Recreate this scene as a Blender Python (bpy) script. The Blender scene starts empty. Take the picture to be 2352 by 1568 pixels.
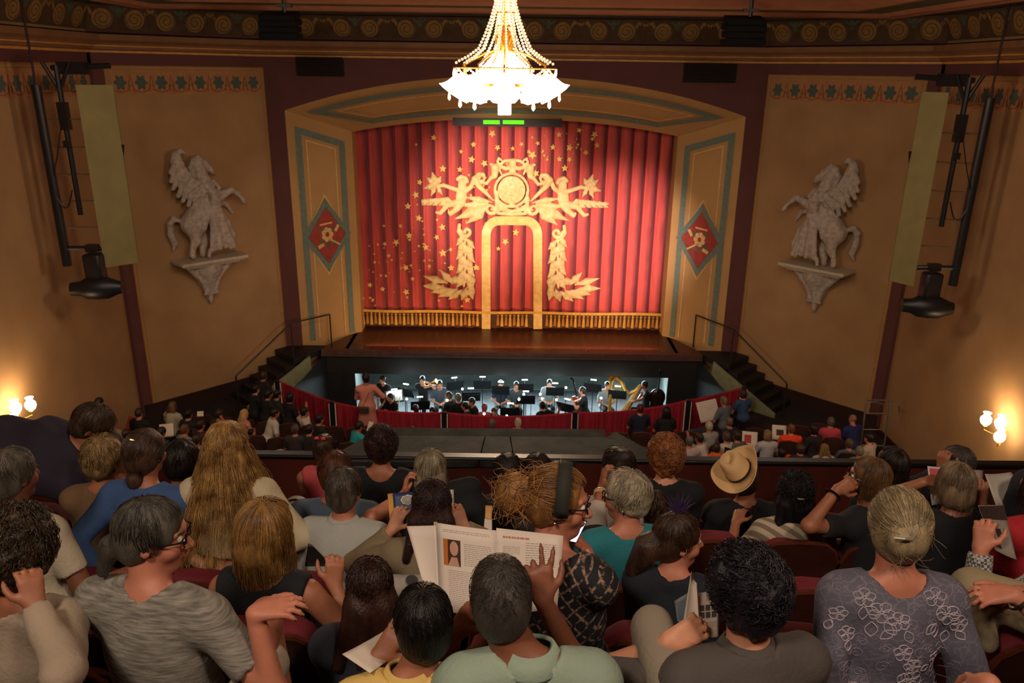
import bpy, math, random
import numpy as np
from math import sin, cos, tan, pi, radians as R, sqrt, atan2
random.seed(7); rng = np.random.default_rng(7)
SC = bpy.context.scene
COL = SC.collection
# ---------------------------------------------------------------- camera, light, exposure
CZ = 8.7                       # eye height above the stalls floor at the pit rail
PITCH, ROLL, FPX = 19.0, 0.8, 1800.0
cam_d = bpy.data.cameras.new('camera'); cam = bpy.data.objects.new('camera', cam_d); COL.objects.link(cam)
cam_d.sensor_width = 36; cam_d.lens = FPX/2352*36; cam_d.clip_start = .05
cam_d.dof.use_dof = True; cam_d.dof.focus_distance = 3.2; cam_d.dof.aperture_fstop = 8.0
from mathutils import Matrix, Vector
cam.matrix_world = Matrix.Translation((0, 0, CZ)) @ Matrix.Rotation(R(90-PITCH), 4, 'X') @ Matrix.Rotation(R(ROLL), 4, 'Z')
SC.camera = cam
SC.view_settings.view_transform = 'Standard'; SC.view_settings.look = 'None'
SC.view_settings.gamma = 1.0; SC.view_settings.use_curve_mapping = False
SC.view_settings.exposure = 0.0
W = bpy.data.worlds.new('world'); SC.world = W; W.use_nodes = True
W.node_tree.nodes['Background'].inputs[0].default_value = (.9, .55, .35, 1)
W.node_tree.nodes['Background'].inputs[1].default_value = .035

def lamp(name, kind, loc, energy, color, target=None, **k):
    d = bpy.data.lights.new(name, kind); d.energy = energy; d.color = color
    for a, v in k.items(): setattr(d, a, v)
    o = bpy.data.objects.new(name, d); COL.objects.link(o); o.location = loc
    if target is not None:
        v = Vector(target)-Vector(loc); o.rotation_euler = v.to_track_quat('-Z', 'Y').to_euler()
    return o
WARM = (1, .72, .45)
# general fill, added as unseen house lights above the balcony and the stalls
lamp('house_fill_light', 'AREA', (-2.2, -1.5, CZ+3.4), 190, (1, .82, .66), (0, 3.2, CZ-2.5), shape='DISK', size=.9)
lamp('house_fill_light', 'AREA', (2.4, -.8, CZ+3.4), 150, (1, .78, .60), (.3, 4, CZ-2.5), shape='DISK', size=.9)
lamp('house_fill_light', 'AREA', (-6.5, 9, CZ+1.0) , 30, (1, .80, .60), (-7.8, 16, 5), shape='DISK', size=1.4)
lamp('house_fill_light', 'AREA', (6.5, 9, CZ+1.0), 30, (1, .74, .52), (7.8, 16, 5), shape='DISK', size=1.4)
lamp('house_fill_light', 'AREA', (-4, 11, CZ+1.0), 90, (1, .78, .6), (-4.5, 14.5, 0), shape='DISK', size=1.2)
lamp('house_fill_light', 'AREA', (4, 11, CZ+1.0), 90, (1, .78, .6), (4.5, 14.5, 0), shape='DISK', size=1.2)
# stage spots from the balcony front
lamp('stage_spot', 'SPOT', (-1.6, 7, CZ-1.2), 18500, (1, .80, .62), (-.5, 23.4, 5.0), spot_size=R(21), spot_blend=1, shadow_soft_size=.15)
lamp('stage_spot', 'SPOT', (2.6, 7, CZ-1.2), 18000, (1, .76, .66), (3.1, 23.4, 3.8), spot_size=R(19), spot_blend=1, shadow_soft_size=.15)
lamp('stage_wash', 'SPOT', (-3.5, 9, CZ+.3), 2200, (1, .62, .36), (0.2, 23.4, 3.2), spot_size=R(34), spot_blend=.8, shadow_soft_size=.2)
lamp('footlight_row', 'AREA', (0, 21.45, 1.22), 60, (1, .6, .25), (0, 23.4, 1.7), shape='RECTANGLE', size=8.4, size_y=.12)
lamp('proscenium_wash', 'SPOT', (0, 8, CZ-3.0), 1100, (1, .78, .55), (-5.3, 21.8, 3.2), spot_size=R(34), spot_blend=1, shadow_soft_size=.2)
lamp('proscenium_wash', 'SPOT', (0, 8, CZ-3.0), 750, (1, .78, .55), (5.3, 21.8, 3.2), spot_size=R(34), spot_blend=1, shadow_soft_size=.2)

# ---------------------------------------------------------------- pixel <-> place
_F = np.array([0, cos(R(PITCH)), -sin(R(PITCH))]); _U = np.array([0, sin(R(PITCH)), cos(R(PITCH))]); _Rt = np.array([1., 0, 0])
def ray(px, py):
    a = (px-1176)/FPX; b = (784-py)/FPX
    c, s = cos(R(ROLL)), sin(R(ROLL))
    a2, b2 = a*c-b*s, a*s+b*c
    return _F+_Rt*a2+_U*b2
def PY(px, py, Y): d = ray(px, py); t = Y/d[1]; return np.array([d[0]*t, Y, CZ+d[2]*t])
def PZ(px, py, z): d = ray(px, py); t = (z-CZ)/d[2]; return np.array([d[0]*t, d[1]*t, z])
def PD(px, py, dep): return np.array([0, 0, CZ])+ray(px, py)*dep

# ---------------------------------------------------------------- materials
_M = {}
def srgb(c):
    if isinstance(c, str): c = tuple(int(c[i:i+2], 16) for i in (0, 2, 4))
    return tuple(((v/255)/12.92 if v/255 <= .04045 else ((v/255+.055)/1.055)**2.4) for v in c)
def mat(key, col, rough=.7, metal=0, var=.15, scale=6, bump=0, bscale=60, emit=0, ecol=None, sheen=0, spec=.5, stretch=(1,1,1), trans=0, alpha=1, island=0, col2=None, coat=0):
    if key in _M: return _M[key]
    m = bpy.data.materials.new(key); m.use_nodes = True; _M[key] = m
    n = m.node_tree.nodes; l = m.node_tree.links; b = n['Principled BSDF']
    c = srgb(col); b.inputs['Roughness'].default_value = rough; b.inputs['Metallic'].default_value = metal
    b.inputs['Specular IOR Level'].default_value = spec
    if coat: b.inputs['Coat Weight'].default_value = coat
    if sheen: b.inputs['Sheen Weight'].default_value = sheen; b.inputs['Sheen Roughness'].default_value = .4; b.inputs['Sheen Tint'].default_value = (*c, 1)
    if trans: b.inputs['Transmission Weight'].default_value = trans
    if alpha < 1: b.inputs['Alpha'].default_value = alpha
    tc = n.new('ShaderNodeTexCoord'); mp = n.new('ShaderNodeMapping'); l.new(tc.outputs['Object'], mp.inputs[0]); mp.inputs['Scale'].default_value = stretch
    nz = n.new('ShaderNodeTexNoise'); nz.inputs['Scale'].default_value = scale; nz.inputs['Detail'].default_value = 5; l.new(mp.outputs[0], nz.inputs[0])
    mx = n.new('ShaderNodeMix'); mx.data_type = 'RGBA'
    c2 = srgb(col2) if col2 else tuple(min(1, v*(1+var)) for v in c)
    mx.inputs[6].default_value = (*[v*(1-var) for v in c], 1); mx.inputs[7].default_value = (*c2, 1)
    cr = n.new('ShaderNodeMapRange'); cr.inputs[1].default_value = .3; cr.inputs[2].default_value = .7
    l.new(nz.outputs['Fac'], cr.inputs[0]); l.new(cr.outputs[0], mx.inputs[0])
    out = mx.outputs[2]
    if island:
        g = n.new('ShaderNodeNewGeometry'); h = n.new('ShaderNodeMix'); h.data_type = 'RGBA'; h.blend_type = 'MULTIPLY'
        h.inputs[0].default_value = 1; l.new(out, h.inputs[6])
        r = n.new('ShaderNodeMapRange'); r.inputs[3].default_value = 1-island; r.inputs[4].default_value = 1+island*.9
        l.new(g.outputs['Random Per Island'], r.inputs[0]); l.new(r.outputs[0], h.inputs[7]); out = h.outputs[2]
    l.new(out, b.inputs['Base Color'])
    if bump:
        nb = n.new('ShaderNodeTexNoise'); nb.inputs['Scale'].default_value = bscale; nb.inputs['Detail'].default_value = 4; l.new(mp.outputs[0], nb.inputs[0])
        bp = n.new('ShaderNodeBump'); bp.inputs['Strength'].default_value = bump; bp.inputs['Distance'].default_value = .01
        l.new(nb.outputs['Fac'], bp.inputs['Height']); l.new(bp.outputs[0], b.inputs['Normal'])
    if emit:
        b.inputs['Emission Color'].default_value = (*srgb(ecol or col), 1); b.inputs['Emission Strength'].default_value = emit
    return m

# ---------------------------------------------------------------- mesh helpers
def raw_mesh(name, V, Fc, m, smooth=40):
    me = bpy.data.meshes.new(name)
    V = np.asarray(V, dtype=np.float32).reshape(-1, 3)
    if isinstance(Fc, np.ndarray):
        nf, k = Fc.shape
        me.vertices.add(len(V)); me.vertices.foreach_set('co', V.ravel())
        me.loops.add(nf*k); me.loops.foreach_set('vertex_index', Fc.astype(np.int32).ravel())
        me.polygons.add(nf); me.polygons.foreach_set('loop_start', np.arange(0, nf*k, k, dtype=np.int32))
        me.polygons.foreach_set('loop_total', np.full(nf, k, dtype=np.int32)); me.update(calc_edges=True)
    else:
        me.from_pydata(V.tolist(), [], Fc); me.update()
    if m: me.materials.append(m)
    if smooth:
        me.shade_smooth()
        if smooth < 180: me.set_sharp_from_angle(angle=R(smooth))
    return me
def tag(o, label=None, cat=None, group=None, kind=None):
    if label: o['label'] = label
    if cat: o['category'] = cat
    if group: o['group'] = group
    if kind: o['kind'] = kind
    return o
def thing(name, label, cat, loc=(0, 0, 0), rz=0, group=None):
    o = bpy.data.objects.new(name, None); COL.objects.link(o); o.location = tuple(float(v) for v in loc); o.rotation_euler[2] = rz
    o.empty_display_size = .1
    return tag(o, label, cat, group)
def link(name, me, parent=None, **k):
    o = bpy.data.objects.new(name, me); COL.objects.link(o)
    if parent is not None: o.parent = parent
    return tag(o, **k)
def copy_tree(o, parent=None):
    c = o.copy(); COL.objects.link(c)
    if parent is not None: c.parent = parent
    for ch in list(o.children): copy_tree(ch, c)
    return c
class G:
    """collects shapes of one part; make() links them as ONE mesh object"""
    def __init__(s): s.V = []; s.F = []; s.n = 0
    def add(s, V, F):
        V = [tuple(map(float, v)) for v in V]
        s.V += V; s.F += [tuple(i+s.n for i in f) for f in F]; s.n += len(V); return s
    def box(s, c, d, rz=0, rx=0, ry=0):
        M = Matrix.Rotation(rz, 3, 'Z') @ Matrix.Rotation(ry, 3, 'Y') @ Matrix.Rotation(rx, 3, 'X'); c = Vector([float(v) for v in c])
        P = [c+M @ Vector((x*d[0]/2, y*d[1]/2, z*d[2]/2)) for z in (-1, 1) for y in (-1, 1) for x in (-1, 1)]
        return s.add(P, [(0, 2, 3, 1), (4, 5, 7, 6), (0, 1, 5, 4), (2, 6, 7, 3), (0, 4, 6, 2), (1, 3, 7, 5)])
    def tube(s, P, r, n=8, cap=True):
        P = [np.array(p, float) for p in P]; m = len(P); rr = r if hasattr(r, '__len__') else [r]*m
        V = []; up0 = None
        for i in range(m):
            t = P[min(i+1, m-1)]-P[max(i-1, 0)]; t = t/(np.linalg.norm(t)+1e-9)
            a = up0 if up0 is not None else (np.array([0, 0, 1.]) if abs(t[2]) < .9 else np.array([1., 0, 0]))
            u = np.cross(t, a); u /= np.linalg.norm(u)+1e-9; w = np.cross(u, t); up0 = w
            for k in range(n): V.append(P[i]+(u*cos(2*pi*k/n)+w*sin(2*pi*k/n))*rr[i])
        F = [(i*n+k, i*n+(k+1) % n, (i+1)*n+(k+1) % n, (i+1)*n+k) for i in range(m-1) for k in range(n)]
        if cap: F += [tuple(range(n))[::-1], tuple((m-1)*n+k for k in range(n))]
        return s.add(V, F)
    def lathe(s, prof, c=(0, 0, 0), n=20, M=None, sx=1, sy=1):
        V = []; c = Vector([float(v) for v in c])
        for (r, z) in prof:
            for k in range(n):
                v = Vector((r*cos(2*pi*k/n)*sx, r*sin(2*pi*k/n)*sy, z)); V.append(c+(M @ v if M else v))
        m = len(prof); F = [(i*n+k, i*n+(k+1) % n, (i+1)*n+(k+1) % n, (i+1)*n+k) for i in range(m-1) for k in range(n)]
        F += [tuple(range(n))[::-1], tuple((m-1)*n+k for k in range(n))]
        return s.add(V, F)
    def prism(s, poly, off):
        off = np.array(off, float); n = len(poly); P = [np.array(p, float) for p in poly]
        return s.add(P+[p+off for p in P], [tuple(range(n))[::-1], tuple(range(n, 2*n))]+[(i, (i+1) % n, n+(i+1) % n, n+i) for i in range(n)])
    def ball(s, c, r, n=10, sc=(1, 1, 1)):
        pr = [(r*sin(pi*i/n)+1e-5, -r*cos(pi*i/n)) for i in range(n+1)]
        k = s.n; s.lathe(pr, (0, 0, 0), n=n+2)
        for i in range(k, s.n): v = s.V[i]; s.V[i] = (v[0]*sc[0]+c[0], v[1]*sc[1]+c[1], v[2]*sc[2]+c[2])
        return s
    def make(s, name, m, parent=None, smooth=40, bevel=0, **k):
        V = s.V
        if parent is not None and s.n and getattr(s, 'world', False):
            L = parent; off = Vector((0, 0, 0))
            while L is not None: off += L.location; L = L.parent
            V = [(v[0]-off.x, v[1]-off.y, v[2]-off.z) for v in V]
        o = link(name, raw_mesh(name, V, s.F, m, smooth), parent, **k)
        if bevel:
            b = o.modifiers.new('bevel', 'BEVEL'); b.width = bevel; b.segments = 2; b.limit_method = 'ANGLE'
        return o
def GW(): g = G(); g.world = True; return g
def struct(name, g, m, parent=None, **k):
    return g.make(name, m, parent, kind='structure', **k)
# ---------------------------------------------------------------- SDF field -> one smooth mesh
class Field:
    def __init__(s, lo, hi, h):
        s.lo = np.array(lo, float); s.h = h
        s.n = np.maximum(4, np.ceil((np.array(hi)-s.lo)/h).astype(int)+1)
        s.A = np.full(s.n, .5, np.float32)
    def _sub(s, c, r, m):
        a = np.maximum(0, np.floor((np.asarray(c)-r-m-s.lo)/s.h).astype(int)); b = np.minimum(s.n, np.ceil((np.asarray(c)+r+m-s.lo)/s.h).astype(int)+1)
        if np.any(b <= a): return None
        g = [(s.lo[i]+s.h*np.arange(a[i], b[i])).astype(np.float32) for i in range(3)]
        return (slice(a[0], b[0]), slice(a[1], b[1]), slice(a[2], b[2])), g[0][:, None, None], g[1][None, :, None], g[2][None, None, :]
    def _mix(s, sl, D, k, sub):
        A = s.A[sl]
        if sub: D = -D; H = np.maximum(k-np.abs(A-D), 0)/k; s.A[sl] = np.maximum(A, D)+H*H*k*.25
        else: H = np.maximum(k-np.abs(A-D), 0)/k; s.A[sl] = np.minimum(A, D)+(-H*H*k*.25)
    def cone(s, a, b, ra, rb=None, k=.02, sub=False):
        rb = ra if rb is None else rb; a = np.asarray(a, float); b = np.asarray(b, float); c = (a+b)/2; L = np.abs(b-a)/2+max(ra, rb)
        q = s._sub(c, L, k+2*s.h)
        if q is None: return s
        sl, X, Y, Z = q; d = b-a; dd = float(d@d)+1e-12
        x, y, z = X-a[0], Y-a[1], Z-a[2]
        t = np.clip((x*d[0]+y*d[1]+z*d[2])/dd, 0, 1)
        D = np.sqrt((x-t*d[0])**2+(y-t*d[1])**2+(z-t*d[2])**2)-(ra+(rb-ra)*t)
        s._mix(sl, D.astype(np.float32), k, sub); return s
    def ell(s, c, r, M=None, k=.02, sub=False):
        c = np.asarray(c, float); r = np.asarray(r, float); q = s._sub(c, max(r) if M is not None else r, k+2*s.h)
        if q is None: return s
        sl, X, Y, Z = q; x, y, z = X-c[0], Y-c[1], Z-c[2]
        if M is not None:
            x, y, z = (M[0][0]*x+M[1][0]*y+M[2][0]*z), (M[0][1]*x+M[1][1]*y+M[2][1]*z), (M[0][2]*x+M[1][2]*y+M[2][2]*z)
        k0 = np.sqrt((x/r[0])**2+(y/r[1])**2+(z/r[2])**2); k1 = np.sqrt((x/r[0]**2)**2+(y/r[1]**2)**2+(z/r[2]**2)**2)+1e-6
        s._mix(sl, (k0*(k0-1)/k1).astype(np.float32), k, sub); return s
    def cut(s, p, n, k=.006):      # keep the side the normal points away from
        X = s.lo[0]+s.h*np.arange(s.n[0]); Y = s.lo[1]+s.h*np.arange(s.n[1]); Z = s.lo[2]+s.h*np.arange(s.n[2])
        D = ((X[:, None, None]-p[0])*n[0]+(Y[None, :, None]-p[1])*n[1]+(Z[None, None, :]-p[2])*n[2]).astype(np.float32)
        H = np.maximum(k-np.abs(s.A-D), 0)/k; s.A = np.maximum(s.A, D)+H*H*k*.25; return s
    def ripple(s, amp, freq, seed=0, stretch=(1, 1, 1)):
        r = np.random.default_rng(seed)
        X = (s.lo[0]+s.h*np.arange(s.n[0]))[:, None, None]*stretch[0]; Y = (s.lo[1]+s.h*np.arange(s.n[1]))[None, :, None]*stretch[1]; Z = (s.lo[2]+s.h*np.arange(s.n[2]))[None, None, :]*stretch[2]
        T = 0
        for i in range(5):
            v = r.normal(size=3); v /= np.linalg.norm(v); f = freq*(.6+r.random()*1.3); w = r.normal(size=3); w /= np.linalg.norm(w)
            T = T+np.sin((X*v[0]+Y*v[1]+Z*v[2])*f+r.random()*6+1.3*np.sin((X*w[0]+Y*w[1]+Z*w[2])*f*.5))
        s.A += (T*amp/3).astype(np.float32); return s
    def mesh(s):
        A = s.A; A[0] = A[-1] = .5; A[:, 0] = A[:, -1] = .5; A[:, :, 0] = A[:, :, -1] = .5
        I = A < 0; n = np.array(A.shape)
        S = np.zeros(n-1, np.int8)
        for i in (0, 1):
            for j in (0, 1):
                for k in (0, 1): S += I[i:n[0]-1+i, j:n[1]-1+j, k:n[2]-1+k]
        C = np.argwhere((S > 0) & (S < 8)).astype(np.int32)
        if not len(C): return np.zeros((0, 3)), np.zeros((0, 4), int)
        cor = [(i, j, k) for i in (0, 1) for j in (0, 1) for k in (0, 1)]
        val = np.stack([A[C[:, 0]+i, C[:, 1]+j, C[:, 2]+k] for i, j, k in cor], 1)
        P = np.zeros((len(C), 3)); W_ = np.zeros(len(C)); cf = np.array(cor, float)
        for a in range(8):
            for b in range(a+1, 8):
                if np.abs(cf[a]-cf[b]).sum() != 1: continue
                va, vb = val[:, a], val[:, b]; m = (va < 0) != (vb < 0)
                t = np.where(m, va/np.where(m, va-vb, 1), 0)
                P += m[:, None]*(cf[a]+t[:, None]*(cf[b]-cf[a])); W_ += m
        P = s.lo+(C+P/W_[:, None])*s.h
        ID = np.full(n-1, -1, np.int32); ID[C[:, 0], C[:, 1], C[:, 2]] = np.arange(len(C))
        Q = []
        for ax in range(3):
            o1, o2 = [(1, 2), (2, 0), (0, 1)][ax]
            a = [slice(1, -1)]*3; a[ax] = slice(0, -1); b = list(a); b[ax] = slice(1, None)
            A0 = I[tuple(a)]; B0 = I[tuple(b)]
            for fl in (False, True):
                E = np.argwhere((A0 & ~B0) if not fl else (~A0 & B0))
                if not len(E): continue
                base = E.copy(); base[:, o1] += 1; base[:, o2] += 1
                def cell(d1, d2):
                    q = base.copy(); q[:, o1] -= d1; q[:, o2] -= d2; return ID[q[:, 0], q[:, 1], q[:, 2]]
                q = np.stack([cell(1, 1), cell(0, 1), cell(0, 0), cell(1, 0)], 1)
                Q.append(q if not fl else q[:, ::-1])
        return P, np.concatenate(Q)
    def make(s, name, m, parent=None, off=None, **k):
        V, Fq = s.mesh()
        if off is not None: V = V-np.asarray(off)
        return link(name, raw_mesh(name, V, Fq, m, 180), parent, **k)
# ================================================================ the hall
OCH = mat('ochre_plaster', 'a07a52', rough=.85, var=.1, scale=1.3, bump=.15, bscale=45, col2='a7825a')
OCH2 = mat('gold_ochre_plaster', 'b48c5a', rough=.85, var=.08, scale=1.1, bump=.1, bscale=45)
PLUM = mat('plum_paint', '5c3230', rough=.8, var=.12, scale=2, bump=.1)
BLUE = mat('slate_blue_stencil', '68766e', rough=.85, var=.15, scale=12)
CREAML = mat('cream_line', 'd6ad72', rough=.85)
GOLDL = mat('gold_line', '9a6a2c', rough=.7)
DARK = mat('black_paint', '12110f', rough=.6, var=.3, scale=5, bump=.1)
DARKM = mat('black_metal', '15151a', rough=.42, spec=.5)
STAGEW = mat('stage_boards', '43201a', rough=.38, var=.35, scale=3, stretch=(6, .6, 1), bump=.1, bscale=20)
LIP = mat('stage_lip_wood', '4a322b', rough=.55, var=.25, scale=6)
FLOORC = mat('dark_carpet', '1c1113', rough=.95, var=.4, scale=20, bump=.3)
BALC = mat('mahogany_panel', '4a1c14', rough=.5, var=.25, scale=5, stretch=(1, 1, .2), bump=.08)
def miter(path, d):
    P = [np.array(p, float) for p in path]; n = len(P); out = []
    for i in range(n):
        ns = []
        if i > 0: t = P[i]-P[i-1]; t /= np.linalg.norm(t); ns.append(np.array([t[1], -t[0]]))
        if i < n-1: t = P[i+1]-P[i]; t /= np.linalg.norm(t); ns.append(np.array([t[1], -t[0]]))
        m = sum(ns); m /= np.linalg.norm(m); out.append(P[i]+m*d/max(.3, m@ns[0]))
    return out
def sweep(g, prof, path):
    rows = []
    for (d, z) in prof: rows.append([(p[0], p[1], z) for p in miter(path, d)])
    n = len(path); V = [v for r in rows for v in r]
    return g.add(V, [(i*n+k, i*n+k+1, (i+1)*n+k+1, (i+1)*n+k) for i in range(len(prof)-1) for k in range(n-1)])
WP = [(-9.5, -5), (-9.5, 18.5), (-6.55, 21.57), (6.55, 21.57), (9.5, 18.5), (9.5, -5)]
# side and front walls (solid slabs)
def slab(p, q, z0, z1, th):
    g = G(); p = np.array(p); q = np.array(q); t = (q-p)/np.linalg.norm(q-p); nn = np.array([-t[1], t[0]])*th
    return g.prism([(*p, z0), (*q, z0), (*q, z1), (*p, z1)], (*nn, 0))
struct('wall_left', slab(WP[0], WP[1], -.3, 10, .3), OCH)
struct('wall_right', slab(WP[4], WP[5], -.3, 10, .3), OCH)
struct('wall_front_left', slab(WP[1], WP[2], -.3, 10, .3), PLUM)
struct('wall_front_right', slab(WP[3], WP[4], -.3, 10, .3), PLUM)
ZO = lambda x: 7.65+.93*(1-(abs(x)/6.1)**2.2)
ZI = lambda x: 7.03+.41*(1-(abs(x)/4.6)**2.2)
xs = np.linspace(-6.1, 6.1, 41)
g = G(); g.prism([(-6.55, 21.57, -.3), (-6.1, 21.57, -.3), (-6.1, 21.57, 7.65), (-6.1, 21.57, 10), (-6.55, 21.57, 10)], (0, .3, 0))
g.prism([(6.55, 21.57, -.3), (6.1, 21.57, -.3), (6.1, 21.57, 7.65), (6.1, 21.57, 10), (6.55, 21.57, 10)], (0, .3, 0))
for a, b in zip(xs[:-1], xs[1:]): g.prism([(a, 21.57, ZO(a)), (b, 21.57, ZO(b)), (b, 21.57, 10), (a, 21.57, 10)], (0, .3, 0))
struct('wall_front', g, PLUM)
# proscenium splay
def spl(side, s, z): return np.array([side*(6.1-1.5*s), 21.57+1.23*s, z])
for side, nm in ((-1, 'left'), (1, 'right')):
    g = G(); g.prism([spl(side, 0, 0), spl(side, 1, 0), spl(side, 1, 7.03), spl(side, 0, 7.65)], (side*.2, .2, 0))
    g.prism([(side*4.6, 22.8, 1.1), (side*4.6, 23.9, 1.1), (side*4.6, 23.9, 7.1), (side*4.6, 22.8, 7.03)], (side*.3, 0, 0))
    struct('trim_%d' % (1 if side < 0 else 2), g, OCH2, smooth=0)
def soff(u, s):   # u in -1..1 across, s outer->inner
    xo, xi = 6.1*u, 4.6*u; return np.array([xo+(xi-xo)*s, 21.57+1.23*s, ZO(xo)+(ZI(xi)-ZO(xo))*s])
us = np.linspace(-1, 1, 49)
g = G()
for a, b in zip(us[:-1], us[1:]): g.prism([soff(a, 0), soff(b, 0), soff(b, 1), soff(a, 1)], (0, .1, .25))
for a, b in zip(us[:-1], us[1:]): g.prism([soff(a, 1), soff(b, 1), soff(b, 1)+[0, 0, 2.4], soff(a, 1)+[0, 0, 2.4]], (0, .1, 0))
struct('trim_3', g, OCH2, smooth=30)
def ribbon(g, pts, w, f, off, closed=False):
    P = [np.array(p, float) for p in pts]; n = len(P); L = []; Rr = []
    for i in range(n):
        ns = []
        for a, b in ((i-1, i), (i, i+1)):
            if closed: a %= n; b %= n
            elif a < 0 or b >= n: continue
            t = P[b]-P[a]; t = t/(np.linalg.norm(t)+1e-9); ns.append(np.array([-t[1], t[0]]))
        m = sum(ns); m = m/(np.linalg.norm(m)+1e-9); k = w/2/max(.35, m@ns[0]); L.append(P[i]+m*k); Rr.append(P[i]-m*k)
    off = np.array(off, float)
    V = [f(*p)+off for p in L]+[f(*p)+off for p in Rr]
    g.add(V, [(i, (i+1) % n, n+(i+1) % n, n+i) for i in range(n if closed else n-1)])
def fill(g, pts, f, off):
    off = np.array(off, float); g.add([f(*p)+off for p in pts], [tuple(range(len(pts)))])
def fan(g, c, pts, f, off, rise=0):
    off = np.array(off, float); n = len(pts); u = off/np.linalg.norm(off)
    g.add([f(*c)+off+u*rise]+[f(*p)+off for p in pts], [(0, i+1, (i+1) % n+1) for i in range(n)])
RED = mat('faded_red_paint', '9c3a32', rough=.85, var=.2, scale=6)
GREENP = mat('sage_paint', '52604a', rough=.85, var=.2)
for side in (-1, 1):
    par = [o for o in COL.objects if o.name == ('trim_1' if side < 0 else 'trim_2')][0]
    f = lambda a, z, side=side: spl(side, a/1.94, z); off = (-side*.016, -.02, 0); off2 = (-side*.026, -.032, 0)
    b, c = G(), G()
    zt = lambda a: 7.65-.62*a/1.94-.42
    cx, cz = .97, 4.2; dw, dh = .66, .92
    x0, x1 = .32, 1.60
    for P in ([(x0, 1.15), (x0, zt(x0)), (x1, zt(x1)), (x1, 1.15)],):
        ribbon(b, P, .17, f, off)
    ribbon(b, [(cx-dw, cz), (cx, cz+dh), (cx+dw, cz), (cx, cz-dh)], .15, f, off2, True)
    i0, i1 = x0+.22, x1-.22
    ribbon(c, [(i0, cz+.42), (i0, zt(i0)-.2), (i1, zt(i1)-.2), (i1, cz+.42), (cx, cz+dh+.22)], .035, f, off, True)
    ribbon(c, [(i0, cz-.42), (i0, 1.2)], .035, f, off); ribbon(c, [(i1, cz-.42), (i1, 1.2)], .035, f, off)
    ribbon(c, [(i0, cz-.42), (cx, cz-dh-.22), (i1, cz-.42)], .035, f, off)
    struct('blue_stencil_border', b, BLUE, par, smooth=0); struct('cream_inset_line', c, CREAML, par, smooth=0)
    r = G(); fill(r, [(cx-dw+.07, cz), (cx, cz+dh-.1), (cx+dw-.07, cz), (cx, cz-dh+.1)], f, off2); struct('red_diamond', r, RED, par, smooth=0)
    e = G(); off3 = (-side*.036, -.044, 0)
    for k in range(7): a = 2*pi*k/7; fan(e, (cx+.12*cos(a), cz+.14*sin(a)+.03), [(cx+.12*cos(a)+.07*cos(t), cz+.03+.14*sin(a)+.08*sin(t)) for t in np.linspace(0, 2*pi, 8)[:-1]], f, off3)
    ribbon(e, [(cx-.22, cz+.32), (cx+.16, cz+.36)], .05, f, off3); ribbon(e, [(cx+.05, cz-.1), (cx+.38, cz-.3)], .05, f, off3)
    ribbon(e, [(cx-.3, cz-.32), (cx-.12, cz-.24)], .1, f, off3); ribbon(e, [(cx+.25, cz+.1), (cx+.36, cz+.28)], .09, f, off3)
    struct('diamond_emblem', e, CREAML, par, smooth=0)
    e = G()
    for a, l in ((.6, .3), (2.4, .32), (3.7, .34), (5.4, .36), (4.6, .3), (1.5, .22)):
        ribbon(e, [(cx+.16*cos(a), cz+.18*sin(a)), (cx+l*cos(a+.15), cz+l*sin(a+.15)*1.2)], .09, f, (-side*.031, -.038, 0))
    struct('diamond_leaves', e, GREENP, par, smooth=0)
par = bpy.data.objects['trim_3']; b, c = G(), G()
f = lambda u, s: soff(u, s)
def sband(g, s0, w, u0, n=40):
    U = np.linspace(-u0, u0, n); o = np.array([0, -.03, -.03])
    V = [soff(u, s0-w/2)+o for u in U]+[soff(u, s0+w/2)+o for u in U]
    g.add(V, [(i, i+1, n+i+1, n+i) for i in range(n-1)])
sband(b, .22, .1, .935); sband(b, .78, .1, .80)
for sd in (-1, 1):
    o = np.array([0, -.03, -.03]); b.add([soff(sd*.915, .17)+o, soff(sd*.955, .17)+o, soff(sd*.815, .83)+o, soff(sd*.77, .83)+o], [(0, 1, 2, 3)])
    c.add([soff(sd*.85, .33)+o, soff(sd*.86, .33)+o, soff(sd*.77, .68)+o, soff(sd*.76, .68)+o], [(0, 1, 2, 3)])
sband(c, .34, .02, .85); sband(c, .67, .02, .77)
struct('blue_stencil_border', b, BLUE, par, smooth=0); struct('cream_inset_line', c, CREAML, par, smooth=0)
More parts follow.
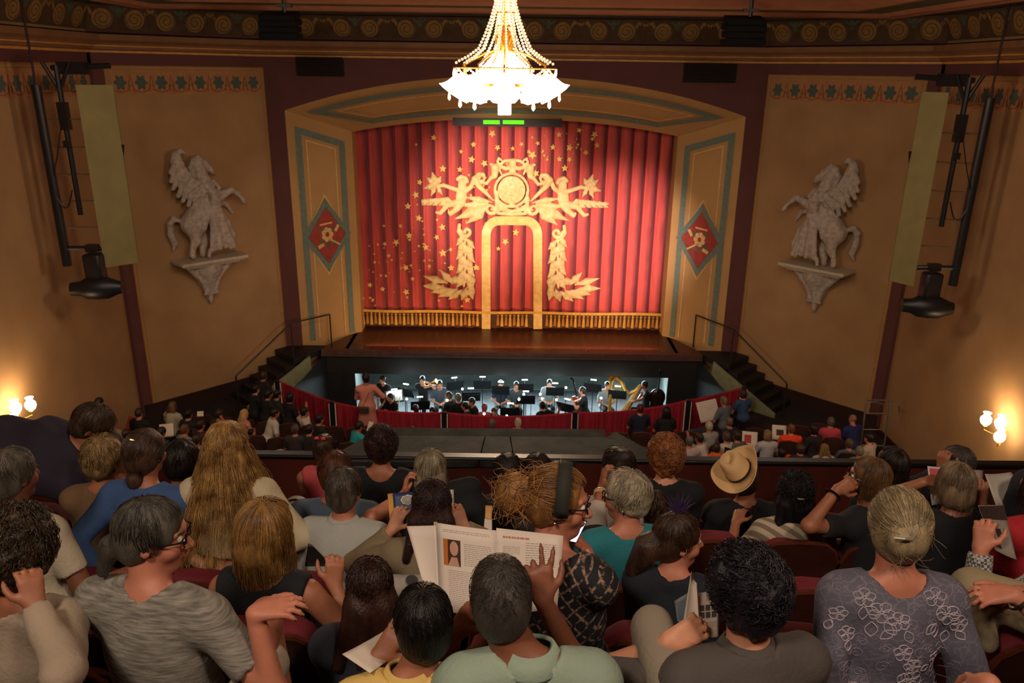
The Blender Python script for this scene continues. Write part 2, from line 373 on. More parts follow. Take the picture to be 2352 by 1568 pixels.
# painted panels on the angled walls and on the side walls
def panel(n, side, org, dr, a0, a1, z0, z1, nfl, flower=True):
    nr = np.array([-dr[1], dr[0]]) if side*(-dr[1]) < 0 else np.array([dr[1], -dr[0]])
    if side*nr[0] > 0: nr = -nr
    F = lambda a, z: np.array([org[0]+dr[0]*a, org[1]+dr[1]*a, z]); o = lambda k: (nr[0]*k, nr[1]*k, 0)
    g = G(); g.prism([F(a0, z0), F(a1, z0), F(a1, z1), F(a0, z1)], o(.02)); p = struct('trim_%d' % n, g, OCH, smooth=0)
    g = G(); ribbon(g, [(a0+.07, z0+.06), (a0+.07, z1-.07), (a1-.07, z1-.07), (a1-.07, z0+.06)], .025, F, o(.026)); ribbon(g, [(a0+.0, z0), (a0+.0, z1), (a1-.0, z1), (a1-.0, z0)], .03, F, o(.026))
    struct('gold_border_line', g, GOLDL, p, smooth=0)
    if flower:
        pk, fl, vs = G(), G(), G()
        fill(pk, [(a0+.12, z1-.62), (a1-.12, z1-.62), (a1-.12, z1-.12), (a0+.12, z1-.12)], F, o(.028))
        for i in range(nfl):
            a = a0+.3+(a1-a0-.6)*i/(nfl-1)
            pts = [(a+.125*(1+.22*cos(6*t))*cos(t), z1-.36+.15*(1+.22*cos(6*t))*sin(t)) for t in np.linspace(0, 2*pi, 33)[:-1]]
            fan(fl, (a, z1-.36), pts, F, o(.036))
            if i < nfl-1:
                m = a+(a1-a0-.6)/(nfl-1)/2
                ribbon(vs, [(m-.05, z1-.56), (m-.05, z1-.42), (m, z1-.2), (m+.05, z1-.42), (m+.05, z1-.56)], .03, F, o(.034))
            arc = [(a+.22*cos(t), z1-.4-.17*abs(sin(t))) for t in np.linspace(pi, 2*pi, 7)]; ribbon(vs, arc, .025, F, o(.034))
        struct('frieze_ground', pk, mat('pink_ochre_paint', 'a9744a', rough=.85), p, smooth=0)
        struct('stencil_flowers', fl, mat('teal_stencil', '4c5850', rough=.85, var=.2, scale=30), p, smooth=0)
        struct('stencil_scrolls', vs, mat('brown_stencil', '85532f', rough=.85), p, smooth=0)
    return p
for side, n in ((-1, 4), (1, 5)):
    org = np.array([side*6.55, 21.57]); dr = np.array([side*.693, -.721])
    panel(n, side, org, dr, .06, 3.98, .42, 8.7, 8)
    org2 = np.array([side*9.5, 18.5])
    panel(n+2, side, org2, np.array([0, -1.]), .15, 9, .15, 8.72, 18)
    g = G(); g.prism([(org2[0], org2[1]-.15, 0), (org2[0], org2[1], 0), (org2[0], org2[1], 9), (org2[0], org2[1]-.15, 9)], (-side*.03, 0, 0))
    g.prism([(org2[0], org2[1]-9, 8.75), (org2[0], org2[1], 8.75), (org2[0], org2[1], 9), (org2[0], org2[1]-9, 9)], (-side*.03, 0, 0))
    struct('trim_%d' % (n+4), g, PLUM, smooth=0)
    g = G(); p1 = org+dr*4.2; q = np.array([-dr[1], dr[0]]); q = q if q[0]*side < 0 else -q
    g.prism([(*org, 0), (*p1, 0), (*p1, .38), (*org, .38)], (q[0]*.05, q[1]*.05, 0)); g.prism([(*org2, 0), (org2[0], 0, 0), (org2[0], 0, .14), (*org2, .14)], (-side*.05, 0, 0))
    g.prism([(*org, .38), (*p1, .38), (*p1, .43), (*org, .43)], (q[0]*.08, q[1]*.08, 0))
    struct('baseboard_left' if side < 0 else 'baseboard_right', g, mat('wainscot_brown', '2e1612', rough=.6), smooth=0)
# cornice, scroll frieze, ceiling
g = G(); sweep(g, [(0, 8.98), (.06, 8.98), (.06, 9.03), (.14, 9.05), (.14, 9.1), (.2, 9.12), (.24, 9.18), (.36, 9.24), (.38, 9.32), (.38, 9.36), (.1, 9.38)], WP); struct('trim_10', g, mat('cornice_plaster', '7d5636', rough=.7, var=.12, scale=3), smooth=25)
g = G(); sweep(g, [(.055, 8.975), (.075, 8.985), (.075, 9.02), (.06, 9.035)], WP); sweep(g, [(.2, 9.105), (.215, 9.12), (.21, 9.14)], WP); struct('trim_11', g, mat('gilded_edge', 'c88f4c', rough=.5), smooth=0)
g = G(); sweep(g, [(.1, 9.36), (-.02, 9.42), (-.02, 9.46)], WP); struct('trim_12', g, mat('painted_shadow_gap', '0d0b0c', rough=.9), smooth=0)  # gap coloured near black for the shadow on top of the cornice
FR = lambda k: (.02+.18*k, 9.46+.52*k)
g = G(); sweep(g, [FR(0), FR(.5), FR(1)], WP); fr = struct('trim_13', g, mat('frieze_plum', '553529', rough=.85, var=.12, scale=4, col2='5a4830'), smooth=0)
sc, sl, gr = G(), G(), G()
for i in range(len(WP)-1):
    p, q = np.array(WP[i]), np.array(WP[i+1]); L = np.linalg.norm(q-p); t = (q-p)/L; nn = np.array([t[1], -t[0]])
    F = lambda a, k, p=p, t=t, nn=nn: np.array([*(p+t*a+nn*(FR(k)[0]+.012)), FR(k)[1]])
    Fm = lambda a, k: F(a, k/.55)
    per = 1.62; n = max(1, round(L/per)); per = L/n
    for j in range(n):
        c0 = (j+.5)*per
        if p[1] < 8 and q[1] < 19 and False: continue
        for sg in (-1, 1):
            cx, cz = c0+sg*.35, .25
            th = np.linspace(0, 4.6*pi, 40); rr = .235*(1-th/(5.2*pi))**1.0+.012
            pts = [(cx+sg*rr_*cos(t_), cz+rr_*sin(t_)) for t_, rr_ in zip(th, rr)]
            ribbon(sl, pts, .018, Fm, (0, 0, 0))
            pts2 = [(cx+sg*.225*cos(t_), cz+.22*sin(t_)) for t_ in np.linspace(0, 2*pi, 20)[:-1]]
            o = (nn[0]*-.006, nn[1]*-.006, 0); fan(sc, (cx, cz), pts2, Fm, o)
            ribbon(sc, [(cx+sg*.2, .3), (cx+sg*.3, .46), (cx+sg*.46, .40)], .07, Fm, o)
        ribbon(gr, [(c0-.16, .5), (c0, .36), (c0+.16, .5)], .05, Fm, (0, 0, 0)); ribbon(gr, [(c0, .5), (c0, .3)], .1, Fm, (0, 0, 0))
        ribbon(sl, [(c0+per/2-.1, .05), (c0+per/2-.1, .45), (c0+per/2, .3), (c0+per/2+.1, .45), (c0+per/2+.1, .05)], .025, Fm, (0, 0, 0))
struct('gold_scrolls', sc, mat('scroll_gold', '93703c', rough=.8, var=.15), fr, smooth=0)
struct('scroll_outlines', sl, mat('scroll_dark', '5b3c20', rough=.8), fr, smooth=0)
struct('scroll_leaves', gr, GREENP, fr, smooth=0)
CP = [(-8.4, -5), (-8.4, 18.75), (8.4, 18.75), (8.4, -5)]
g = G(); g.add([(-9.6, -5, 9.99), (-8.0, -5, 9.99), (-8.0, 18.4, 9.99), (-9.6, 18.6, 9.99)], [(0, 1, 2, 3)]); g.add([(9.6, -5, 9.99), (8.0, -5, 9.99), (8.0, 18.4, 9.99), (9.6, 18.6, 9.99)], [(0, 1, 2, 3)])
g.add([(-9.6, 18.3, 9.992), (-6.5, 21.7, 9.992), (6.5, 21.7, 9.992), (9.6, 18.3, 9.992)], [(0, 1, 2, 3)])
struct('ceiling', g, mat('ceiling_blue_grey', '4a4238', rough=.9, var=.3, scale=2), smooth=0)
g = G(); sweep(g, [(-.05, 9.99), (-.02, 9.93), (.1, 9.9), (.22, 9.95), (.3, 9.95), (.34, 9.9), (.5, 9.9), (.6, 9.97)], CP); struct('trim_14', g, mat('pink_moulding', 'a86f50', rough=.75, var=.1, scale=3), smooth=20)
g = G(); sweep(g, [(.6, 9.97), (1.3, 10.02)], CP); struct('trim_15', g, mat('olive_band', '6a5232', rough=.85, var=.4, scale=3, col2='54603c'), smooth=0)
g = G(); sweep(g, [(1.3, 10.02), (1.33, 9.96), (1.5, 9.95), (1.6, 10.0), (2.2, 10.1), (2.3, 10.3), (3, 12.6)], CP); struct('trim_16', g, mat('pink_moulding'), smooth=20) if False else struct('trim_16', g, _M['pink_moulding'], smooth=20)
g = G(); g.box((0, 8, 12.7), (13, 30, .1)); struct('ceiling_dome', g, mat('dome_cream', 'a48a66', rough=.9), smooth=0)
g = G(); g.box((0, -5.1, 5), (19, .2, 16)); struct('wall_back', g, PLUM, smooth=0)
# stalls floor, pit, stage
def zf(Y): return max(0., (17.0-Y)*.055)
rt = [(640, 878), (765, 926), (1021, 950), (1320, 950), (1579, 922), (1706, 893)]
RT = [PZ(a, b, .85) for a, b in rt]
g = G(); g.add([(-9.5, 0, zf(0)), (9.5, 0, zf(0)), (9.5, 17.0, 0), (-9.5, 17.0, 0)], [(0, 1, 2, 3)])
ed = [(p[0], p[1], 0) for p in RT]; Vf = [(-9.5, 17.0, 0), (-9.5, 21.7, 0), (-5.4, 21.7, 0)]+ed+[(5.4, 21.7, 0), (9.5, 21.7, 0), (9.5, 17.0, 0)]
g.add(Vf, [(0, 1, 2, 3), (0, 3, 4), (0, 4, 5), (0, 5, 6, 11), (6, 7, 11), (7, 8, 11), (8, 9, 10, 11)])
struct('floor', g, FLOORC, smooth=0)
g = G(); pts = [RT[0]]+[RT[i] for i in range(1, 6)]
flo = [(p[0], p[1]) for p in pts]
g.add([(x, y, -.0) for x, y in flo]+[(x, y, -1.1) for x, y in flo], [(i, i+1, 7+i, 6+i) for i in range(5)])
struct('wall_pit_front', g, DARK, smooth=0)
g = G(); g.add([(-5.2, 17.0, 0), (5.2, 17.0, 0), (4.0, 17.6, 0), (-4., 17.6, 0)], [(0, 1, 2, 3)])
g = G(); g.box((0, 20.6, -1.15), (14, 6.6, .1)); struct('floor_pit', g, mat('pit_floor', '343a3c', rough=.7, var=.3), smooth=0)
PITW = mat('pit_grey_wall', '66716c', rough=.8, var=.25, scale=2)
g = G(); g.box((0, 23.7, .0), (10, .2, 2.2)); g.box((-4.75, 22.5, -.0), (.1, 2.5, 2.2)); g.box((4.75, 22.5, 0), (.1, 2.5, 2.2)); struct('wall_pit_back', g, PITW, smooth=0)
g = G()
for sd in (-1, 1):
    g.prism([(sd*4.55, 21.2, -1.1), (sd*5.35, 21.2, -1.1), (sd*5.35, 21.2, 1.0), (sd*4.55, 21.2, 1.0)], (0, .08, 0))
    e = (RT[0] if sd < 0 else RT[5])
    g.prism([(sd*5.35, 21.2, -1.1), (e[0], e[1], -1.1), (e[0], e[1], .3), (e[0]+(sd*5.35-e[0])*.45, e[1]+(21.2-e[1])*.45, .55), (sd*5.35, 21.2, 1.0)], (0, .08, 0))
g.box((0, 21.22, .69), (10.7, .1, .66)); struct('wall_stage_front', g, DARK, smooth=0)
st = [(-5.45, 21.12), (5.45, 21.12), (5.35, 21.6), (4.75, 22.8), (4.75, 23.9), (-4.75, 23.9), (-4.75, 22.8), (-5.35, 21.6)]
g = G(); g.prism([(x, y, 1.1) for x, y in st[::1]], (0, 0, -.05)); struct('floor_stage', g, STAGEW, smooth=0)
g = G(); g.box((0, 21.1, 1.03), (10.9, .12, .16)); g.box((0, 21.06, .97), (10.9, .1, .05)); struct('trim_17', g, LIP, smooth=0)
g = G()
for i in range(-4, 5): g.lathe([(.0, 0), (.035, 0), (.03, .03), (0, .035)], (i*1.08, 21.3, 1.1), n=10)
par = bpy.data.objects['floor_stage']; struct('footlight_studs', g, mat('brass_stud', 'b08a6a', metal=1, rough=.3), par)
# stage-side stairs with railings
for side in (-1, 1):
    t = np.array([side*.693, -.721]); q = np.array([-side*.721, -.693]); org = np.array([side*6.48, 21.46])
    pt = lambda a, o: org+t*a+q*o
    T = thing('stage_stairs', 'black steps leading down from the %s end of the stage beside the plum wall' % ('left' if side < 0 else 'right'), 'stairs', (*pt(1.2, .6), 0))
    T_world = GW()
    poly = [pt(0, 0), pt(.45, 0), pt(.45, 1.05), (side*5.5, 21.15), (side*5.35, 21.54), (side*6.0, 21.54)]
    T_world.prism([(p[0], p[1], 1.08) for p in poly], (0, 0, -.16)); T_world.make('landing', DARK, T, smooth=0)
    for k in range(6):
        g = GW(); a = .45+.28*k; z = 1.08-.18*(k+1)+.0
        if z < .05: break
        c = pt(a+.14, .52); g.box((*c, z/2), (.3, 1.0, z), rz=atan2(t[1], t[0])); g.make('tread', mat('stair_black', '1a1512', rough=.6), T, smooth=0)
    g = GW(); P0, P1 = pt(.0, 1.07), pt(2.0, 1.07)
    g.prism([(*P0, 0), (*P1, 0), (*P1, .12), (*P0, 1.06)], (q[0]*.06, q[1]*.06, 0)); g.make('cheek_wall', mat('sage_cheek', '7d8061', rough=.8, var=.15), T, smooth=0)
    H = thing('stair_railing', 'dark metal handrail on the steps at the %s end of the stage' % ('left' if side < 0 else 'right'), 'railing', (*pt(.4, 1.07), 1.0))
    a0 = PZ(762 if side < 0 else 1592, 795, 1.08)[:2]; a1 = pt(.45, 1.0); a2 = pt(2.15, .95)
    TOP = 2.1
    for nm, P in (('top_rail', [(*a0, TOP-.05), (*a1, TOP), (*a2, 1.0)]), ('post', [(*a0, 1.05), (*a0, TOP-.05)]), ('post', [(*a1, .2), (*a1, TOP)]), ('post', [(*a2, 0), (*a2, 1.0)])):
        g = GW(); g.tube(P, .022, 6); g.make(nm, mat('rail_metal', '2c2a22', rough=.5, metal=.3), H)
# curtain -------------------------------------------------------------
YC = 23.35
def uv(px, py): p = PY(px, py, YC); return p[0], p[2]
cu = thing('stage_curtain', 'crimson painted stage curtain with gold stars, cherubs and a tasselled hem', 'curtain', (0, YC, 1.12))
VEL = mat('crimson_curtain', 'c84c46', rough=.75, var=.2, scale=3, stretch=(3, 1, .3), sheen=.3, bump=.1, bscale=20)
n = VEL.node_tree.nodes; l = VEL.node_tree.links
PER = .385
def pleat(x):
    s = (x/PER) % 1.0; h = sin(pi*min(s/.8, 1.0)*.5+.0) if s < .8 else (1-(s-.8)/.2)
    return -.10*(h if s < .8 else h)
xs = np.arange(-4.95, 4.96, PER/12); zs = np.linspace(0, 6.45, 12)
Vv = [(x, pleat(x)+.05+.02*sin(x*1.3+z), z) for z in zs for x in xs]; nx = len(xs)
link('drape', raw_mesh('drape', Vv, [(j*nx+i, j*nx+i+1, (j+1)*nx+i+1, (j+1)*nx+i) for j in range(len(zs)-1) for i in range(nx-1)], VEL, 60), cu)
# plum dye in the folds, as painted on the cloth
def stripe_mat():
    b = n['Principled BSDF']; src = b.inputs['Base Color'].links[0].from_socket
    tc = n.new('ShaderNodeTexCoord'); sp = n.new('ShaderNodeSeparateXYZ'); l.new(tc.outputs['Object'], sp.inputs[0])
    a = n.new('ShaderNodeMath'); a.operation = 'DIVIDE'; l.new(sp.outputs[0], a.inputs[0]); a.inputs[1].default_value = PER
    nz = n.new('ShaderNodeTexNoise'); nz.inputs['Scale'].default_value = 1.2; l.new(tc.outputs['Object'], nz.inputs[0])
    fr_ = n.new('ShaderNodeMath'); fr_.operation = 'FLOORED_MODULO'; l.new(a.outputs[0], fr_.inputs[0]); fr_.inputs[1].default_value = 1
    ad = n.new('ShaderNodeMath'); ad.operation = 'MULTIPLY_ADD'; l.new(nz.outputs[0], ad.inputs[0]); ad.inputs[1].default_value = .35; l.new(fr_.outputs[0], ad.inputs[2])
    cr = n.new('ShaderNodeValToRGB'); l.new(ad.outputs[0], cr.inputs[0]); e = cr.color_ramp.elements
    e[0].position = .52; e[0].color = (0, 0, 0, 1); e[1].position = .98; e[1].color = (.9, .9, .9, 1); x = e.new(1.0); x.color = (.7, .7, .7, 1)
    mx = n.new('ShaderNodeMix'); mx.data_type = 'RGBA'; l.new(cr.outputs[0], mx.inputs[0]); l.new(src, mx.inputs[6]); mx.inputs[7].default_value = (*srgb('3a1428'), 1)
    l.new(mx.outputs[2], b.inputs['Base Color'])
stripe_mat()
GOLD = mat('painted_gold', 'd8b377', rough=.6, var=.2, scale=5, col2='e2c58e')
GOLDY = mat('painted_gold_yellow', 'cf9a3c', rough=.6, var=.15, scale=5)
# stars
STL = [(1131, 306, 6), (997, 315, 5), (957, 331, 3), (1088, 331, 4), (1284, 308, 5), (1365, 308, 6), (1327, 331, 3), (1089, 331, 5), (1198, 330, 4), (1308, 338, 6), (1270, 337, 5), (1223, 355, 7), (1060, 347, 4), (1084, 365, 6), (1113, 374, 6), (1018, 386, 6), (1297, 385, 6), (1285, 364, 5), (1308, 365, 5), (1057, 388, 5), (1231, 397, 6), (965, 417, 5), (956, 446, 6), (938, 472, 6), (963, 499, 6), (921, 517, 4), (941, 539, 6), (1017, 520, 6), (911, 554, 6), (979, 566, 6), (1036, 571, 4), (885, 558, 4), (1004, 543, 5), (1185, 532, 6), (1161, 553, 6), (1018, 579, 7), (894, 585, 4), (933, 612, 6), (1037, 613, 6), (987, 609, 4), (862, 600, 3), (949, 638, 4), (880, 661, 5), (934, 668, 6), (1074, 686, 6), (851, 652, 5), (1094, 612, 6), (1145, 569, 4), (1371, 332, 5), (1345, 349, 5), (1235, 328, 4), (1360, 318, 4), (1330, 298, 5), (1143, 338, 5), (1178, 340, 4), (1215, 347, 4)]
for i in range(120):
    t = random.random(); px = 1350-480*t**.8+random.gauss(0, 42); py = 292+370*t**1.15+random.gauss(0, 38)
    if i > 88: px, py = random.uniform(840, 1110), random.uniform(560, 705)
    lo = 296+ max(0, (900-px)*.1)
    if lo+4 < py < 705 and 825 < px < 1400: STL.append((px, py, random.choice([1.5, 2, 2.5, 3])))
STM = mat('star_gold', 'e6bd6a', rough=.5); STL.sort(key=lambda q: -q[2]); small = G()
for i, (px, py, r) in enumerate(STL):
    u, z = uv(px, py); r = r*.0185; a0 = random.random(); o = (u, YC-.15, z)
    V = [(0, 0, 0)]+[((r if k % 2 == 0 else r*.48)*cos(a0+pi*k/5), .025, (r if k % 2 == 0 else r*.48)*sin(a0+pi*k/5)) for k in range(10)]
    Fs = [(0, k+1, (k+1) % 10+1) for k in range(10)]
    if i < 100:
        so = link('star', raw_mesh('star', V, Fs, STM, 0), cu); so.location = (u, -.15, z-1.12)
    else: small.add([(v[0]+u, v[1]-.15, v[2]+z-1.12) for v in V], Fs)
small.make('small_stars', STM, cu, smooth=0, kind='stuff')
# ornament relief: left half drawn, right half mirrored
UC = (uv(1176, 500)[0])
fld = Field((-2.75, YC-.30, 1.6), (2.95, YC-.02, 6.55), .021)
def both(fn):
    for m in (0, 1): fn(lambda px, py, m=m: ((lambda q: np.array([q[0] if not m else 2*UC-q[0], YC-.12, q[1]]))(uv(px, py))))
def stroke(pts, r0, r1=None, k=.01):
    r1 = r0 if r1 is None else r1
    def fn(T):
        n_ = len(pts)
        for i in range(n_-1):
            a, b = T(*pts[i]), T(*pts[i+1]); ra = r0+(r1-r0)*i/(n_-1); rb = r0+(r1-r0)*(i+1)/(n_-1); fld.cone(a, b, ra, rb, k=k)
    both(fn)
def spiral(cx, cy, r, turns, a0, dirn, w):
    return [(cx+r*(1-.8*t)*cos(a0+dirn*t*turns*2*pi), cy+r*(1-.8*t)*sin(a0+dirn*t*turns*2*pi)) for t in np.linspace(0, 1, 16)]
def leaf(p0, p1, w, bend=0):
    def fn(T):
        a, b = T(*p0), T(*p1); d = b-a; L = np.linalg.norm(d); u = d/L; v = np.array([-u[2], 0, u[0]])
        mid = (a+b)/2+v*bend*.012; fld.cone(a, mid, .012, w*.0125, k=.003); fld.cone(mid, b, w*.0125, .006, k=.003)
        fld.cone(a+[0, -.055, 0], b+[0, -.02, 0], .012, .006, k=.02)
    both(fn)
# centre medallion
for a in range(24):
    t0, t1 = 2*pi*a/24, 2*pi*(a+1)/24; P = [np.array([*uv(1175+38*cos(t), 435+38*sin(t))]) for t in (t0, t1)]
    fld.cone((P[0][0], YC-.12, P[0][1]), (P[1][0], YC-.12, P[1][1]), .045, k=.01)
stroke([(1142, 440), (1144, 468), (1160, 478), (1175, 466)], .05, .03); stroke([(1142, 470), (1145, 488), (1176, 491)], .05); stroke([(1150, 478), (1176, 484)], .06)
stroke([(1176, 366), (1160, 368), (1148, 378), (1143, 370), (1146, 362), (1152, 366)], .05, .035); stroke([(1176, 382), (1162, 386), (1148, 380)], .06)
stroke([(1176, 370), (1176, 392)], .09)
stroke([(1128, 376), (1145, 380), (1152, 398)], .05, .03); stroke([(1138, 384), (1136, 402), (1128, 408)], .13, .06); stroke([(1128, 408), (1118, 420), (1106, 418)], .06, .04)
stroke(spiral(1105, 408, 13, 1.3, 2.8, 1, 3), .05, .03); stroke([(1092, 410), (1100, 425), (1120, 445), (1133, 458)], .11, .03); stroke([(1110, 400), (1100, 399), (1088, 412), (1078, 432)], .07, .05)
# scroll beside medallion and big acanthus leaves
stroke([(1140, 452), (1141, 470), (1136, 480)], .05, .06); stroke(spiral(1128, 477, 14, 1.2, 0, 1, 3), .065, .03)
for p0, p1, w in (((1132, 463), (1068, 451), 9), ((1130, 468), (1052, 470), 9), ((1125, 472), (1043, 502), 12), ((1120, 476), (1070, 513), 11), ((1115, 480), (1092, 507), 9), ((1110, 470), (1062, 488), 12)): leaf(p0, p1, w)
# cherub
stroke([(1078, 432), (1070, 437)], .07); both(lambda T: fld.ell(T(1062, 423), (.13, .07, .15), k=.02)); stroke([(1053, 410), (1060, 405), (1070, 408), (1073, 415)], .07, .07)
stroke([(1068, 440), (1055, 436), (1020, 424), (1005, 427)], .085, .05); stroke([(1070, 436), (1082, 428), (1090, 412), (1098, 400)], .08, .05)
both(lambda T: fld.ell(T(1060, 450), (.17, .09, .22), k=.03)); stroke([(1058, 462), (1040, 466), (1028, 470), (1012, 488), (1004, 486)], .12, .05); stroke([(1062, 464), (1050, 478), (1036, 489), (1032, 485)], .12, .05)
for p1, w in (((980, 405), 7), ((993, 392), 8), ((1015, 402), 7), ((972, 432), 7), ((990, 450), 6), ((1018, 448), 6)): leaf((1003, 424), p1, w)
for i in range(6):
    x = 1040-13*i; leaf((x, 460+.5*i), (x-22, 452+1.5*i), 6); leaf((x-3, 462), (x-20, 472-.5*i), 5)
# drop of leaves and the foot spray
stroke(spiral(1072, 530, 13, 1.1, 3.2, -1, 3), .065, .04); stroke([(1056, 515), (1054, 530), (1060, 540)], .06)
stroke([(1069, 540), (1069, 640), (1066, 655)], .035)
for i in range(7):
    y = 538+16*i; leaf((1068, y), (1048+(i % 2)*4, y+25), 8); leaf((1071, y+7), (1092-(i % 2)*4, y+32), 8)
    if i % 2: leaf((1069, y+2), (1070, y+30), 7)
for p0, p1 in (((1042, 650), (1012, 618)), ((1030, 648), (972, 631)), ((1022, 656), (969, 654)), ((1038, 660), (990, 669)), ((1052, 660), (1006, 680)), ((1062, 662), (1030, 686)), ((1073, 657), (1060, 688)), ((1078, 650), (1087, 686)), ((1066, 640), (1028, 640)), ((1079, 628), (1089, 656))): leaf(p0, p1, 10)
fld.make('gold_ornament', GOLD, cu, off=(0, YC, 1.12))
g = GW(); u, z = uv(1175, 435); g.lathe([(0, 0), (.30, 0), (.40, -.02), (.41, 0), (.4, .02), (0, .03)], (u, YC-.13, z), n=28, M=Matrix.Rotation(R(90), 3, 'X')); g.make('medallion_disc', mat('brushed_gold', 'c9a465', rough=.45, var=.3, scale=12), cu)
# gold arch band
def band(pts, w, y, g):
    P = [np.array(uv(*p)) for p in pts]; f3 = lambda a, b: np.array([a, y+.01*sin(b*9), b]); ribbon(g, P, w, f3, (0, 0, 0))
arc = [(1117, 752), (1117, 700), (1117, 640), (1117, 590), (1117, 545)]+[(1145-28*cos(t), 538-33*sin(t)) for t in np.linspace(.2, pi/2, 7)]
arc2 = arc+[(1176, 504.5)]+[(2352-x, y) for x, y in arc[::-1]]
arc3 = []
for a, b in zip(arc2[:-1], arc2[1:]):
    for k in range(4): arc3.append((a[0]+(b[0]-a[0])*k/4, a[1]+(b[1]-a[1])*k/4))
arc3.append(arc2[-1])
g = GW(); band(arc3, .27, YC-.15, g); g.make('gold_arch_band', mat('gold_band_satin', 'dcb16a', rough=.42, var=.2, scale=7), cu)
# hem band and tassels
g = GW(); xs = np.linspace(-4.75, 4.75, 60); hz = lambda x: .012*sin(x*2.1)
zt_ = uv(1000, 711)[1]
for a, b in zip(xs[:-1], xs[1:]): g.prism([(a, YC-.15, zt_+hz(a)-.06), (b, YC-.15, zt_+hz(b)-.06), (b, YC-.15, zt_+hz(b)+.02), (a, YC-.15, zt_+hz(a)+.02)], (0, .03, 0))
g.make('hem_braid', GOLDY, cu)
g = GW()
for a, b in zip(xs[:-1], xs[1:]): g.add([(a, YC-.1, 1.15), (b, YC-.1, 1.15), (b, YC-.1, zt_), (a, YC-.1, zt_)], [(0, 1, 2, 3)])
g.make('hem_backing', mat('hem_brown', '4e2c16', rough=.8, var=.2), cu)
ti = 0
for i in range(74):
    x = -4.62+i*.1265
    if 1100 < 1176+x/23.6*1800*1.0 < 1135 or 1215 < 1176+x/23.6*1800 < 1250: continue
    g = GW(); big = i % 2 == 0
    g.lathe([(.006, .0), (.014, -.04), (.044, -.08), (.022, -.13), (.036, -.17), (.056, -.42 if big else -.39), (.0, -.42)], (x, YC-.16, zt_-.03), n=8)
    g.make('tassel', GOLDY if big else mat('tassel_amber', 'a96f34', rough=.7), cu)
# surtitle display over the curtain
T = thing('surtitle_display', 'black surtitle box above the curtain showing two green lines of lit text', 'display', PY(1155, 288, 22.75))
g = GW(); a = PY(1040, 270, 22.75); b = PY(1290, 292, 22.75); g.box(((a[0]+b[0])/2, 22.75, (a[2]+b[2])/2), (b[0]-a[0], .12, abs(a[2]-b[2]))); g.make('housing', mat('display_black', '1c1418', rough=.6), T, smooth=0)
for x0, x1 in ((1110, 1149), (1155, 1201)):
    g = GW(); a = PY(x0, 276, 22.68); b = PY(x1, 285, 22.68)
    xx = a[0]
    while xx < b[0]-.03:
        w = random.choice([.05, .06, .07]); g.box((xx+w/2, 22.68, (a[2]+b[2])/2), (w-.006, .01, abs(a[2]-b[2]))); xx += w
    g.make('lit_text', mat('led_green', '58ff10', emit=1.6, ecol='4dff00'), T, smooth=0)
# ================================================================ chandelier
CY = 11.3; CC = PY(1159, 212, CY); cx0, cz0 = CC[0], CC[2]
ch = thing('chandelier', 'blazing crystal chandelier with frosted petal shades hanging before the proscenium', 'chandelier', (cx0, CY, cz0))
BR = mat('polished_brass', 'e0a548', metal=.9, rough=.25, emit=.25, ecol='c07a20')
GLOW = mat('frosted_glass_lit', 'ffe2c0', rough=.4, emit=9, ecol='fff0dc', var=0)
BEAD = mat('crystal_bead', 'fff0dd', rough=.12, emit=.9, ecol='f2c79a', var=.1, spec=1)
g = G(); g.tube([(0, 0, .2), (0, 0, 4.0)], .02, 8); g.lathe([(.03, .82), (.12, .84), (.12, .86), (.03, .88), (.03, .98), (.13, 1.0), (.13, 1.02), (.04, 1.04)], n=16); g.lathe([(.02, .45), (.08, .5), (.13, .62), (.16, .72), (.09, .76), (.05, .8)], n=16)
g.lathe([(.1, 1.2), (.16, 1.22), (.16, 1.25), (.1, 1.27)], n=20); g.make('stem', BR, ch)
g = G(); g.lathe([(.70, .30), (.71, .31), (.70, .32), (.69, .31), (.70, .30)], n=40); g.lathe([(.5, .06), (.54, .08), (.52, .12), (.49, .1), (.5, .06)], n=40)
g.make('ring', BR, ch)
ln = mat('gilt_crown', 'e8b060', metal=.7, rough=.3, emit=.3, ecol='d08a30')
g = G(); g.lathe([(.0, .0), (.3, .02), (.42, .08), (.46, .16), (.3, .34), (.12, .5), (.0, .52)], n=32); g.make('central_bowl', GLOW, ch)
g = G()
for k in range(20): a = 2*pi*k/20; g.lathe([(0, -.3), (.012, -.29), (.012, -.13), (0, -.12)], (.08*cos(a), .08*sin(a), 0), n=5)
g.lathe([(0, -.28), (.07, -.28), (.085, -.13), (.07, 0), (0, 0)], n=16); g.make('bottom_tassel', GLOW, ch)
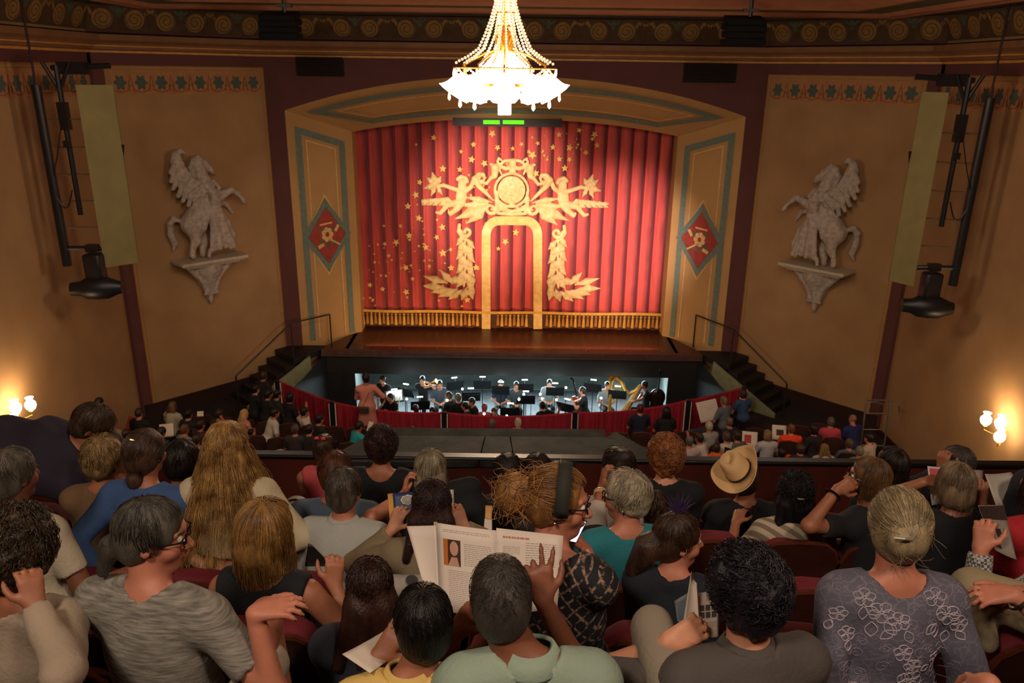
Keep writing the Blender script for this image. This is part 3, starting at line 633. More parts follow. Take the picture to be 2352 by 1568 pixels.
for k in range(10):
    a = 2*pi*(k+.5)/10; out = Vector((cos(a), sin(a), 0)); ax = (out*.55+Vector((0, 0, -1))).normalized()
    M = Matrix.Rotation(a, 3, 'Z') @ Matrix.Rotation(R(145), 3, 'Y')
    g = G(); n = 28; V = []
    for r, z in ((.05, 0), (.09, .05), (.125, .12), (.15, .2), (.185, .26), (.22, .285)):
        for q in range(n):
            t = 2*pi*q/n; rr = r*(1+.05*cos(9*t)*(z/.28)); V.append(out*.56+Vector((0, 0, .22))+M @ Vector((rr*cos(t), rr*sin(t), z)))
    g.add(V, [(i*n+q, i*n+(q+1) % n, (i+1)*n+(q+1) % n, (i+1)*n+q) for i in range(5) for q in range(n)]); g.make('petal_shade', GLOW, ch)
    g = G(); P = [out*.08+Vector((0, 0, .55)), out*.28+Vector((0, 0, .5)), out*.45+Vector((0, 0, .42)), out*.58+Vector((0, 0, .35)), out*.57+Vector((0, 0, .22))]; g.tube(P, .014, 6); g.make('arm', BR, ch)
    g = G(); c = out*.66+Vector((0, 0, -.09)); g.lathe([(0, 0), (.008, -.01), (.022, -.07), (.024, -.1), (0, -.13)], c, n=8) if k % 2 == 0 else g.lathe([(0, .03), (.012, 0), (.02, -.06), (0, -.09)], out*.78+Vector((0, 0, -.02)), n=8); g.make('crystal_drop', GLOW, ch)
def swag(P, r, name='bead_chain'):
    P = [np.array(p, float) for p in P]; g = G(); acc = 0
    for a, b in zip(P[:-1], P[1:]):
        L = np.linalg.norm(b-a); n = max(1, int(L/(2.05*r)))
        for i in range(n): g.ball(a+(b-a)*i/n, r, 5)
    g.make(name, BEAD, ch)
for k in range(10):
    a = 2*pi*k/10+.1; c, s_ = cos(a), sin(a)
    swag([(r_*c, r_*s_, z_) for r_, z_ in ((.13, 1.4), (.14, 1.12), (.2, .92), (.28, .72), (.36, .56), (.5, .46), (.62, .40), (.70, .35))], .019)
    a += .31; c, s_ = cos(a), sin(a)
    swag([(r_*c, r_*s_, z_) for r_, z_ in ((.11, 1.45), (.1, 1.0), (.14, .75), (.2, .6), (.3, .42), (.42, .25))], .017)
    a += .1; c, s_ = cos(a), sin(a); a2 = a+.5
    swag([(.70*cos(a+t*.63), .70*sin(a+t*.63), .30-.09*sin(pi*t)) for t in np.linspace(0, 1, 7)], .016)
lamp('chandelier_glow', 'POINT', (cx0, CY, cz0-.45), 330, (1, .74, .48), shadow_soft_size=.35)
lamp('chandelier_uplight', 'POINT', (cx0, CY, cz0+1.0), 60, (1, .70, .42), shadow_soft_size=.3)
# ================================================================ wall lamps
GLB = mat('lit_globe', 'fff4e0', emit=14, ecol='ffe9c0', var=0)
for side, px, py in ((-1, 28, 965), (1, 2305, 1000)):
    X = side*9.47; d = ray(px, py); t = X/d[0]; P = np.array([X, d[1]*t, CZ+d[2]*t])
    T = thing('wall_lamp', 'brass bracket lamp with lit glass globes on the %s side wall' % ('left' if side < 0 else 'right'), 'lamp', P)
    g = G(); g.lathe([(.0, .0), (.09, .0), (.07, .03), (.02, .05)], n=14, M=Matrix.Rotation(R(-90*side), 3, 'Y')); g.make('back_plate', BR, T)
    for k, (dy, dz) in enumerate(((-.28, -.02), (.22, .10), (-.05, .16))):
        o = -side*(.26 if k < 2 else .15)
        g = G(); g.tube([(0, 0, 0), (o*.5, dy*.5, -.12+dz), (o, dy, -.08+dz), (o, dy, .0+dz)], .009, 6); g.lathe([(.02, -.0), (.06, .01), (.045, .03)], (o, dy, dz), n=12); g.make('bracket_arm', BR, T)
        g = G(); g.lathe([(.03, .02), (.075, .05), (.1, .11), (.095, .17), (.055, .22), (.05, .25), (.075, .28)], (o, dy, dz), n=18); g.make('globe', GLB, T)
    lamp('wall_lamp_bulb', 'POINT', (P[0]-side*.42, P[1], P[2]+.45), 38, (1, .68, .34), shadow_soft_size=.14)
# ================================================================ winged horse statues
STO = mat('grey_plaster', 'aa9d92', rough=.7, var=.25, scale=9, bump=.25, bscale=30)
def statue(side):
    fld = Field((-1.25, -1.0, -.1), (1.45, .0, 3.25), .022)
    def C(x, y, n=-.35): return np.array([side*(x-400)/345, n, (1140-.10*(x-410)-y)/345])
    def st(pts, r0, r1, n0=-.35, n1=None, k=.05):
        n1 = n0 if n1 is None else n1; m = len(pts)-1
        for i in range(m):
            a, b = i/m, (i+1)/m; fld.cone(C(*pts[i], n0+(n1-n0)*a), C(*pts[i+1], n0+(n1-n0)*b), r0+(r1-r0)*a, r0+(r1-r0)*b, k=k)
    st([(290, 790), (350, 700), (440, 600), (500, 530)], .36, .25, -.36); st([(250, 800), (300, 850)], .28, .24, -.4)
    st([(490, 500), (440, 400), (400, 290), (385, 215)], .25, .15, -.4, -.42); st([(370, 190), (400, 180), (450, 205), (500, 250), (530, 285)], .15, .065, -.42)
    st([(330, 330), (310, 250), (340, 180), (400, 140)], .07, .06, -.42, -.42, .03); st([(385, 150), (395, 118)], .04, .015, -.46, k=.02); st([(500, 250), (520, 275)], .09, .07, -.42)
    st([(520, 560), (610, 490), (680, 450)], .14, .085, -.45, -.55); st([(680, 450), (740, 490), (785, 535)], .075, .045, -.55); st([(785, 535), (805, 570)], .055, .06, -.55, k=.02)
    st([(540, 620), (620, 590), (680, 610)], .12, .07, -.25, -.12); st([(680, 610), (740, 700)], .06, .045, -.12)
    st([(260, 840), (280, 950), (235, 1040)], .21, .085, -.45); st([(235, 1040), (225, 1110)], .075, .09, -.45, k=.02); st([(330, 860), (370, 970), (350, 1110)], .2, .08, -.3)
    st([(180, 770), (110, 745), (75, 800), (75, 900), (105, 990)], .06, .10, -.3, -.16); st([(110, 990), (75, 1080)], .07, .02, -.16)
    # wing
    LE = [(400, 430), (320, 390), (250, 320), (205, 220), (170, 130), (215, 90), (250, 105)]
    st(LE, .11, .06, -.55, -.5, .03)
    for i, (e, s0) in enumerate((((140, 200), 4), ((115, 300), 3.6), ((105, 380), 3), ((120, 450), 2.5), ((160, 520), 2), ((200, 570), 1.5), ((250, 610), 1.1), ((310, 630), .7), ((360, 610), .4))):
        i0 = int(s0); f_ = s0-i0; a = np.array(LE[i0])*(1-f_)+np.array(LE[i0+1])*f_; st([tuple(a), e], .105, .06, -.52, -.42, .05)
    for a, b in (((390, 450), (300, 560)), ((330, 400), (215, 500)), ((260, 330), (170, 440)), ((400, 470), (360, 580))): st([a, b], .06, .04, -.62, -.5, .02)
    # robed figure
    st([(468, 470), (472, 560)], .13, .14, -.66, -.68); fld.ell(C(470, 408, -.66), (.085, .095, .11), k=.03); st([(455, 395), (440, 420)], .06, .05, -.6); st([(440, 505), (500, 500), (535, 480)], .05, .045, -.78, -.7); st([(490, 500), (540, 430), (500, 360)], .05, .04, -.7, -.6)
    for i, (x, y) in enumerate(((400, 1050), (430, 1040), (460, 1045), (490, 1030), (520, 1010), (560, 1020), (600, 1030), (640, 1020))):
        st([(470+i*4, 600), (470+(x-470)*.55, 800), (x, y)], .09, .055+.02*(i % 2), -.66, -.62+.04*(i % 3), .022)
    st([(440, 620), (370, 740), (345, 830)], .1, .07, -.64); st([(500, 640), (600, 780), (650, 900), (655, 1020)], .12, .07, -.55, -.45); st([(380, 1050), (370, 1110)], .05, .05, -.6); st([(470, 640), (450, 880)], .17, .1, -.62)
    fld.ripple(.006, 34, 3, (1, 1, .35))
    br = Field((-1.3, -.95, -1.55), (1.3, .03, .12), .024)
    for i in range(10):
        t = i/9; br.cone((0, -.05, -.1-.12*i), (side*-.0, -.12, -.1-.12*i), .44*(1-t)**1.2+.07, k=.03)
    for sx in (-1, 1):
        br.cone((sx*.62, -.35, -.12), (sx*.24, -.3, -.55), .09, .08, k=.04); br.cone((sx*.24, -.3, -.55), (sx*.2, -.3, -.6), .08, .09, k=.03); br.cone((sx*.2, -.3, -.6), (sx*.12, -.26, -.98), .09, .07, k=.03); br.cone((sx*.12, -.3, -.9), (sx*.2, -.28, -1.0), .05, .04, k=.02)
    br.cone((0, -.5, -.1), (0, -.25, -.8), .16, .12, k=.04); br.cone((0, -.25, -.8), (0, -.18, -1.28), .12, .05, k=.03)
    br.cut((0, 0.0, 0), (0, 1, 0)); br.ripple(.006, 26, 5, (1, 1, .3))
    return fld.mesh(), br.mesh()
for side in (-1, 1):
    a = 2.2; org = np.array([side*(6.55+.693*a), 21.57-.721*a, 4.06])
    T = thing('winged_horse_statue', 'grey plaster statue of a rearing winged horse with robed figure on the %s wall bracket' % ('left' if side < 0 else 'right'), 'statue', org, rz=R(46.1) if side < 0 else R(-46.1)); T.scale = (.88, .88, .88)
    (V, Fq), (V2, F2) = statue(-side)
    if side > 0: Fq = Fq; F2 = F2
    link('horse_and_rider', raw_mesh('horse_and_rider', V, Fq, STO, 180), T)
    g = G(); g.box((0, -.42, -.02), (2.0, .84, .09)); g.box((0, -.38, -.09), (1.85, .74, .06)); g.box((0, -.34, -.15), (1.6, .66, .06)); g.make('shelf', mat('pale_plaster', 'b5a893', rough=.6, var=.15), T, bevel=.012)
    link('bracket', raw_mesh('bracket', V2-np.array([0, 0, .1]), F2, STO, 180), T)
# ================================================================ hung side panels, poles, moving lights
PAN = mat('pale_olive_panel', '7f7448', rough=.8, var=.1, scale=3)
for side in (-1, 1):
    YP = 15.3
    def q(x, y, Y=YP): return PY(x if side < 0 else {0: 0}.get(0) or x, y, Y)
    if side < 0: b0, b1, t0, po0, po1 = (243, 612), (320, 598), (195, 195), (90, 195), (155, 610)
    else: b0, b1, t0, po0, po1 = (2095, 655), (2040, 640), (2160, 212), (2262, 225), (2188, 655)
    wd = 'left' if side < 0 else 'right'
    B0 = PY(*b0, YP); B1 = PY(*b1, YP+.45); Z1 = PY(*t0, YP)[2]
    T = thing('acoustic_panel', 'tall pale olive panel hung before the %s statue wall' % wd, 'panel', (*B0[:2], B0[2]))
    g = GW(); g.prism([(B0[0], B0[1], B0[2]), (B1[0], B1[1], B0[2]), (B1[0], B1[1], Z1), (B0[0], B0[1], Z1)], (-side*.02, -.09, 0)); g.make('board', PAN, T, smooth=0)
    g = GW(); mz = Z1-1.1; g.add([(B1[0]-side*.02, B1[1]-.1, mz), (B1[0]-side*.12, B1[1]-.17, mz), (B1[0]-side*.05, B1[1]-.12, mz-.25)], [(0, 1, 2)]) ; g.make('black_tab', DARKM, T, smooth=0)
    A = PY(*po0, YP-.2); Bt = PY(*po1, YP-.2); px_ = (A[0]+Bt[0])/2
    T = thing('lighting_pole', 'long black vertical lighting pole with crossbars beside the %s olive panel' % wd, 'pole', (Bt[0], YP-.2, Bt[2]))
    g = GW(); g.tube([(Bt[0], YP-.2, Bt[2]), (Bt[0], YP-.2, A[2])], .085, 10); g.make('pole', DARKM, T)
    g = GW(); g.tube([(Bt[0], YP-.2, A[2]), (Bt[0], YP-.2, 9.98)], .02, 6); g.make('suspension_cable', mat('cable_brown', '2a1712'), T)
    mx = (Bt[0]+B0[0])/2+side*-.05; g = GW(); g.tube([(mx, YP-.1, A[2]+.35), (mx, YP-.1, A[2]-2.4)], .05, 8); g.box((mx, YP-.1, A[2]-.55), (.16, .14, .5)); g.box((mx, YP-.15, A[2]-1.05), (.1, .12, .12)); g.make('drop_pipe', DARKM, T)
    for z in np.linspace(Bt[2]+.75, A[2]-.1, 6):
        g = GW(); g.tube([(Bt[0], YP-.2, z), (B0[0], YP, z)], .018, 6); g.make('crossbar', mat('bar_brown', '5c4326', rough=.5), T)
    g = GW(); g.tube([(mx+side*.1, YP-.1, A[2]+.3), (mx-side*.9, YP+.1, A[2]+.35)], .05, 8); g.box((mx-side*.25, YP, A[2]+.3), (.5, .2, .22)); g.tube([(mx+side*.25, YP-.1, A[2]+.4), (mx, YP-.1, A[2]-.1)], .035, 6); g.tube([(mx-side*.25, YP-.1, A[2]+.4), (mx, YP-.1, A[2]-.1)], .035, 6); g.make('top_clamp', DARKM, T)
    g = GW(); P = []; z0 = A[2]-1.9
    for t in np.linspace(0, 1, 9): P.append((Bt[0]+(mx-Bt[0])*t, YP-.25, z0-.35*sin(pi*t)))
    g.tube(P, .014, 5); P = [(Bt[0], YP-.25, z0+.1), ((mx+Bt[0])/2, YP-.25, z0+.6), (mx, YP-.2, z0+1.3)]; g.tube(P, .01, 5); g.make('cable', DARKM, T)
    g = GW(); zb = Bt[2]+.35; lx = PY(228 if side < 0 else 2135, 650, YP-.1)[0]
    g.tube([(Bt[0], YP-.2, zb), (lx, YP-.15, zb), (B0[0], YP, zb-.05)], .045, 8); g.box((lx, YP-.15, zb), (.22, .14, .14)); g.make('bottom_arm', DARKM, T)
    T = thing('stage_light', 'black moving-head spotlight hanging below the %s lighting pole' % wd, 'light', (lx, YP-.15, zb-.1))
    g = GW(); g.box((lx, YP-.15, zb-.38), (.34, .3, .55)); g.make('yoke', DARKM, T, bevel=.05)
    M = Matrix.Rotation(R(90), 3, 'Y') @ Matrix.Rotation(R(12*side), 3, 'X')
    g = GW(); g.lathe([(.0, -.5), (.13, -.48), (.15, -.3), (.21, -.2), (.23, .0), (.22, .2), (.14, .38), (.12, .46), (0, .48)], (lx, YP-.2, zb-.8), n=20, M=M); g.make('lamp_head', DARKM, T)
# line speakers hanging from the ceiling and wall grilles
for nm, (x0, y0, x1, y1), pos in (('line_speaker', (598, 28, 690, 92), 'left'), ('line_speaker', (1666, 38, 1750, 105), 'right')):
    Y = 16.6; a = PY(x0, y0, Y); b = PY(x1, y1, Y); c = (a+b)/2
    T = thing(nm, 'black louvred speaker hung under the ceiling on the %s, before the scroll frieze' % pos, 'speaker', c); h = (a[2]-b[2])/4
    for k in range(4): g = GW(); g.box((c[0], Y, b[2]+h*(k+.5)), (b[0]-a[0]-.04*(k % 2), .5, h*.92), rx=R(4*k)); g.make('cabinet', mat('speaker_black', '0b0b0c', rough=.8, spec=.15), T, bevel=.02)
    g = GW(); g.tube([(c[0]+.1, Y, a[2]), (c[0]+.1, Y, 10.2)], .04, 6); g.box((c[0]+.1, Y, a[2]+.12), (.3, .1, .05)); g.make('hanger', DARKM, T)
for k, (x0, y0, x1, y1) in enumerate(((677, 118, 790, 176), (1573, 134, 1690, 191))):
    Y = 21.5; a = PY(x0, y0, Y); b = PY(x1, y1, Y)
    T = thing('wall_grille', 'dark louvred grille high on the plum wall at the %s of the arch' % ('left', 'right')[k], 'grille', ((a[0]+b[0])/2, Y, b[2]))
    g = GW(); g.box(((a[0]+b[0])/2, 21.545, (a[2]+b[2])/2), (b[0]-a[0], .03, a[2]-b[2])); g.make('backing', mat('grille_black', '140c0c', rough=.8), T)
    for i in range(12): g = GW(); g.box(((a[0]+b[0])/2, 21.51, b[2]+(a[2]-b[2])*(i+.5)/12), (b[0]-a[0]-.03, .03, .018), rx=R(30)); g.make('slat', mat('grille_slat', '221312', rough=.7), T)
# ================================================================ pit rail
VR = mat('red_velvet', '8f0f26', rough=.8, sheen=.6, var=.25, scale=4, stretch=(4, 4, .5))
names = ['at the far left by the stairs', 'left of centre, behind the usher in pink', 'in the centre of the pit rail', 'right of centre before the harp', 'at the far right by the stairs']
for i in range(5):
    p, q = RT[i][:2], RT[i+1][:2]; L = np.linalg.norm(q-p); t = (q-p)/L; nn = np.array([t[1], -t[0]]); T = thing('velvet_rail', 'crimson velvet-draped rail '+names[i], 'rail', ((p[0]+q[0])/2, (p[1]+q[1])/2, 0), group=None)
    n = int(L/.02); bow = .16 if 0 < i < 4 else 0; g = GW(); V = []; dr = (i == 2)
    for k in range(n+1):
        s_ = k/n; b_ = bow*4*s_*(1-s_); c = p+t*L*s_+nn*b_
        for z, am in ((.85, .004), (.7, .012), (.4, .018), (.02, .022)):
            w = am*(sin(k*.9+sin(k*.23)*2)+.5*sin(k*.37)); V.append((c[0]+nn[0]*w, c[1]+nn[1]*w, z-(.03*sin(pi*s_) if z > .8 else 0)))
    g.add(V, [(4*k+j, 4*k+4+j, 4*k+5+j, 4*k+1+j) for k in range(n) for j in range(3)]); g.make('velvet_drape', VR, T, smooth=180)
    g = GW(); g.tube([(*(p+t*L*s_+nn*(bow*4*s_*(1-s_)-.03)), .85-.03*sin(pi*s_)) for s_ in np.linspace(0, 1, 9)], .035, 8); g.make('top_roll', VR, T)
for i, c in enumerate(RT):
    T = thing('rail_post', ['black post at the left end of the pit rail', 'black rail post left of the usher in pink', 'black rail post left of the grey-haired pair', 'black rail post below the cellist', 'black rail post near the long dark-haired woman', 'black post at the right end of the pit rail'][i], 'post', (c[0], c[1]-.11, 0))
    g = G(); g.box((0, 0, .48), (.11, .09, .96)); g.make('post', DARKM, T, bevel=.01)
    for s_ in (-1, 1): g = G(); g.box((s_*.075, .01, .45), (.02, .05, .86)); g.make('white_edge_strip', mat('white_tape', 'd8cdc0', rough=.6), T, smooth=0)
# pit lighting: stand lamps under the stage edge
lamp('pit_work_light', 'AREA', (0, 22.4, .28), 750, (.75, .93, 1), (0, 21.0, -1.1), shape='RECTANGLE', size=8.2, size_y=.5)
lamp('pit_work_light', 'AREA', (0, 20.4, .2), 22, (.8, .95, 1), (0, 21.6, -1.1), shape='RECTANGLE', size=7.0, size_y=.3)
SB, SW = mat('stand_black', '101214', rough=.45), mat('sheet_music', 'e8eef0', rough=.7)
LL = mat('stand_lamp_lit', 'f4fff0', emit=12, ecol='eaffef', var=0)
LV = mat('speaker_black', '0a0a0c', rough=.75, spec=.2)
def music_stand(loc, rz, label, sheets=True, lit=True, sc=1):
    T = thing('music_stand', label, 'music stand', loc, rz, 'music stands in the pit')
    g = G(); g.tube([(0, 0, .12), (0, 0, 1.0)], .013, 6)
    for k in range(3): a = 2*pi*k/3; g.tube([(0, 0, .2), (.26*cos(a), .26*sin(a), .01)], .009, 5)
    g.make('tripod_pole', SB, T)
    M = Matrix.Rotation(R(-25), 3, 'X'); g = G(); g.box((0, 0, 1.12), (.52*sc, .012, .34), rx=R(-25)); g.box((0, -.09, .97), (.52*sc, .06, .012)); g.make('desk', SB, T)
    if sheets:
        for s_ in (-1, 1): g = G(); g.box((s_*.115, -.02, 1.13), (.21, .006, .29), rx=R(-25), rz=R(3*s_)); g.make('sheet_music', SW, T, smooth=0)
    if lit:
        g = G(); g.tube([(0, .04, 1.27), (0, -.03, 1.36), (0, -.06, 1.35)], .006, 5); g.make('lamp_arm', SB, T); g = G(); g.box((0, -.07, 1.35), (.16, .03, .02)); g.make('clip_lamp', LL, T)
    return T
PZF = -1.1
SP = [(905, 903, '', 20), (965, 925, 'before the brass player in the pit', 190), (1045, 880, 'far back below the stage, left of centre', 200), (1082, 905, 'behind the dark-haired players left of centre', 185), (1108, 878, 'far back with slanted white pages', 180), (1150, 890, 'in the pit centre, with an amber tray', 175), (1205, 885, 'right of the pit centre with two dark books', 180), (1208, 912, 'right of centre in a cluster of small lamps', 180), (1275, 893, 'big dark one in front of the cellist', 180), (1362, 885, 'between the cellist and the harp', 165), (1300, 930, 'low before the cellist', 150), (1172, 940, 'low, just behind the centre of the velvet rail', 175), (930, 895, 'behind the ushers shoulder', 160), (1418, 900, 'left of the harp', 170)]
SPL = ['black music stand at the pit left, beside the pink usher', 'black music stand holding lit white scores, left part of the pit', 'black stand at the back of the pit, topped by slanted white pages', 'broad black stand behind the two dark-haired players', 'back-row stand with bright pages under the stage edge', 'stand with an amber-lit ledge in the middle of the pit', 'stand with dark books right of the pit middle', 'stand wrapped in a cluster of small round lights', 'big upright black stand left of the cellist', 'tilted stand with white scores between cellist and harp', 'low stand right in front of the cellist', 'low black stand just behind the middle of the velvet rail', 'stand just right of the usher, near the white sticks', 'stand half hidden by the gold harp column']
for (px, py, _, a), lb in zip(SP, SPL):
    P = PZ(px, py, PZF+1.2); music_stand((P[0], P[1], PZF), R(a), lb)
# small lamp heads seen as round lights
for i, (px, py) in enumerate(((973, 878), (1027, 919), (1062, 893), (1203, 905), (1192, 917), (1220, 915), (1245, 915), (1278, 918), (1381, 914), (1164, 963-8), (1112, 950), (934, 916), (1241, 905), (1300, 890))):
    P = PZ(px, py, PZF+1.15); T = thing('stand_lamp', ['round white lamp beside the brass player', 'round lamp under the curly-haired player', 'twin-lit lamp on the broad stand', 'upper lamp of the cluster right of the pit middle', 'left lamp of the cluster right of the pit middle', 'middle lamp of the cluster right of the pit middle', 'right lamp of the cluster, by the dark-haired head', 'lamp on the big stand before the cellist', 'lamp between cellist and harp column', 'lamp peeping over the middle of the velvet rail', 'lamp at the rail left of the red-shirted man', 'lamp by the slanted white sticks', 'wide pale lamp above the dark-haired head', 'small lamp left of the cellist face'][i], 'lamp', (P[0], P[1], PZF+.02), group='small lamps in the pit')
    g = G(); g.tube([(0, 0, 0), (0, 0, 1.1)], .01, 5); g.lathe([(0, 0), (.12, 0), (.12, .01), (0, .02)], n=10); g.make('stand', SB, T); g = G(); g.ball((0, 0, 1.13), .032, 8); g.make('bulb', LL, T)
# harp
HG = mat('harp_gold', 'b8842e', metal=.5, rough=.35)
B = PZ(1402, 985, PZF); P = PZ(1402, 905, -.0)
T = thing('harp', 'gilded concert harp on the right of the pit', 'harp', (P[0], P[1], PZF))
g = G(); g.lathe([(.09, 0), (.09, .1), (.055, .16), (.045, .8), (.045, 1.45), (.07, 1.5), (.08, 1.6), (.05, 1.66), (.0, 1.68)], n=16); g.make('column', HG, T)
g = G(); g.tube([(0, 0, 1.55), (.14, .02, 1.62), (.3, .04, 1.5), (.42, .05, 1.22), (.55, .06, 1.1), (.72, .07, 1.2), (.86, .08, 1.36)], [.05, .055, .05, .045, .045, .05, .05], 8); g.make('neck', HG, T)
g = G(); g.tube([(.86, .08, 1.34), (.45, .04, .55), (.12, 0, .12)], [.06, .11, .16], 8); g.make('soundbox', mat('harp_wood', 'a67a3c', rough=.4), T)
g = G(); g.box((.05, 0, .06), (.45, .34, .12)); g.make('pedal_base', HG, T, bevel=.02)
for i in range(22):
    t = i/21; g = G(); x = .08+.72*t; zt2 = np.interp(x, [0, .14, .3, .42, .55, .72, .86], [1.55, 1.6, 1.48, 1.2, 1.08, 1.18, 1.32]); zb2 = np.interp(x, [.1, .45, .86], [.2, .58, 1.3]); g.tube([(x, .04, zb2), (x, .04, zt2)], .0025, 4); g.make('string', mat('harp_string', 'c9b27a'), T)
# ================================================================ balcony
ROWF = [None, 5.075, 5.375, 5.575, 5.88, 6.20, 6.55, 6.9]      # floor of each row
ROWB = [None, 4.45, 3.75, 3.05, 2.35, 1.62, .9, .2]       # y of each row's seat backs
g = G(); prev = 5.75
for r in range(1, 8):
    y1 = prev; y0 = ROWB[r]-.12; g.box((0, (y0+y1)/2, ROWF[r]-.2), (12, y1-y0, .4)); prev = y0
struct('floor_balcony', g, FLOORC, smooth=0)
RZ = PY(1176, 1066, 5.62)[2]
g = G(); g.box((0, 5.74, (RZ+3.9)/2-.02), (12.6, .12, RZ-3.9)); struct('wall_balcony_front', g, BALC, smooth=0)
T = thing('balcony_rail', 'black polished top rail running along the balcony front', 'rail', (0, 5.72, RZ))
g = GW(); g.box((0, 5.73, RZ+.0), (12.6, .10, .04)); g.make('rail_cap', mat('black_lacquer', '120e0c', rough=.4, spec=.35, bump=.1, bscale=12), T, bevel=.015)
for (x0, x1) in ((1645, 1735), (600, 770), (2000, 2110)):
    pass
for i, (a, b, c) in enumerate(((1652, 1005, 1658), (560, 1002, 602), (768, 1012, 735))):
    A = PY(c, 1062, 5.78); Bq = PY(a, b, 6.0); g = GW(); g.tube([(Bq[0], 5.78, A[2]), (Bq[0], 5.80, Bq[2]), (Bq[0]+(.32 if i == 0 else -.3), 5.84, A[2])], .014, 6); g.make('brace', DARKM, T)
# spotlight shelf in front of the rail
SHZ = RZ+.0
q = [PZ(787, 1060, SHZ), PZ(1490, 1060, SHZ), PZ(1392, 1004, SHZ), PZ(893, 1000, SHZ)]
T = thing('projecting_shelf', 'worn black projecting shelf with raised edges beyond the balcony rail', 'shelf', (0, 6.4, SHZ-.1))
WB = mat('worn_black_board', '1d1d1b', rough=.75, spec=.25, var=.55, scale=7, col2='30302c', bump=.15, bscale=15)
for a0, a1 in ((0, .44), (.445, .555), (.56, 1)):
    P = [q[0]*(1-a0)+q[1]*a0, q[0]*(1-a1)+q[1]*a1, q[3]*(1-a1)+q[2]*a1, q[3]*(1-a0)+q[2]*a0]; g = GW(); g.prism([tuple(p) for p in P], (0, 0, -.05)); g.make('board', WB, T, smooth=0)
for a, b in ((q[0], q[3]), (q[3], q[2]), (q[2], q[1])):
    g = GW(); d = (b-a)/np.linalg.norm(b-a); nn = np.array([d[1], -d[0], 0])*-.11
    g.prism([tuple(a+[0, 0, .0]), tuple(b+[0, 0, .0]), tuple(b+nn+[0, 0, .025]), tuple(a+nn+[0, 0, .025])], (0, 0, -.06)); g.make('raised_edge', WB, T, smooth=0)
# ---------------------------------------------------------------- theatre seats
SEATW = mat('seat_wood', '3a1a12', rough=.42, var=.3, scale=4, stretch=(1, 1, 3), coat=.2)
SEATE = mat('seat_edge', '4e2417', rough=.3, coat=.4)
VELS = mat('seat_velvet', '64101c', rough=.85, sheen=.5, var=.2, scale=10)
def seat_proto(first_loc, label, group):
    T = thing('theatre_chair', label, 'theatre chair', first_loc, 0, group)
    w = .225; prof = [(-w, .30), (-w, .80), (-w+.03, .88), (-w+.09, .925), (0, .935), (w-.09, .925), (w-.03, .88), (w, .80), (w, .30)]
    g = G(); g.prism([(x, -.02-(z-.3)*.12, z) for x, z in prof], (0, .025, 0)); g.make('back_panel', SEATW, T, bevel=.006)
    g = G(); g.tube([(x*1.0, -.01-(z-.3)*.12, z) for x, z in prof[1:-1]], .013, 6); g.make('back_edge', SEATE, T)
    g = G(); g.prism([(x*.88, .03-(z-.3)*.12, .3+(z-.3)*.99) for x, z in prof], (0, .10, 0)); g.make('back_cushion', VELS, T, bevel=.02)
    g = G(); g.box((0, .25, .43), (.42, .40, .09), rx=R(4)); g.make('seat_cushion', VELS, T, bevel=.03)
    for s_ in (-1, 1):
        g = G(); g.box((s_*.235, .2, .62), (.045, .38, .03)); g.make('armrest', mat('armrest_oak', '6e4222', rough=.4), T, bevel=.008)
        g = G(); g.box((s_*.235, .13, .31), (.02, .30, .62)); g.make('standard', mat('cast_iron', '17110f', rough=.5), T)
    return T
ORD = {1: 'front row of the balcony', 2: 'second balcony row', 3: 'third balcony row', 4: 'fourth balcony row', 5: 'nearest balcony row'}
proto = None; SPITCH = .47
for r in range(5, 0, -1):
    x0 = 1.81-SPITCH/2 if r == 2 else 1.50+.11*r
    half = {1: 9, 2: 8, 3: 7, 4: 6, 5: 5}[r]
    for k in range(-half-3, half):
        x = x0+k*SPITCH
        if abs(x) > {1: 4.4, 2: 4.0, 3: 3.5, 4: 3.0, 5: 2.5}[r]: continue
        t = int(round(x/SPITCH)); sd = 'left' if x < 0 else 'right'
        lb = 'dark wooden seat with red velvet, %s, %s of the centre' % (ORD[r], sd)
        if proto is None: proto = seat_proto((x, ROWB[r], ROWF[r]), lb, 'seats %s, %s' % (ORD[r], sd)); o = proto
        else: o = copy_tree(proto); o.location = (x, ROWB[r], ROWF[r])
        o['label'] = lb; o['group'] = 'seats %s, %s' % (ORD[r], sd); o.name = 'theatre_chair'
# the teal padded chair on the left
tc = PY(335, 1085, 3.98)
T = thing('padded_chair', 'teal upholstered chair back behind the woman in blue denim', 'chair', (tc[0], 3.9, ROWF[2]))
g = G(); g.box((0, 0, .78), (.42, .07, .42)); g.make('backrest', mat('teal_pad', '1f3a42', rough=.8, sheen=.3), T, bevel=.06); g = G(); g.box((0, .24, .45), (.42, .42, .09)); g.make('seat', _M['teal_pad'], T, bevel=.03)
for a in (-1, 1):
    for b in (0, 1): g = G(); g.tube([(a*.18, .06+b*.36, 0), (a*.18, .06+b*.36, .44)], .014, 6); g.make('leg', DARKM, T)
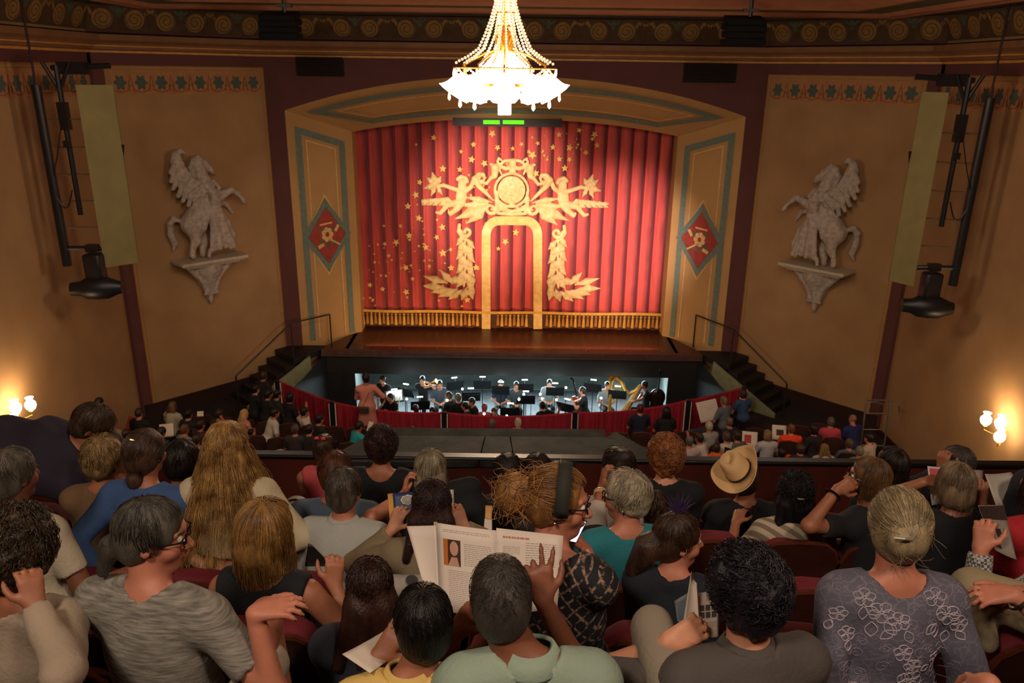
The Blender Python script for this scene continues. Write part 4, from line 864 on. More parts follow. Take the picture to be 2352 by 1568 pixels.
# stalls seats
SB2 = mat('stalls_seat_brown', '3a2018', rough=.6, var=.3)
def stalls_proto(loc, lb, gp):
    T = thing('stalls_chair', lb, 'theatre chair', loc, 0, gp); w = .24; prof = [(-w, .35), (-w, .78), (-w+.04, .88), (0, .92), (w-.04, .88), (w, .78), (w, .35)]
    g = G(); g.prism([(x, -(z-.35)*.15, z) for x, z in prof], (0, .06, 0)); g.make('back', SB2, T); g = G(); g.box((0, .25, .43), (.46, .42, .1)); g.make('seat_cushion', VELS, T)
    g = G(); g.box((-.25, .18, .32), (.03, .34, .64)); g.make('armrest', SB2, T); return T
sp = None
SROWS = [(13.2, 'sixth row of the stalls'), (14.0, 'fifth row of the stalls'), (14.8, 'fourth row of the stalls'), (15.6, 'third row of the stalls'), (16.4, 'second row of the stalls'), (16.95, 'front row of the stalls')]
SROWS = [(12.9, 'fifth stalls row from the pit'), (13.75, 'fourth stalls row from the pit'), (14.6, 'third stalls row from the pit'), (15.45, 'second stalls row from the pit'), (16.3, 'front stalls row by the pit')]
for Y, nm in SROWS:
    for sd in (-1, 1):
        for k in range(14):
            x = sd*(.3+.54*k+(1.2 if k > 9 else 0)*0)
            if abs(x) > 8.0 or (Y < 16 and abs(x) < (1.7 if Y > 15 else 1.9)): continue
            lb = 'brown stalls seat with red cushion, %s, %s side' % (nm, 'left' if sd < 0 else 'right')
            if sp is None: sp = stalls_proto((x, Y, zf(Y)), lb, nm+' seats'); o = sp
            else: o = copy_tree(sp); o.location = (x, Y, zf(Y))
            o['label'] = lb; o['group'] = '%s seats, %s' % (nm, 'left' if sd < 0 else 'right'); o.rotation_euler[2] = -sd*R(max(0, abs(x)-2.5)*3.2)
            o.location[1] += .05*max(0, abs(x)-2.5)**1.6
# ================================================================ people
def Rz(a): return np.array([[cos(a), -sin(a), 0], [sin(a), cos(a), 0], [0, 0, 1.]])
def Rx(a): return np.array([[1., 0, 0], [0, cos(a), -sin(a)], [0, sin(a), cos(a)]])
def Ry(a): return np.array([[cos(a), 0, sin(a)], [0, 1., 0], [-sin(a), 0, cos(a)]])
SKN = {'fair': 'c08566', 'pink': 'b5735a', 'tan': '9c6246', 'brown': '7d4a34', 'dim': 'a36c50'}
def skin(k): return mat('skin_'+k, SKN[k], rough=.55, var=.12, scale=14, bump=.06, bscale=90)
def hairmat(c, c2=None): return mat('hair_'+c+(c2 or ''), c, rough=.42, var=.35, scale=9, stretch=(3, 3, .6), bump=.5, bscale=60, col2=c2, spec=.35)
def strandmat(c, c2=None): return mat('strand_'+c+(c2 or ''), c, rough=.38, var=.25, scale=14, col2=c2, island=.45, spec=.4)
def cloth(c, **k):
    key = 'cloth_'+c+''.join(str(v) for v in k.values()); k.setdefault('rough', .88); k.setdefault('sheen', .08)
    return mat(key, c, var=k.pop('var', .1), scale=k.pop('scale', 4), bump=k.pop('bump', .25), bscale=k.pop('bscale', 70), **k)
def pattern_mat(key, kind, c1, c2, sc=20):
    if key in _M: return _M[key]
    m = mat(key, c1, rough=.85, bump=.2); n = m.node_tree.nodes; l = m.node_tree.links; b = n['Principled BSDF']; src = b.inputs['Base Color'].links[0].from_socket
    tc = n.new('ShaderNodeTexCoord'); mp = n.new('ShaderNodeMapping'); l.new(tc.outputs['Object'], mp.inputs[0]); fac = None
    def ramp(s, a, c):
        r = n.new('ShaderNodeMapRange'); r.inputs[1].default_value = a; r.inputs[2].default_value = c; l.new(s, r.inputs[0]); return r.outputs[0]
    if kind == 'stripe':
        w = n.new('ShaderNodeTexWave'); w.bands_direction = 'DIAGONAL'; w.inputs['Scale'].default_value = sc; w.inputs['Distortion'].default_value = .5; l.new(mp.outputs[0], w.inputs[0]); fac = ramp(w.outputs['Fac'], .45, .55)
    elif kind == 'check':
        w = n.new('ShaderNodeTexChecker'); w.inputs['Scale'].default_value = sc; l.new(mp.outputs[0], w.inputs[0]); fac = w.outputs['Fac']
    elif kind == 'floral':
        v = n.new('ShaderNodeTexVoronoi'); v.inputs['Scale'].default_value = sc; l.new(mp.outputs[0], v.inputs[0]); fac = ramp(v.outputs['Distance'], .35, .25)
    elif kind == 'lace':
        v = n.new('ShaderNodeTexVoronoi'); v.feature = 'DISTANCE_TO_EDGE'; v.inputs['Scale'].default_value = sc; nz = n.new('ShaderNodeTexNoise'); nz.inputs['Scale'].default_value = 9; l.new(mp.outputs[0], nz.inputs[0])
        a = n.new('ShaderNodeVectorMath'); a.operation = 'MULTIPLY_ADD'; l.new(nz.outputs['Color'], a.inputs[0]); a.inputs[1].default_value = (.12, .12, .12); l.new(mp.outputs[0], a.inputs[2]); l.new(a.outputs[0], v.inputs[0])
        w = n.new('ShaderNodeTexWave'); w.wave_type = 'RINGS'; w.inputs['Scale'].default_value = 6; w.inputs['Distortion'].default_value = 22; w.inputs['Detail Scale'].default_value = 2.2; l.new(mp.outputs[0], w.inputs[0])
        mxx = n.new('ShaderNodeMath'); mxx.operation = 'MAXIMUM'; l.new(ramp(v.outputs['Distance'], .035, .015), mxx.inputs[0]); l.new(ramp(w.outputs['Fac'], .93, .99), mxx.inputs[1])
        q = n.new('ShaderNodeMath'); q.operation = 'MULTIPLY'; q.inputs[1].default_value = .55; l.new(mxx.outputs[0], q.inputs[0]); fac = q.outputs[0]
    elif kind == 'diamond':
        mp.inputs['Rotation'].default_value = (0, R(45), R(20)); w = n.new('ShaderNodeTexWave'); w.inputs['Scale'].default_value = sc; w.inputs['Distortion'].default_value = .6; l.new(mp.outputs[0], w.inputs[0])
        w2 = n.new('ShaderNodeTexWave'); w2.bands_direction = 'Z'; w2.inputs['Scale'].default_value = sc; w2.inputs['Distortion'].default_value = .6; l.new(mp.outputs[0], w2.inputs[0])
        mm = n.new('ShaderNodeMath'); mm.operation = 'MAXIMUM'; l.new(ramp(w.outputs['Fac'], .85, .95), mm.inputs[0]); l.new(ramp(w2.outputs['Fac'], .85, .95), mm.inputs[1])
        v = n.new('ShaderNodeTexNoise'); v.inputs['Scale'].default_value = 70; l.new(mp.outputs[0], v.inputs[0]); q = n.new('ShaderNodeMath'); q.operation = 'MULTIPLY'; l.new(mm.outputs[0], q.inputs[0]); l.new(ramp(v.outputs[0], .4, .6), q.inputs[1]); fac = q.outputs[0]
    elif kind == 'heather':
        mp.inputs['Scale'].default_value = (6, 6, 60); v = n.new('ShaderNodeTexNoise'); v.inputs['Scale'].default_value = sc; v.inputs['Detail'].default_value = 6; l.new(mp.outputs[0], v.inputs[0]); fac = ramp(v.outputs[0], .35, .7)
    mx = n.new('ShaderNodeMix'); mx.data_type = 'RGBA'; l.new(fac, mx.inputs[0]); l.new(src, mx.inputs[6]); mx.inputs[7].default_value = (*srgb(c2), 1); l.new(mx.outputs[2], b.inputs['Base Color'])
    return m
EYEW, IRIS = mat('eye_white', 'd8cfc4', rough=.3, var=0), mat('iris', '3a2a1c', rough=.3, var=0)
LENS = mat('spectacle_frame', '171216', rough=.3)
def strands(name, C, M, ax, n, r, length, mt, parent, off, seed=0, spread=1, curl=0, curlf=60, start=(.05, 1.7), arc=1.0, lift=1.04, clump=.0, fall=True, inward=0, radii=(.088, .108, .108), th=3, front=True, wav=.0, seg=11, flare=0):
    """locks flowing from the crown over the head, then falling. ax = crown direction in head space"""
    g_ = np.random.default_rng(seed); rad = np.array(radii)*lift
    ax = np.array(ax, float); ax /= np.linalg.norm(ax); u = np.cross(ax, [1, 0, 0]); u /= np.linalg.norm(u); w = np.cross(ax, u)
    Vs, Fs, nv = [], [], 0
    for i in range(n):
        phi = g_.random()*2*pi; t0 = start[0]+(start[1]-start[0])*g_.random()**.8; L = length*(.75+.5*g_.random()); ph2 = phi+g_.normal()*.12
        P = []; hang = 0; last = None; lf = 1+.05*g_.random()+.01*g_.random(); k0 = g_.random()*6; cdir = g_.normal(size=3)
        skip = False; s_ = 0
        for j in range(seg):
            t = t0+arc*L/.10*(j/(seg-1))
            if t < 1.75 or not fall:
                d = ax*cos(t)+(u*cos(phi+(ph2-phi)*j/seg)+w*sin(phi+(ph2-phi)*j/seg))*sin(t); p = d*rad*lf
                if front and d[1] > .45 and d[2] < .50-.0*j: skip = True
                pw = C+M @ p; last = pw; d_last = M @ d
            else:
                hang += L/(seg-1)*spread; pw = last+np.array([0, 0, -1])*hang+np.array([d_last[0], d_last[1], 0])*((.10+flare)*hang*(1-inward*hang*6))
            if skip: break
            if curl: pw = pw+curl*np.array([sin(k0+curlf*L*j/seg), cos(k0*1.3+curlf*L*j/seg), .6*sin(k0*2+curlf*L*j/seg)])
            if wav: pw = pw+wav*cdir*sin(k0+j*.9)*j/seg
            P.append(pw)
        if len(P) < 3: continue
        P = np.array(P); m = len(P); T = np.gradient(P, axis=0); T /= np.linalg.norm(T, axis=1)[:, None]+1e-9
        U = np.cross(T, cdir/np.linalg.norm(cdir)); U /= np.linalg.norm(U, axis=1)[:, None]+1e-9; Wv = np.cross(U, T)
        rr = r*(.6+.8*g_.random())*np.linspace(1, .25, m)[:, None]
        ring = [P+(U*cos(2*pi*k/3)+Wv*sin(2*pi*k/3))*rr for k in range(3)]
        Vs.append(np.stack(ring, 1).reshape(-1, 3)); b = np.arange(m-1)[:, None]*3+nv
        for k in range(3): Fs.append(np.concatenate([b+k, b+(k+1) % 3, b+3+(k+1) % 3, b+3+k], 1))
        nv += m*3
    if not Vs: return
    link(name, raw_mesh(name, np.concatenate(Vs)-np.array(off), np.concatenate(Fs), mt, 180), parent)

def hand(fld, W_, D, N, S, curl=.5, spread=.12, sc=1.0, k=.008, tcurl=.5):
    """W wrist, D finger direction, N back-of-hand normal, S +-1: thumb side along cross(D,N)*S"""
    W_, D, N = (np.asarray(v, float) for v in (W_, D, N)); D = D/np.linalg.norm(D); N = N-D*(N@D); N /= np.linalg.norm(N)+1e-9; X = np.cross(D, N)*S
    L = [.072, .079, .074, .058]; off = [.030, .010, -.010, -.028]
    for i in range(4):
        kn = W_+D*(.088-.004*abs(i-1))*sc+X*off[i]*sc; fld.cone(W_+X*off[i]*.55*sc+D*.01, kn, .015*sc, .0125*sc, k=.016)
        c = (curl[i] if hasattr(curl, '__len__') else curl); d = D*cos(spread*(1.2-i)*.9)+X*sin(spread*(1.2-i)*.9); p = kn; ang = c*.35
        for j, f in enumerate((.45, .32, .23)):
            dd = d*cos(ang)-N*sin(ang); q = p+dd*L[i]*f*sc; fld.cone(p, q, (.0098-.0010*j)*sc, (.0092-.0012*j)*sc, k=.005); p = q; ang += c*(1.1 if j == 0 else .8)
    b = W_+D*.022*sc+X*.020*sc; t1 = b+(D*.55+X*.75-N*tcurl*.5)*.048*sc; t2 = t1+(D*.8+X*.35-N*tcurl*.6)*.034*sc; t3 = t2+(D*.95+X*.05-N*tcurl*.6)*.026*sc
    fld.cone(b, t1, .016*sc, .012*sc, k=.014); fld.cone(t1, t2, .0115*sc, .0105*sc, k=.005); fld.cone(t2, t3, .0105*sc, .008*sc, k=.005)

def elbow(S_, H_, l1, l2, hint):
    d = H_-S_; L = np.linalg.norm(d)
    if L > (l1+l2)*.985: H_ = S_+d/L*(l1+l2)*.985; d = H_-S_; L = np.linalg.norm(d)
    a = (l1*l1-l2*l2+L*L)/(2*L); h = sqrt(max(l1*l1-a*a, 1e-5)); u = d/L; hv = np.asarray(hint, float); hv = hv-u*(hv@u); hv /= np.linalg.norm(hv)+1e-9
    return S_+u*a+hv*h, H_
PEOPLE = 0
def person(label, head, floor, by=0, hy=0, hp=0, hr=0, s=1.0, w=1.0, lean=.08, skinc='fair', top='555555', sleeve='short', hair=('short', '3a2a1e', None), arms=None, pants='22242a',
           near=2, fat=1.0, neckcut=.075, collar=None, face=False, glasses=False, lapdist=.40, group=None, extra=None, topmat=None, stand=False, sx=0, cat='person', legs=True, skirt=False, hs=1.0, seed=None, hoff=(0, .045, .175), hem=None):
    """near 2: fine, 1: middle, 0: far. head = world centre of the head"""
    global PEOPLE; PEOPLE += 1; hs *= .95; seed = seed or PEOPLE
    Bm = Rz(R(by)); Hm = Bm @ Rz(R(hy)) @ Rx(R(hp)) @ Ry(R(hr)); head = np.asarray(head, float)
    neck = head-Bm @ (np.array(hoff)*s); hipz = floor+(.50*min(1, s+.1) if not stand else .92*s)
    tl = neck[2]-hipz; hip = neck-Bm @ np.array([sx, lean, 0]); hip[2] = hipz
    T = thing('person', label, cat, (hip[0], hip[1], floor), 0, group); O = T.location; off = np.array([hip[0], hip[1], floor])
    L = lambda x, y, z: neck+Bm @ (np.array([x, y, z])*s)
    sp = lambda t, x=0, y=0: (neck*(1-t)+hip*t)+Bm @ (np.array([x, y, 0])*s)
    vox = {2: .0075, 1: .011, 0: .022}[near]; voxc = {2: .011, 1: .014, 0: .024}[near]
    shw = .172*w
    SH = {-1: L(-shw, -.005, -.055), 1: L(shw, -.005, -.055)}
    arms = arms or {}; A = {}
    for sd in (-1, 1):
        a = arms.get('L' if sd < 0 else 'R', {})
        if a.get('none'): continue
        tgt = a.get('at'); 
        if tgt is None:
            tgt = hip+Bm @ (np.array([sd*.06, lapdist*.75, .16])*s)
        else: tgt = np.asarray(tgt, float)
        hint = Bm @ np.array(a.get('hint', (sd*.8, -.3, -.8)))
        e, h = elbow(SH[sd], tgt, .285*s, .255*s, hint); A[sd] = (e, h, a)
    pts = [head, hip, *SH.values()]+[x for q in A.values() for x in q[:2]]
    kn = {}
    for sd in (-1, 1):
        if stand: kn[sd] = (hip+Bm @ np.array([sd*.09, .03, -.42*s]), np.array([0, 0, 0]))
        K = hip+Bm @ (np.array([sd*.11, lapdist, .02])*s) if not stand else hip+Bm @ (np.array([sd*.09, .02, -.43])*s)
        F_ = K+Bm @ np.array([0, .02, 0]) if not stand else K.copy(); F_[2] = floor+.07; kn[sd] = (K, F_)
        pts += [K, F_]
    pts = np.array(pts); lo = pts.min(0)-.22*s; hi = pts.max(0)+.24*s; lo[2] = min(lo[2], floor-.02)
    bodylo = lo.copy()
    if near: bodylo[2] = hipz-.12
    f = Field(lo, hi, vox if near else .022)
    def torso(f, i, k=.05):
        f.ell(sp(.30, 0, .005), (.150*w*s+i, .098*fat*s+i, .19*s+i), Bm, k); f.ell(sp(.62, 0, .015), (.138*w*fat*s+i, .10*fat*s+i, .17*s+i), Bm, k); f.ell(sp(.95, 0, 0), (.172*w*s*fat**.5+i, .125*s+i, .13*s+i), Bm, k)
        f.cone(SH[-1]+Bm @ np.array([.02, 0, -.0]), SH[1]-Bm @ np.array([.02, 0, 0]), .058*s+i, k=k)
        if lean > .5: f.cone(sp(.15), sp(.95), .15*s+i, .18*s+i, k=.08); f.cone(SH[-1], sp(.9), .08*s+i, .15*s+i, k=.08); f.cone(SH[1], sp(.9), .08*s+i, .15*s+i, k=.08)
        for sd in (-1, 1): f.cone(L(sd*.03, -.015, .012), L(sd*shw*.86, -.008, -.038), .046*s+i*.6, .055*s+i*.6, k=.04)
    def arm(f, sd, i, u=0, v=2, k=.02):
        e, h, a = A[sd]; q = [SH[sd], e, h]; r = [.050*s, .040*s, .026*s]
        if u < 1:
            t = min(1, v); f.cone(q[0], q[0]+(q[1]-q[0])*t, r[0]+i, r[0]+(r[1]-r[0])*t+i, k=k)
        if v > 1: t = v-1; f.cone(q[1], q[1]+(q[2]-q[1])*t, r[1]+i, r[1]+(r[2]-r[1])*t+i, k=k)
    # ---- skin body
    torso(f, -.012); f.cone(L(0, .0, -.03), head+Hm @ (np.array([0, -.015, -.06])*s), .058*s, .054*s, k=.03)
    hd = lambda x, y, z: head+Hm @ (np.array([x, y, z])*s*hs)
    hh = s*hs
    f.ell(hd(0, -.012, .028), (.075*hh, .095*hh, .088*hh), Hm, .02); f.ell(hd(0, .028, -.035), (.060*hh, .066*hh, .078*hh), Hm, .03)
    f.ell(hd(0, .062, -.098), (.028*hh, .026*hh, .022*hh), Hm, .03)
    if near:
        f.cone(hd(0, .088, .012), hd(0, .113, -.028), .008*hh, .0125*hh, k=.012); f.cone(hd(-.012, .098, -.034), hd(.012, .098, -.034), .008*hh, k=.006)
        for sd in (-1, 1):
            f.cone(hd(sd*.012, .084, .030), hd(sd*.045, .070, .030), .012*hh, .010*hh, k=.012); f.ell(hd(sd*.031, .094, .010), (.017*hh, .014*hh, .011*hh), Hm, .01, sub=True)
            f.ell(hd(sd*.04, .058, -.03), (.026*hh, .026*hh, .026*hh), Hm, .02)
            f.ell(hd(sd*.076, -.008, -.008), (.010*hh, .020*hh, .031*hh), Hm @ Rz(-sd*.35), .006); f.ell(hd(sd*.085, -.004, -.006), (.006*hh, .009*hh, .016*hh), Hm, .005, sub=True)
        f.ell(hd(0, .090, -.058), (.022*hh, .011*hh, .0055*hh), Hm, .004); f.ell(hd(0, .089, -.069), (.018*hh, .011*hh, .0065*hh), Hm, .004)
    else:
        f.cone(hd(0, .09, .01), hd(0, .108, -.03), .012*hh, k=.012)
        for sd in (-1, 1): f.ell(hd(sd*.076, -.008, -.008), (.014*hh, .022*hh, .03*hh), Hm, .01)
    for sd in A:
        arm(f, sd, 0); e, h, a = A[sd]; D = h-e; D = D/np.linalg.norm(D)
        D = np.asarray(a['dir'], float) if 'dir' in a else D*.8+Bm @ np.array([-sd*.3, .3, 0])
        N = np.asarray(a.get('nrm', Bm @ np.array([sd*.3, 0, 1.])), float)
        if near == 2 or a.get('fine'): hand(f, h, D, N, a.get('thumb', -sd), a.get('curl', .55), a.get('spread', .12), s*.94)
        elif near == 1: hand(f, h, D, N, a.get('thumb', -sd), a.get('curl', .5), .1, s*1.05, k=.01)
        else: D = D/np.linalg.norm(D); f.cone(h, h+D*.09*s, .034*s, .026*s, k=.02); f.cone(h+D*.08*s, h+D*.15*s, .024*s, .018*s, k=.02)
    if stand or skirt or not pants:
        for sd in (-1, 1): K, F_ = kn[sd]; f.cone(hip+Bm @ np.array([sd*.08, 0, -.03]), K, .075*s, .055*s, k=.03); f.cone(K, F_, .055*s, .035*s, k=.02); f.cone(F_+[0, 0, -.03], F_+Bm @ (np.array([0, .15, -.03])*s), .036*s, .03*s, k=.02)
    f.make('body', skin(skinc), T, off=off)
    # ---- clothes
    c = Field(np.maximum(lo, [-99, -99, -99]), hi, voxc); th = .013 if near else .018
    torso(c, th)
    sl = {'none': 0, 'cap': .25, 'short': .62, 'elbow': 1.0, 'threeq': 1.5, 'long': 1.93}[sleeve]
    if sl:
        for sd in A: arm(c, sd, th+.002, v=sl, k=.03)
    c.ripple(.0055 if near else .002, 26, seed, (1, 1, .8))
    c.cone(L(0, .01, .03), L(0, .03, .16), neckcut*s, .11*s, k=.01, sub=True)
    if sleeve == 'none':
        for sd in (-1, 1): c.ell(L(sd*(shw+.035), .0, -.07), (.055*s, .16*s, .12*s), Bm, .02, sub=True)
    if sleeve != 'none':
        for sd in A:
            e, h, a = A[sd]; t = sl; q0, q1 = (SH[sd], e) if t <= 1 else (e, h); tt = t if t <= 1 else t-1; p = q0+(q1-q0)*tt; nrm = (q1-q0)/np.linalg.norm(q1-q0)
            c.ell(p+nrm*.055*s, (.09*s, .09*s, .055*s), np.array([np.cross(nrm, [0, .1, 1.])/np.linalg.norm(np.cross(nrm, [0, .1, 1.])), np.cross(nrm, np.cross(nrm, [0, .1, 1.])/np.linalg.norm(np.cross(nrm, [0, .1, 1.]))), nrm]).T, .004, sub=True) if near else None
    c.cut((0, 0, hipz-(.10 if not skirt else .12)*s if hem is None else hipz+hem), (0, 0, -1))
    tm = topmat or cloth(top); c.make('top', tm, T, off=off)
    if collar:
        g = G(); V = []; n = 26
        for j, (rr, z) in enumerate(((.060, .052), (.064, .058), (.088, .012), (.086, .005))):
            for q in range(n):
                a = 2*pi*q/n; x, y = cos(a), sin(a); zz = z-(.035 if y > .6 else 0)*(j > 1); V.append(L(x*rr, y*rr*1.0+.008, zz-.03*(y > 0)*y)-off)
        g.add(V, [(i*n+q, i*n+(q+1) % n, (i+1)*n+(q+1) % n, (i+1)*n+q) for i in range(3) for q in range(n)]); cc = g.make('collar', cloth(collar), T, smooth=180); md = cc.modifiers.new('thickness', 'SOLIDIFY'); md.thickness = .005
    if pants and legs:
        p = Field(lo-[0, 0, .0], np.array([hi[0], hi[1], hipz+.16]), .014 if near else .026)
        p.ell(hip+[0, 0, .0], (.178*w*s, .132*s, .12*s), Bm, .03)
        for sd in (-1, 1):
            K, F_ = kn[sd]
            if skirt and not stand: p.cone(hip+Bm @ np.array([sd*.07, .0, -.02]), K, .10*s, .075*s, k=.09); p.cone(K, (K*.5+F_*.5), .075*s, .07*s, k=.08)
            elif skirt: p.cone(hip+Bm @ np.array([sd*.05, 0, 0]), K+[0, 0, .05], .12*s, .13*s, k=.1)
            else: p.cone(hip+Bm @ np.array([sd*.085, 0, -.02]), K, .09*s, .068*s, k=.03); p.cone(K, F_+[0, 0, .02], .066*s, .05*s, k=.02)
        p.make('skirt' if skirt else 'trousers', cloth(pants), T, off=off)
        if near and not skirt:
            q = Field(np.min([kn[-1][1], kn[1][1]], 0)-.3, np.max([kn[-1][1], kn[1][1]], 0)+.3, .016)
        for sd in (-1, 1):
            if not near and not stand: continue
            K, F_ = kn[sd]; q = Field(F_-.28, F_+.28, .016); q.cone(F_+[0, 0, -.02], F_+Bm @ (np.array([0, .16, -.035])*s), .045*s, .034*s, k=.03); q.cut((0, 0, floor+.002), (0, 0, -1)); q.make('shoe', cloth('1a1614'), T, off=off)
    # ---- face pieces
    if face:
        for sd in (-1, 1):
            g = G(); pc = hd(sd*.031, .080, .010)-off; g.ball(pc, .0115*hh, 8); e_ = g.make('eye', EYEW, T); g = G(); g.ball(hd(sd*.0315, .0885, .009)-off, .0055*hh, 6); g.make('iris', IRIS, e_)
            g = G(); g.tube([hd(sd*.016, .091, .031)-off, hd(sd*.032, .090, .036)-off, hd(sd*.046, .078, .033)-off], .0032*hh, 5); g.make('eyebrow', hairmat(hair[1], hair[2]), T)
        g = G(); g.tube([hd(-.020, .096, -.063)-off, hd(0, .1015, -.062)-off, hd(.020, .096, -.063)-off], .0032*hh, 6); g.make('lips', mat('lips', '9a4f42', rough=.5), T)
    if glasses:
        G_ = thing_part = None; g = G(); 
        for sd in (-1, 1):
            g.tube([hd(sd*(.033+.024*cos(t)), .104-.006*abs(cos(t)), .009+.018*sin(t))-off for t in np.linspace(0, 2*pi, 17)], .0026*hh, 5, False)
            g.tube([hd(sd*.057, .098, .014)-off, hd(sd*.079, .06, .016)-off, hd(sd*.083, .0, .012)-off, hd(sd*.083, -.018, -.006)-off], .0026*hh, 5)
        g.tube([hd(-.010, .105, .013)-off, hd(0, .109, .016)-off, hd(.010, .105, .013)-off], .0024*hh, 5); g.make('glasses', LENS, T)
    # ---- hair
    style, hc, hc2 = hair[:3]; ho = hair[3] if len(hair) > 3 else {}
    if style:
        q = Field(head-.36*s, head+np.array([.36, .36, .30])*s, {2: .008, 1: .011, 0: .02}[near]) if style not in ('long', 'longwavy') else Field(head-np.array([.36, .36, .75])*s, head+np.array([.36, .36, .30])*s, {2: .009, 1: .012, 0: .022}[near])
        ex = ho.get('vol', 0.0)*s; cr = ho.get('x', 0)
        bulk = {'buzz': .004, 'short': .010, 'bald': .0, 'curly': .026, 'bob': .012, 'long': .011, 'longwavy': .014, 'pony': .008, 'bun': .010, 'updo': .013, 'cap': .0, 'fluffy': .020}[style]*s+ex
        q.ell(hd(0, -.014, .030), (.077*hh+bulk, .097*hh+bulk, .090*hh+bulk), Hm, .02)
        if style in ('short', 'buzz', 'curly', 'fluffy', 'pony', 'bun', 'updo'): q.ell(hd(0, -.045, -.025), (.070*hh+bulk*.8, .062*hh+bulk*.8, .075*hh+bulk*.4), Hm, .03)
        if style == 'bob': q.ell(hd(0, -.035, -.045), (.088*hh+bulk*.7, .082*hh+bulk, .105*hh), Hm, .03); q.cut(hd(0, 0, -.125), Hm @ np.array([0, 0, -1.]), .03)
        if style in ('long', 'longwavy'):
            ll = ho.get('len', .42); ww = ho.get('wide', 1.0)
            q.ell(hd(0, -.04, -.05), (.09*hh+bulk*.7, .075*hh+bulk, .12*hh), Hm, .03)
            for sx_ in (-.07, -.025, .025, .07): q.cone(hd(sx_*.9, -.065, -.06), hd(sx_, -.075, -.06)+np.array([Bm[0][0]*sx_*ww*.9, -.05*s*0, -ll*s])+Bm @ np.array([0, -(.045+.06*(ww > 1.5))*s, 0]), .045*s, (.016 if style == 'longwavy' else .026)*s*min(ww, 1.3), k=.04)
            q.ripple(.004, 60, seed, (1, 1, .12))
        if style == 'pony':
            e1 = hd(*ho.get('p1', (0, -.12, -.02))); e2 = hd(*ho.get('p2', (0, -.17, -.14))); q.cone(hd(0, -.08, -.02), e1, .03*hh, .028*hh, k=.02); q.cone(e1, e2, .034*hh*ho.get('pw', 1), .020*hh*ho.get('pw', 1), k=.02)
        if style in ('bun', 'updo'):
            bp = ho.get('bun', (0, -.105, .05)); q.ell(hd(*bp), np.array(ho.get('br', (.045, .04, .04)))*hh, Hm, .015)
        if style in ('curly', 'fluffy'): q.ripple(.009 if style == 'curly' else .006, 75, seed)
        elif near: q.ripple(.002, 90, seed, (1, 1, .3))
        # face and ears free
        if style != 'cap':
            q.ell(hd(0, .128, -.035), (.078*hh, .070*hh, .105*hh), Hm, .02, sub=True)
            q.ell(hd(0, .075, -.14), (.075*hh, .085*hh, .085*hh), Hm, .02, sub=True)
        if 'fore' in ho: q.ell(hd(0, .125, .035), (.085*hh, .075*hh, .085*hh), Hm, .02, sub=True)
        if style in ('short', 'buzz', 'pony', 'bun') or (style == 'updo'):
            for sd in (-1, 1): q.ell(hd(sd*.092, .012, -.022), (.030*hh, .030*hh, .036*hh), Hm, .01, sub=True)
        hm = hairmat(hc, hc2); q.make('hair', hm, T, off=off)
        if near and not ho.get('nostrand'):
            sm = strandmat(hc, hc2); N_ = int({2: 620, 1: 260}[near]*ho.get('dens', 1)); rr = {2: .0015, 1: .0022}[near]; C0 = hd(0, -.014, .028); rad = np.array([.077*hh+bulk, .097*hh+bulk, .090*hh+bulk])
            kw = dict(parent=T, off=off, seed=seed, radii=rad, mt=sm)
            if style in ('short',): strands('hair_strands', C0, Hm, (0, -.25, 1), N_, rr, .055, kw.pop('mt'), start=(.1, 2.0), lift=1.01, fall=False, arc=1, **kw)
            elif style in ('fluffy',): strands('hair_strands', C0, Hm, (0, -.25, 1), N_, rr, .075, kw.pop('mt'), start=(.05, 2.0), lift=1.02, fall=False, curl=.006, curlf=70, **kw)
            elif style == 'curly': strands('hair_strands', C0, Hm, (0, -.3, 1), int(N_*1.5), rr*1.2, .05, kw.pop('mt'), start=(.0, 2.2), lift=1.0, fall=False, curl=.011, curlf=220, seg=14, **kw)
            elif style == 'buzz': strands('hair_strands', C0, Hm, (0, -.35, 1), N_*3, rr*.55, .016, kw.pop('mt'), start=(.0, 2.1), lift=1.0, fall=False, seg=4, **kw)
            elif style == 'bob': strands('hair_strands', C0, Hm, (.1, -.1, 1), int(N_*2), rr, ho.get('len', .16)*1.45, kw.pop('mt'), start=(.0, 1.3), lift=1.01, inward=.6, wav=.004, seg=13, **kw)
            elif style in ('long', 'longwavy'): strands('hair_strands', C0, Hm, (.1, -.0, 1), int(N_*1.6), rr*1.1, ho.get('len', .42)*(.62 if ho.get('wide', 1) < 1.5 else .85), kw.pop('mt'), flare=.28*(ho.get('wide', 1) > 1.5), start=(.0, 1.5), lift=1.02, arc=.5, spread=1.6, wav=.016 if style == 'longwavy' else .005, seg=16, **kw)
            elif style in ('pony', 'bun', 'updo'):
                # combed back towards the gathering point
                bp = np.array(ho.get('p1', (0, -.12, -.02)) if style == 'pony' else ho.get('bun', (0, -.105, .05))); strands('hair_strands', C0, Hm, (0, -.2, 1) if style == 'pony' else bp/np.linalg.norm(bp), int(N_*.8), rr, .09, kw.pop('mt'), start=(.15, 1.7), lift=1.0, fall=False, **kw)
    if extra: extra(T, off, hd, L, Bm, Hm, A)
    return T
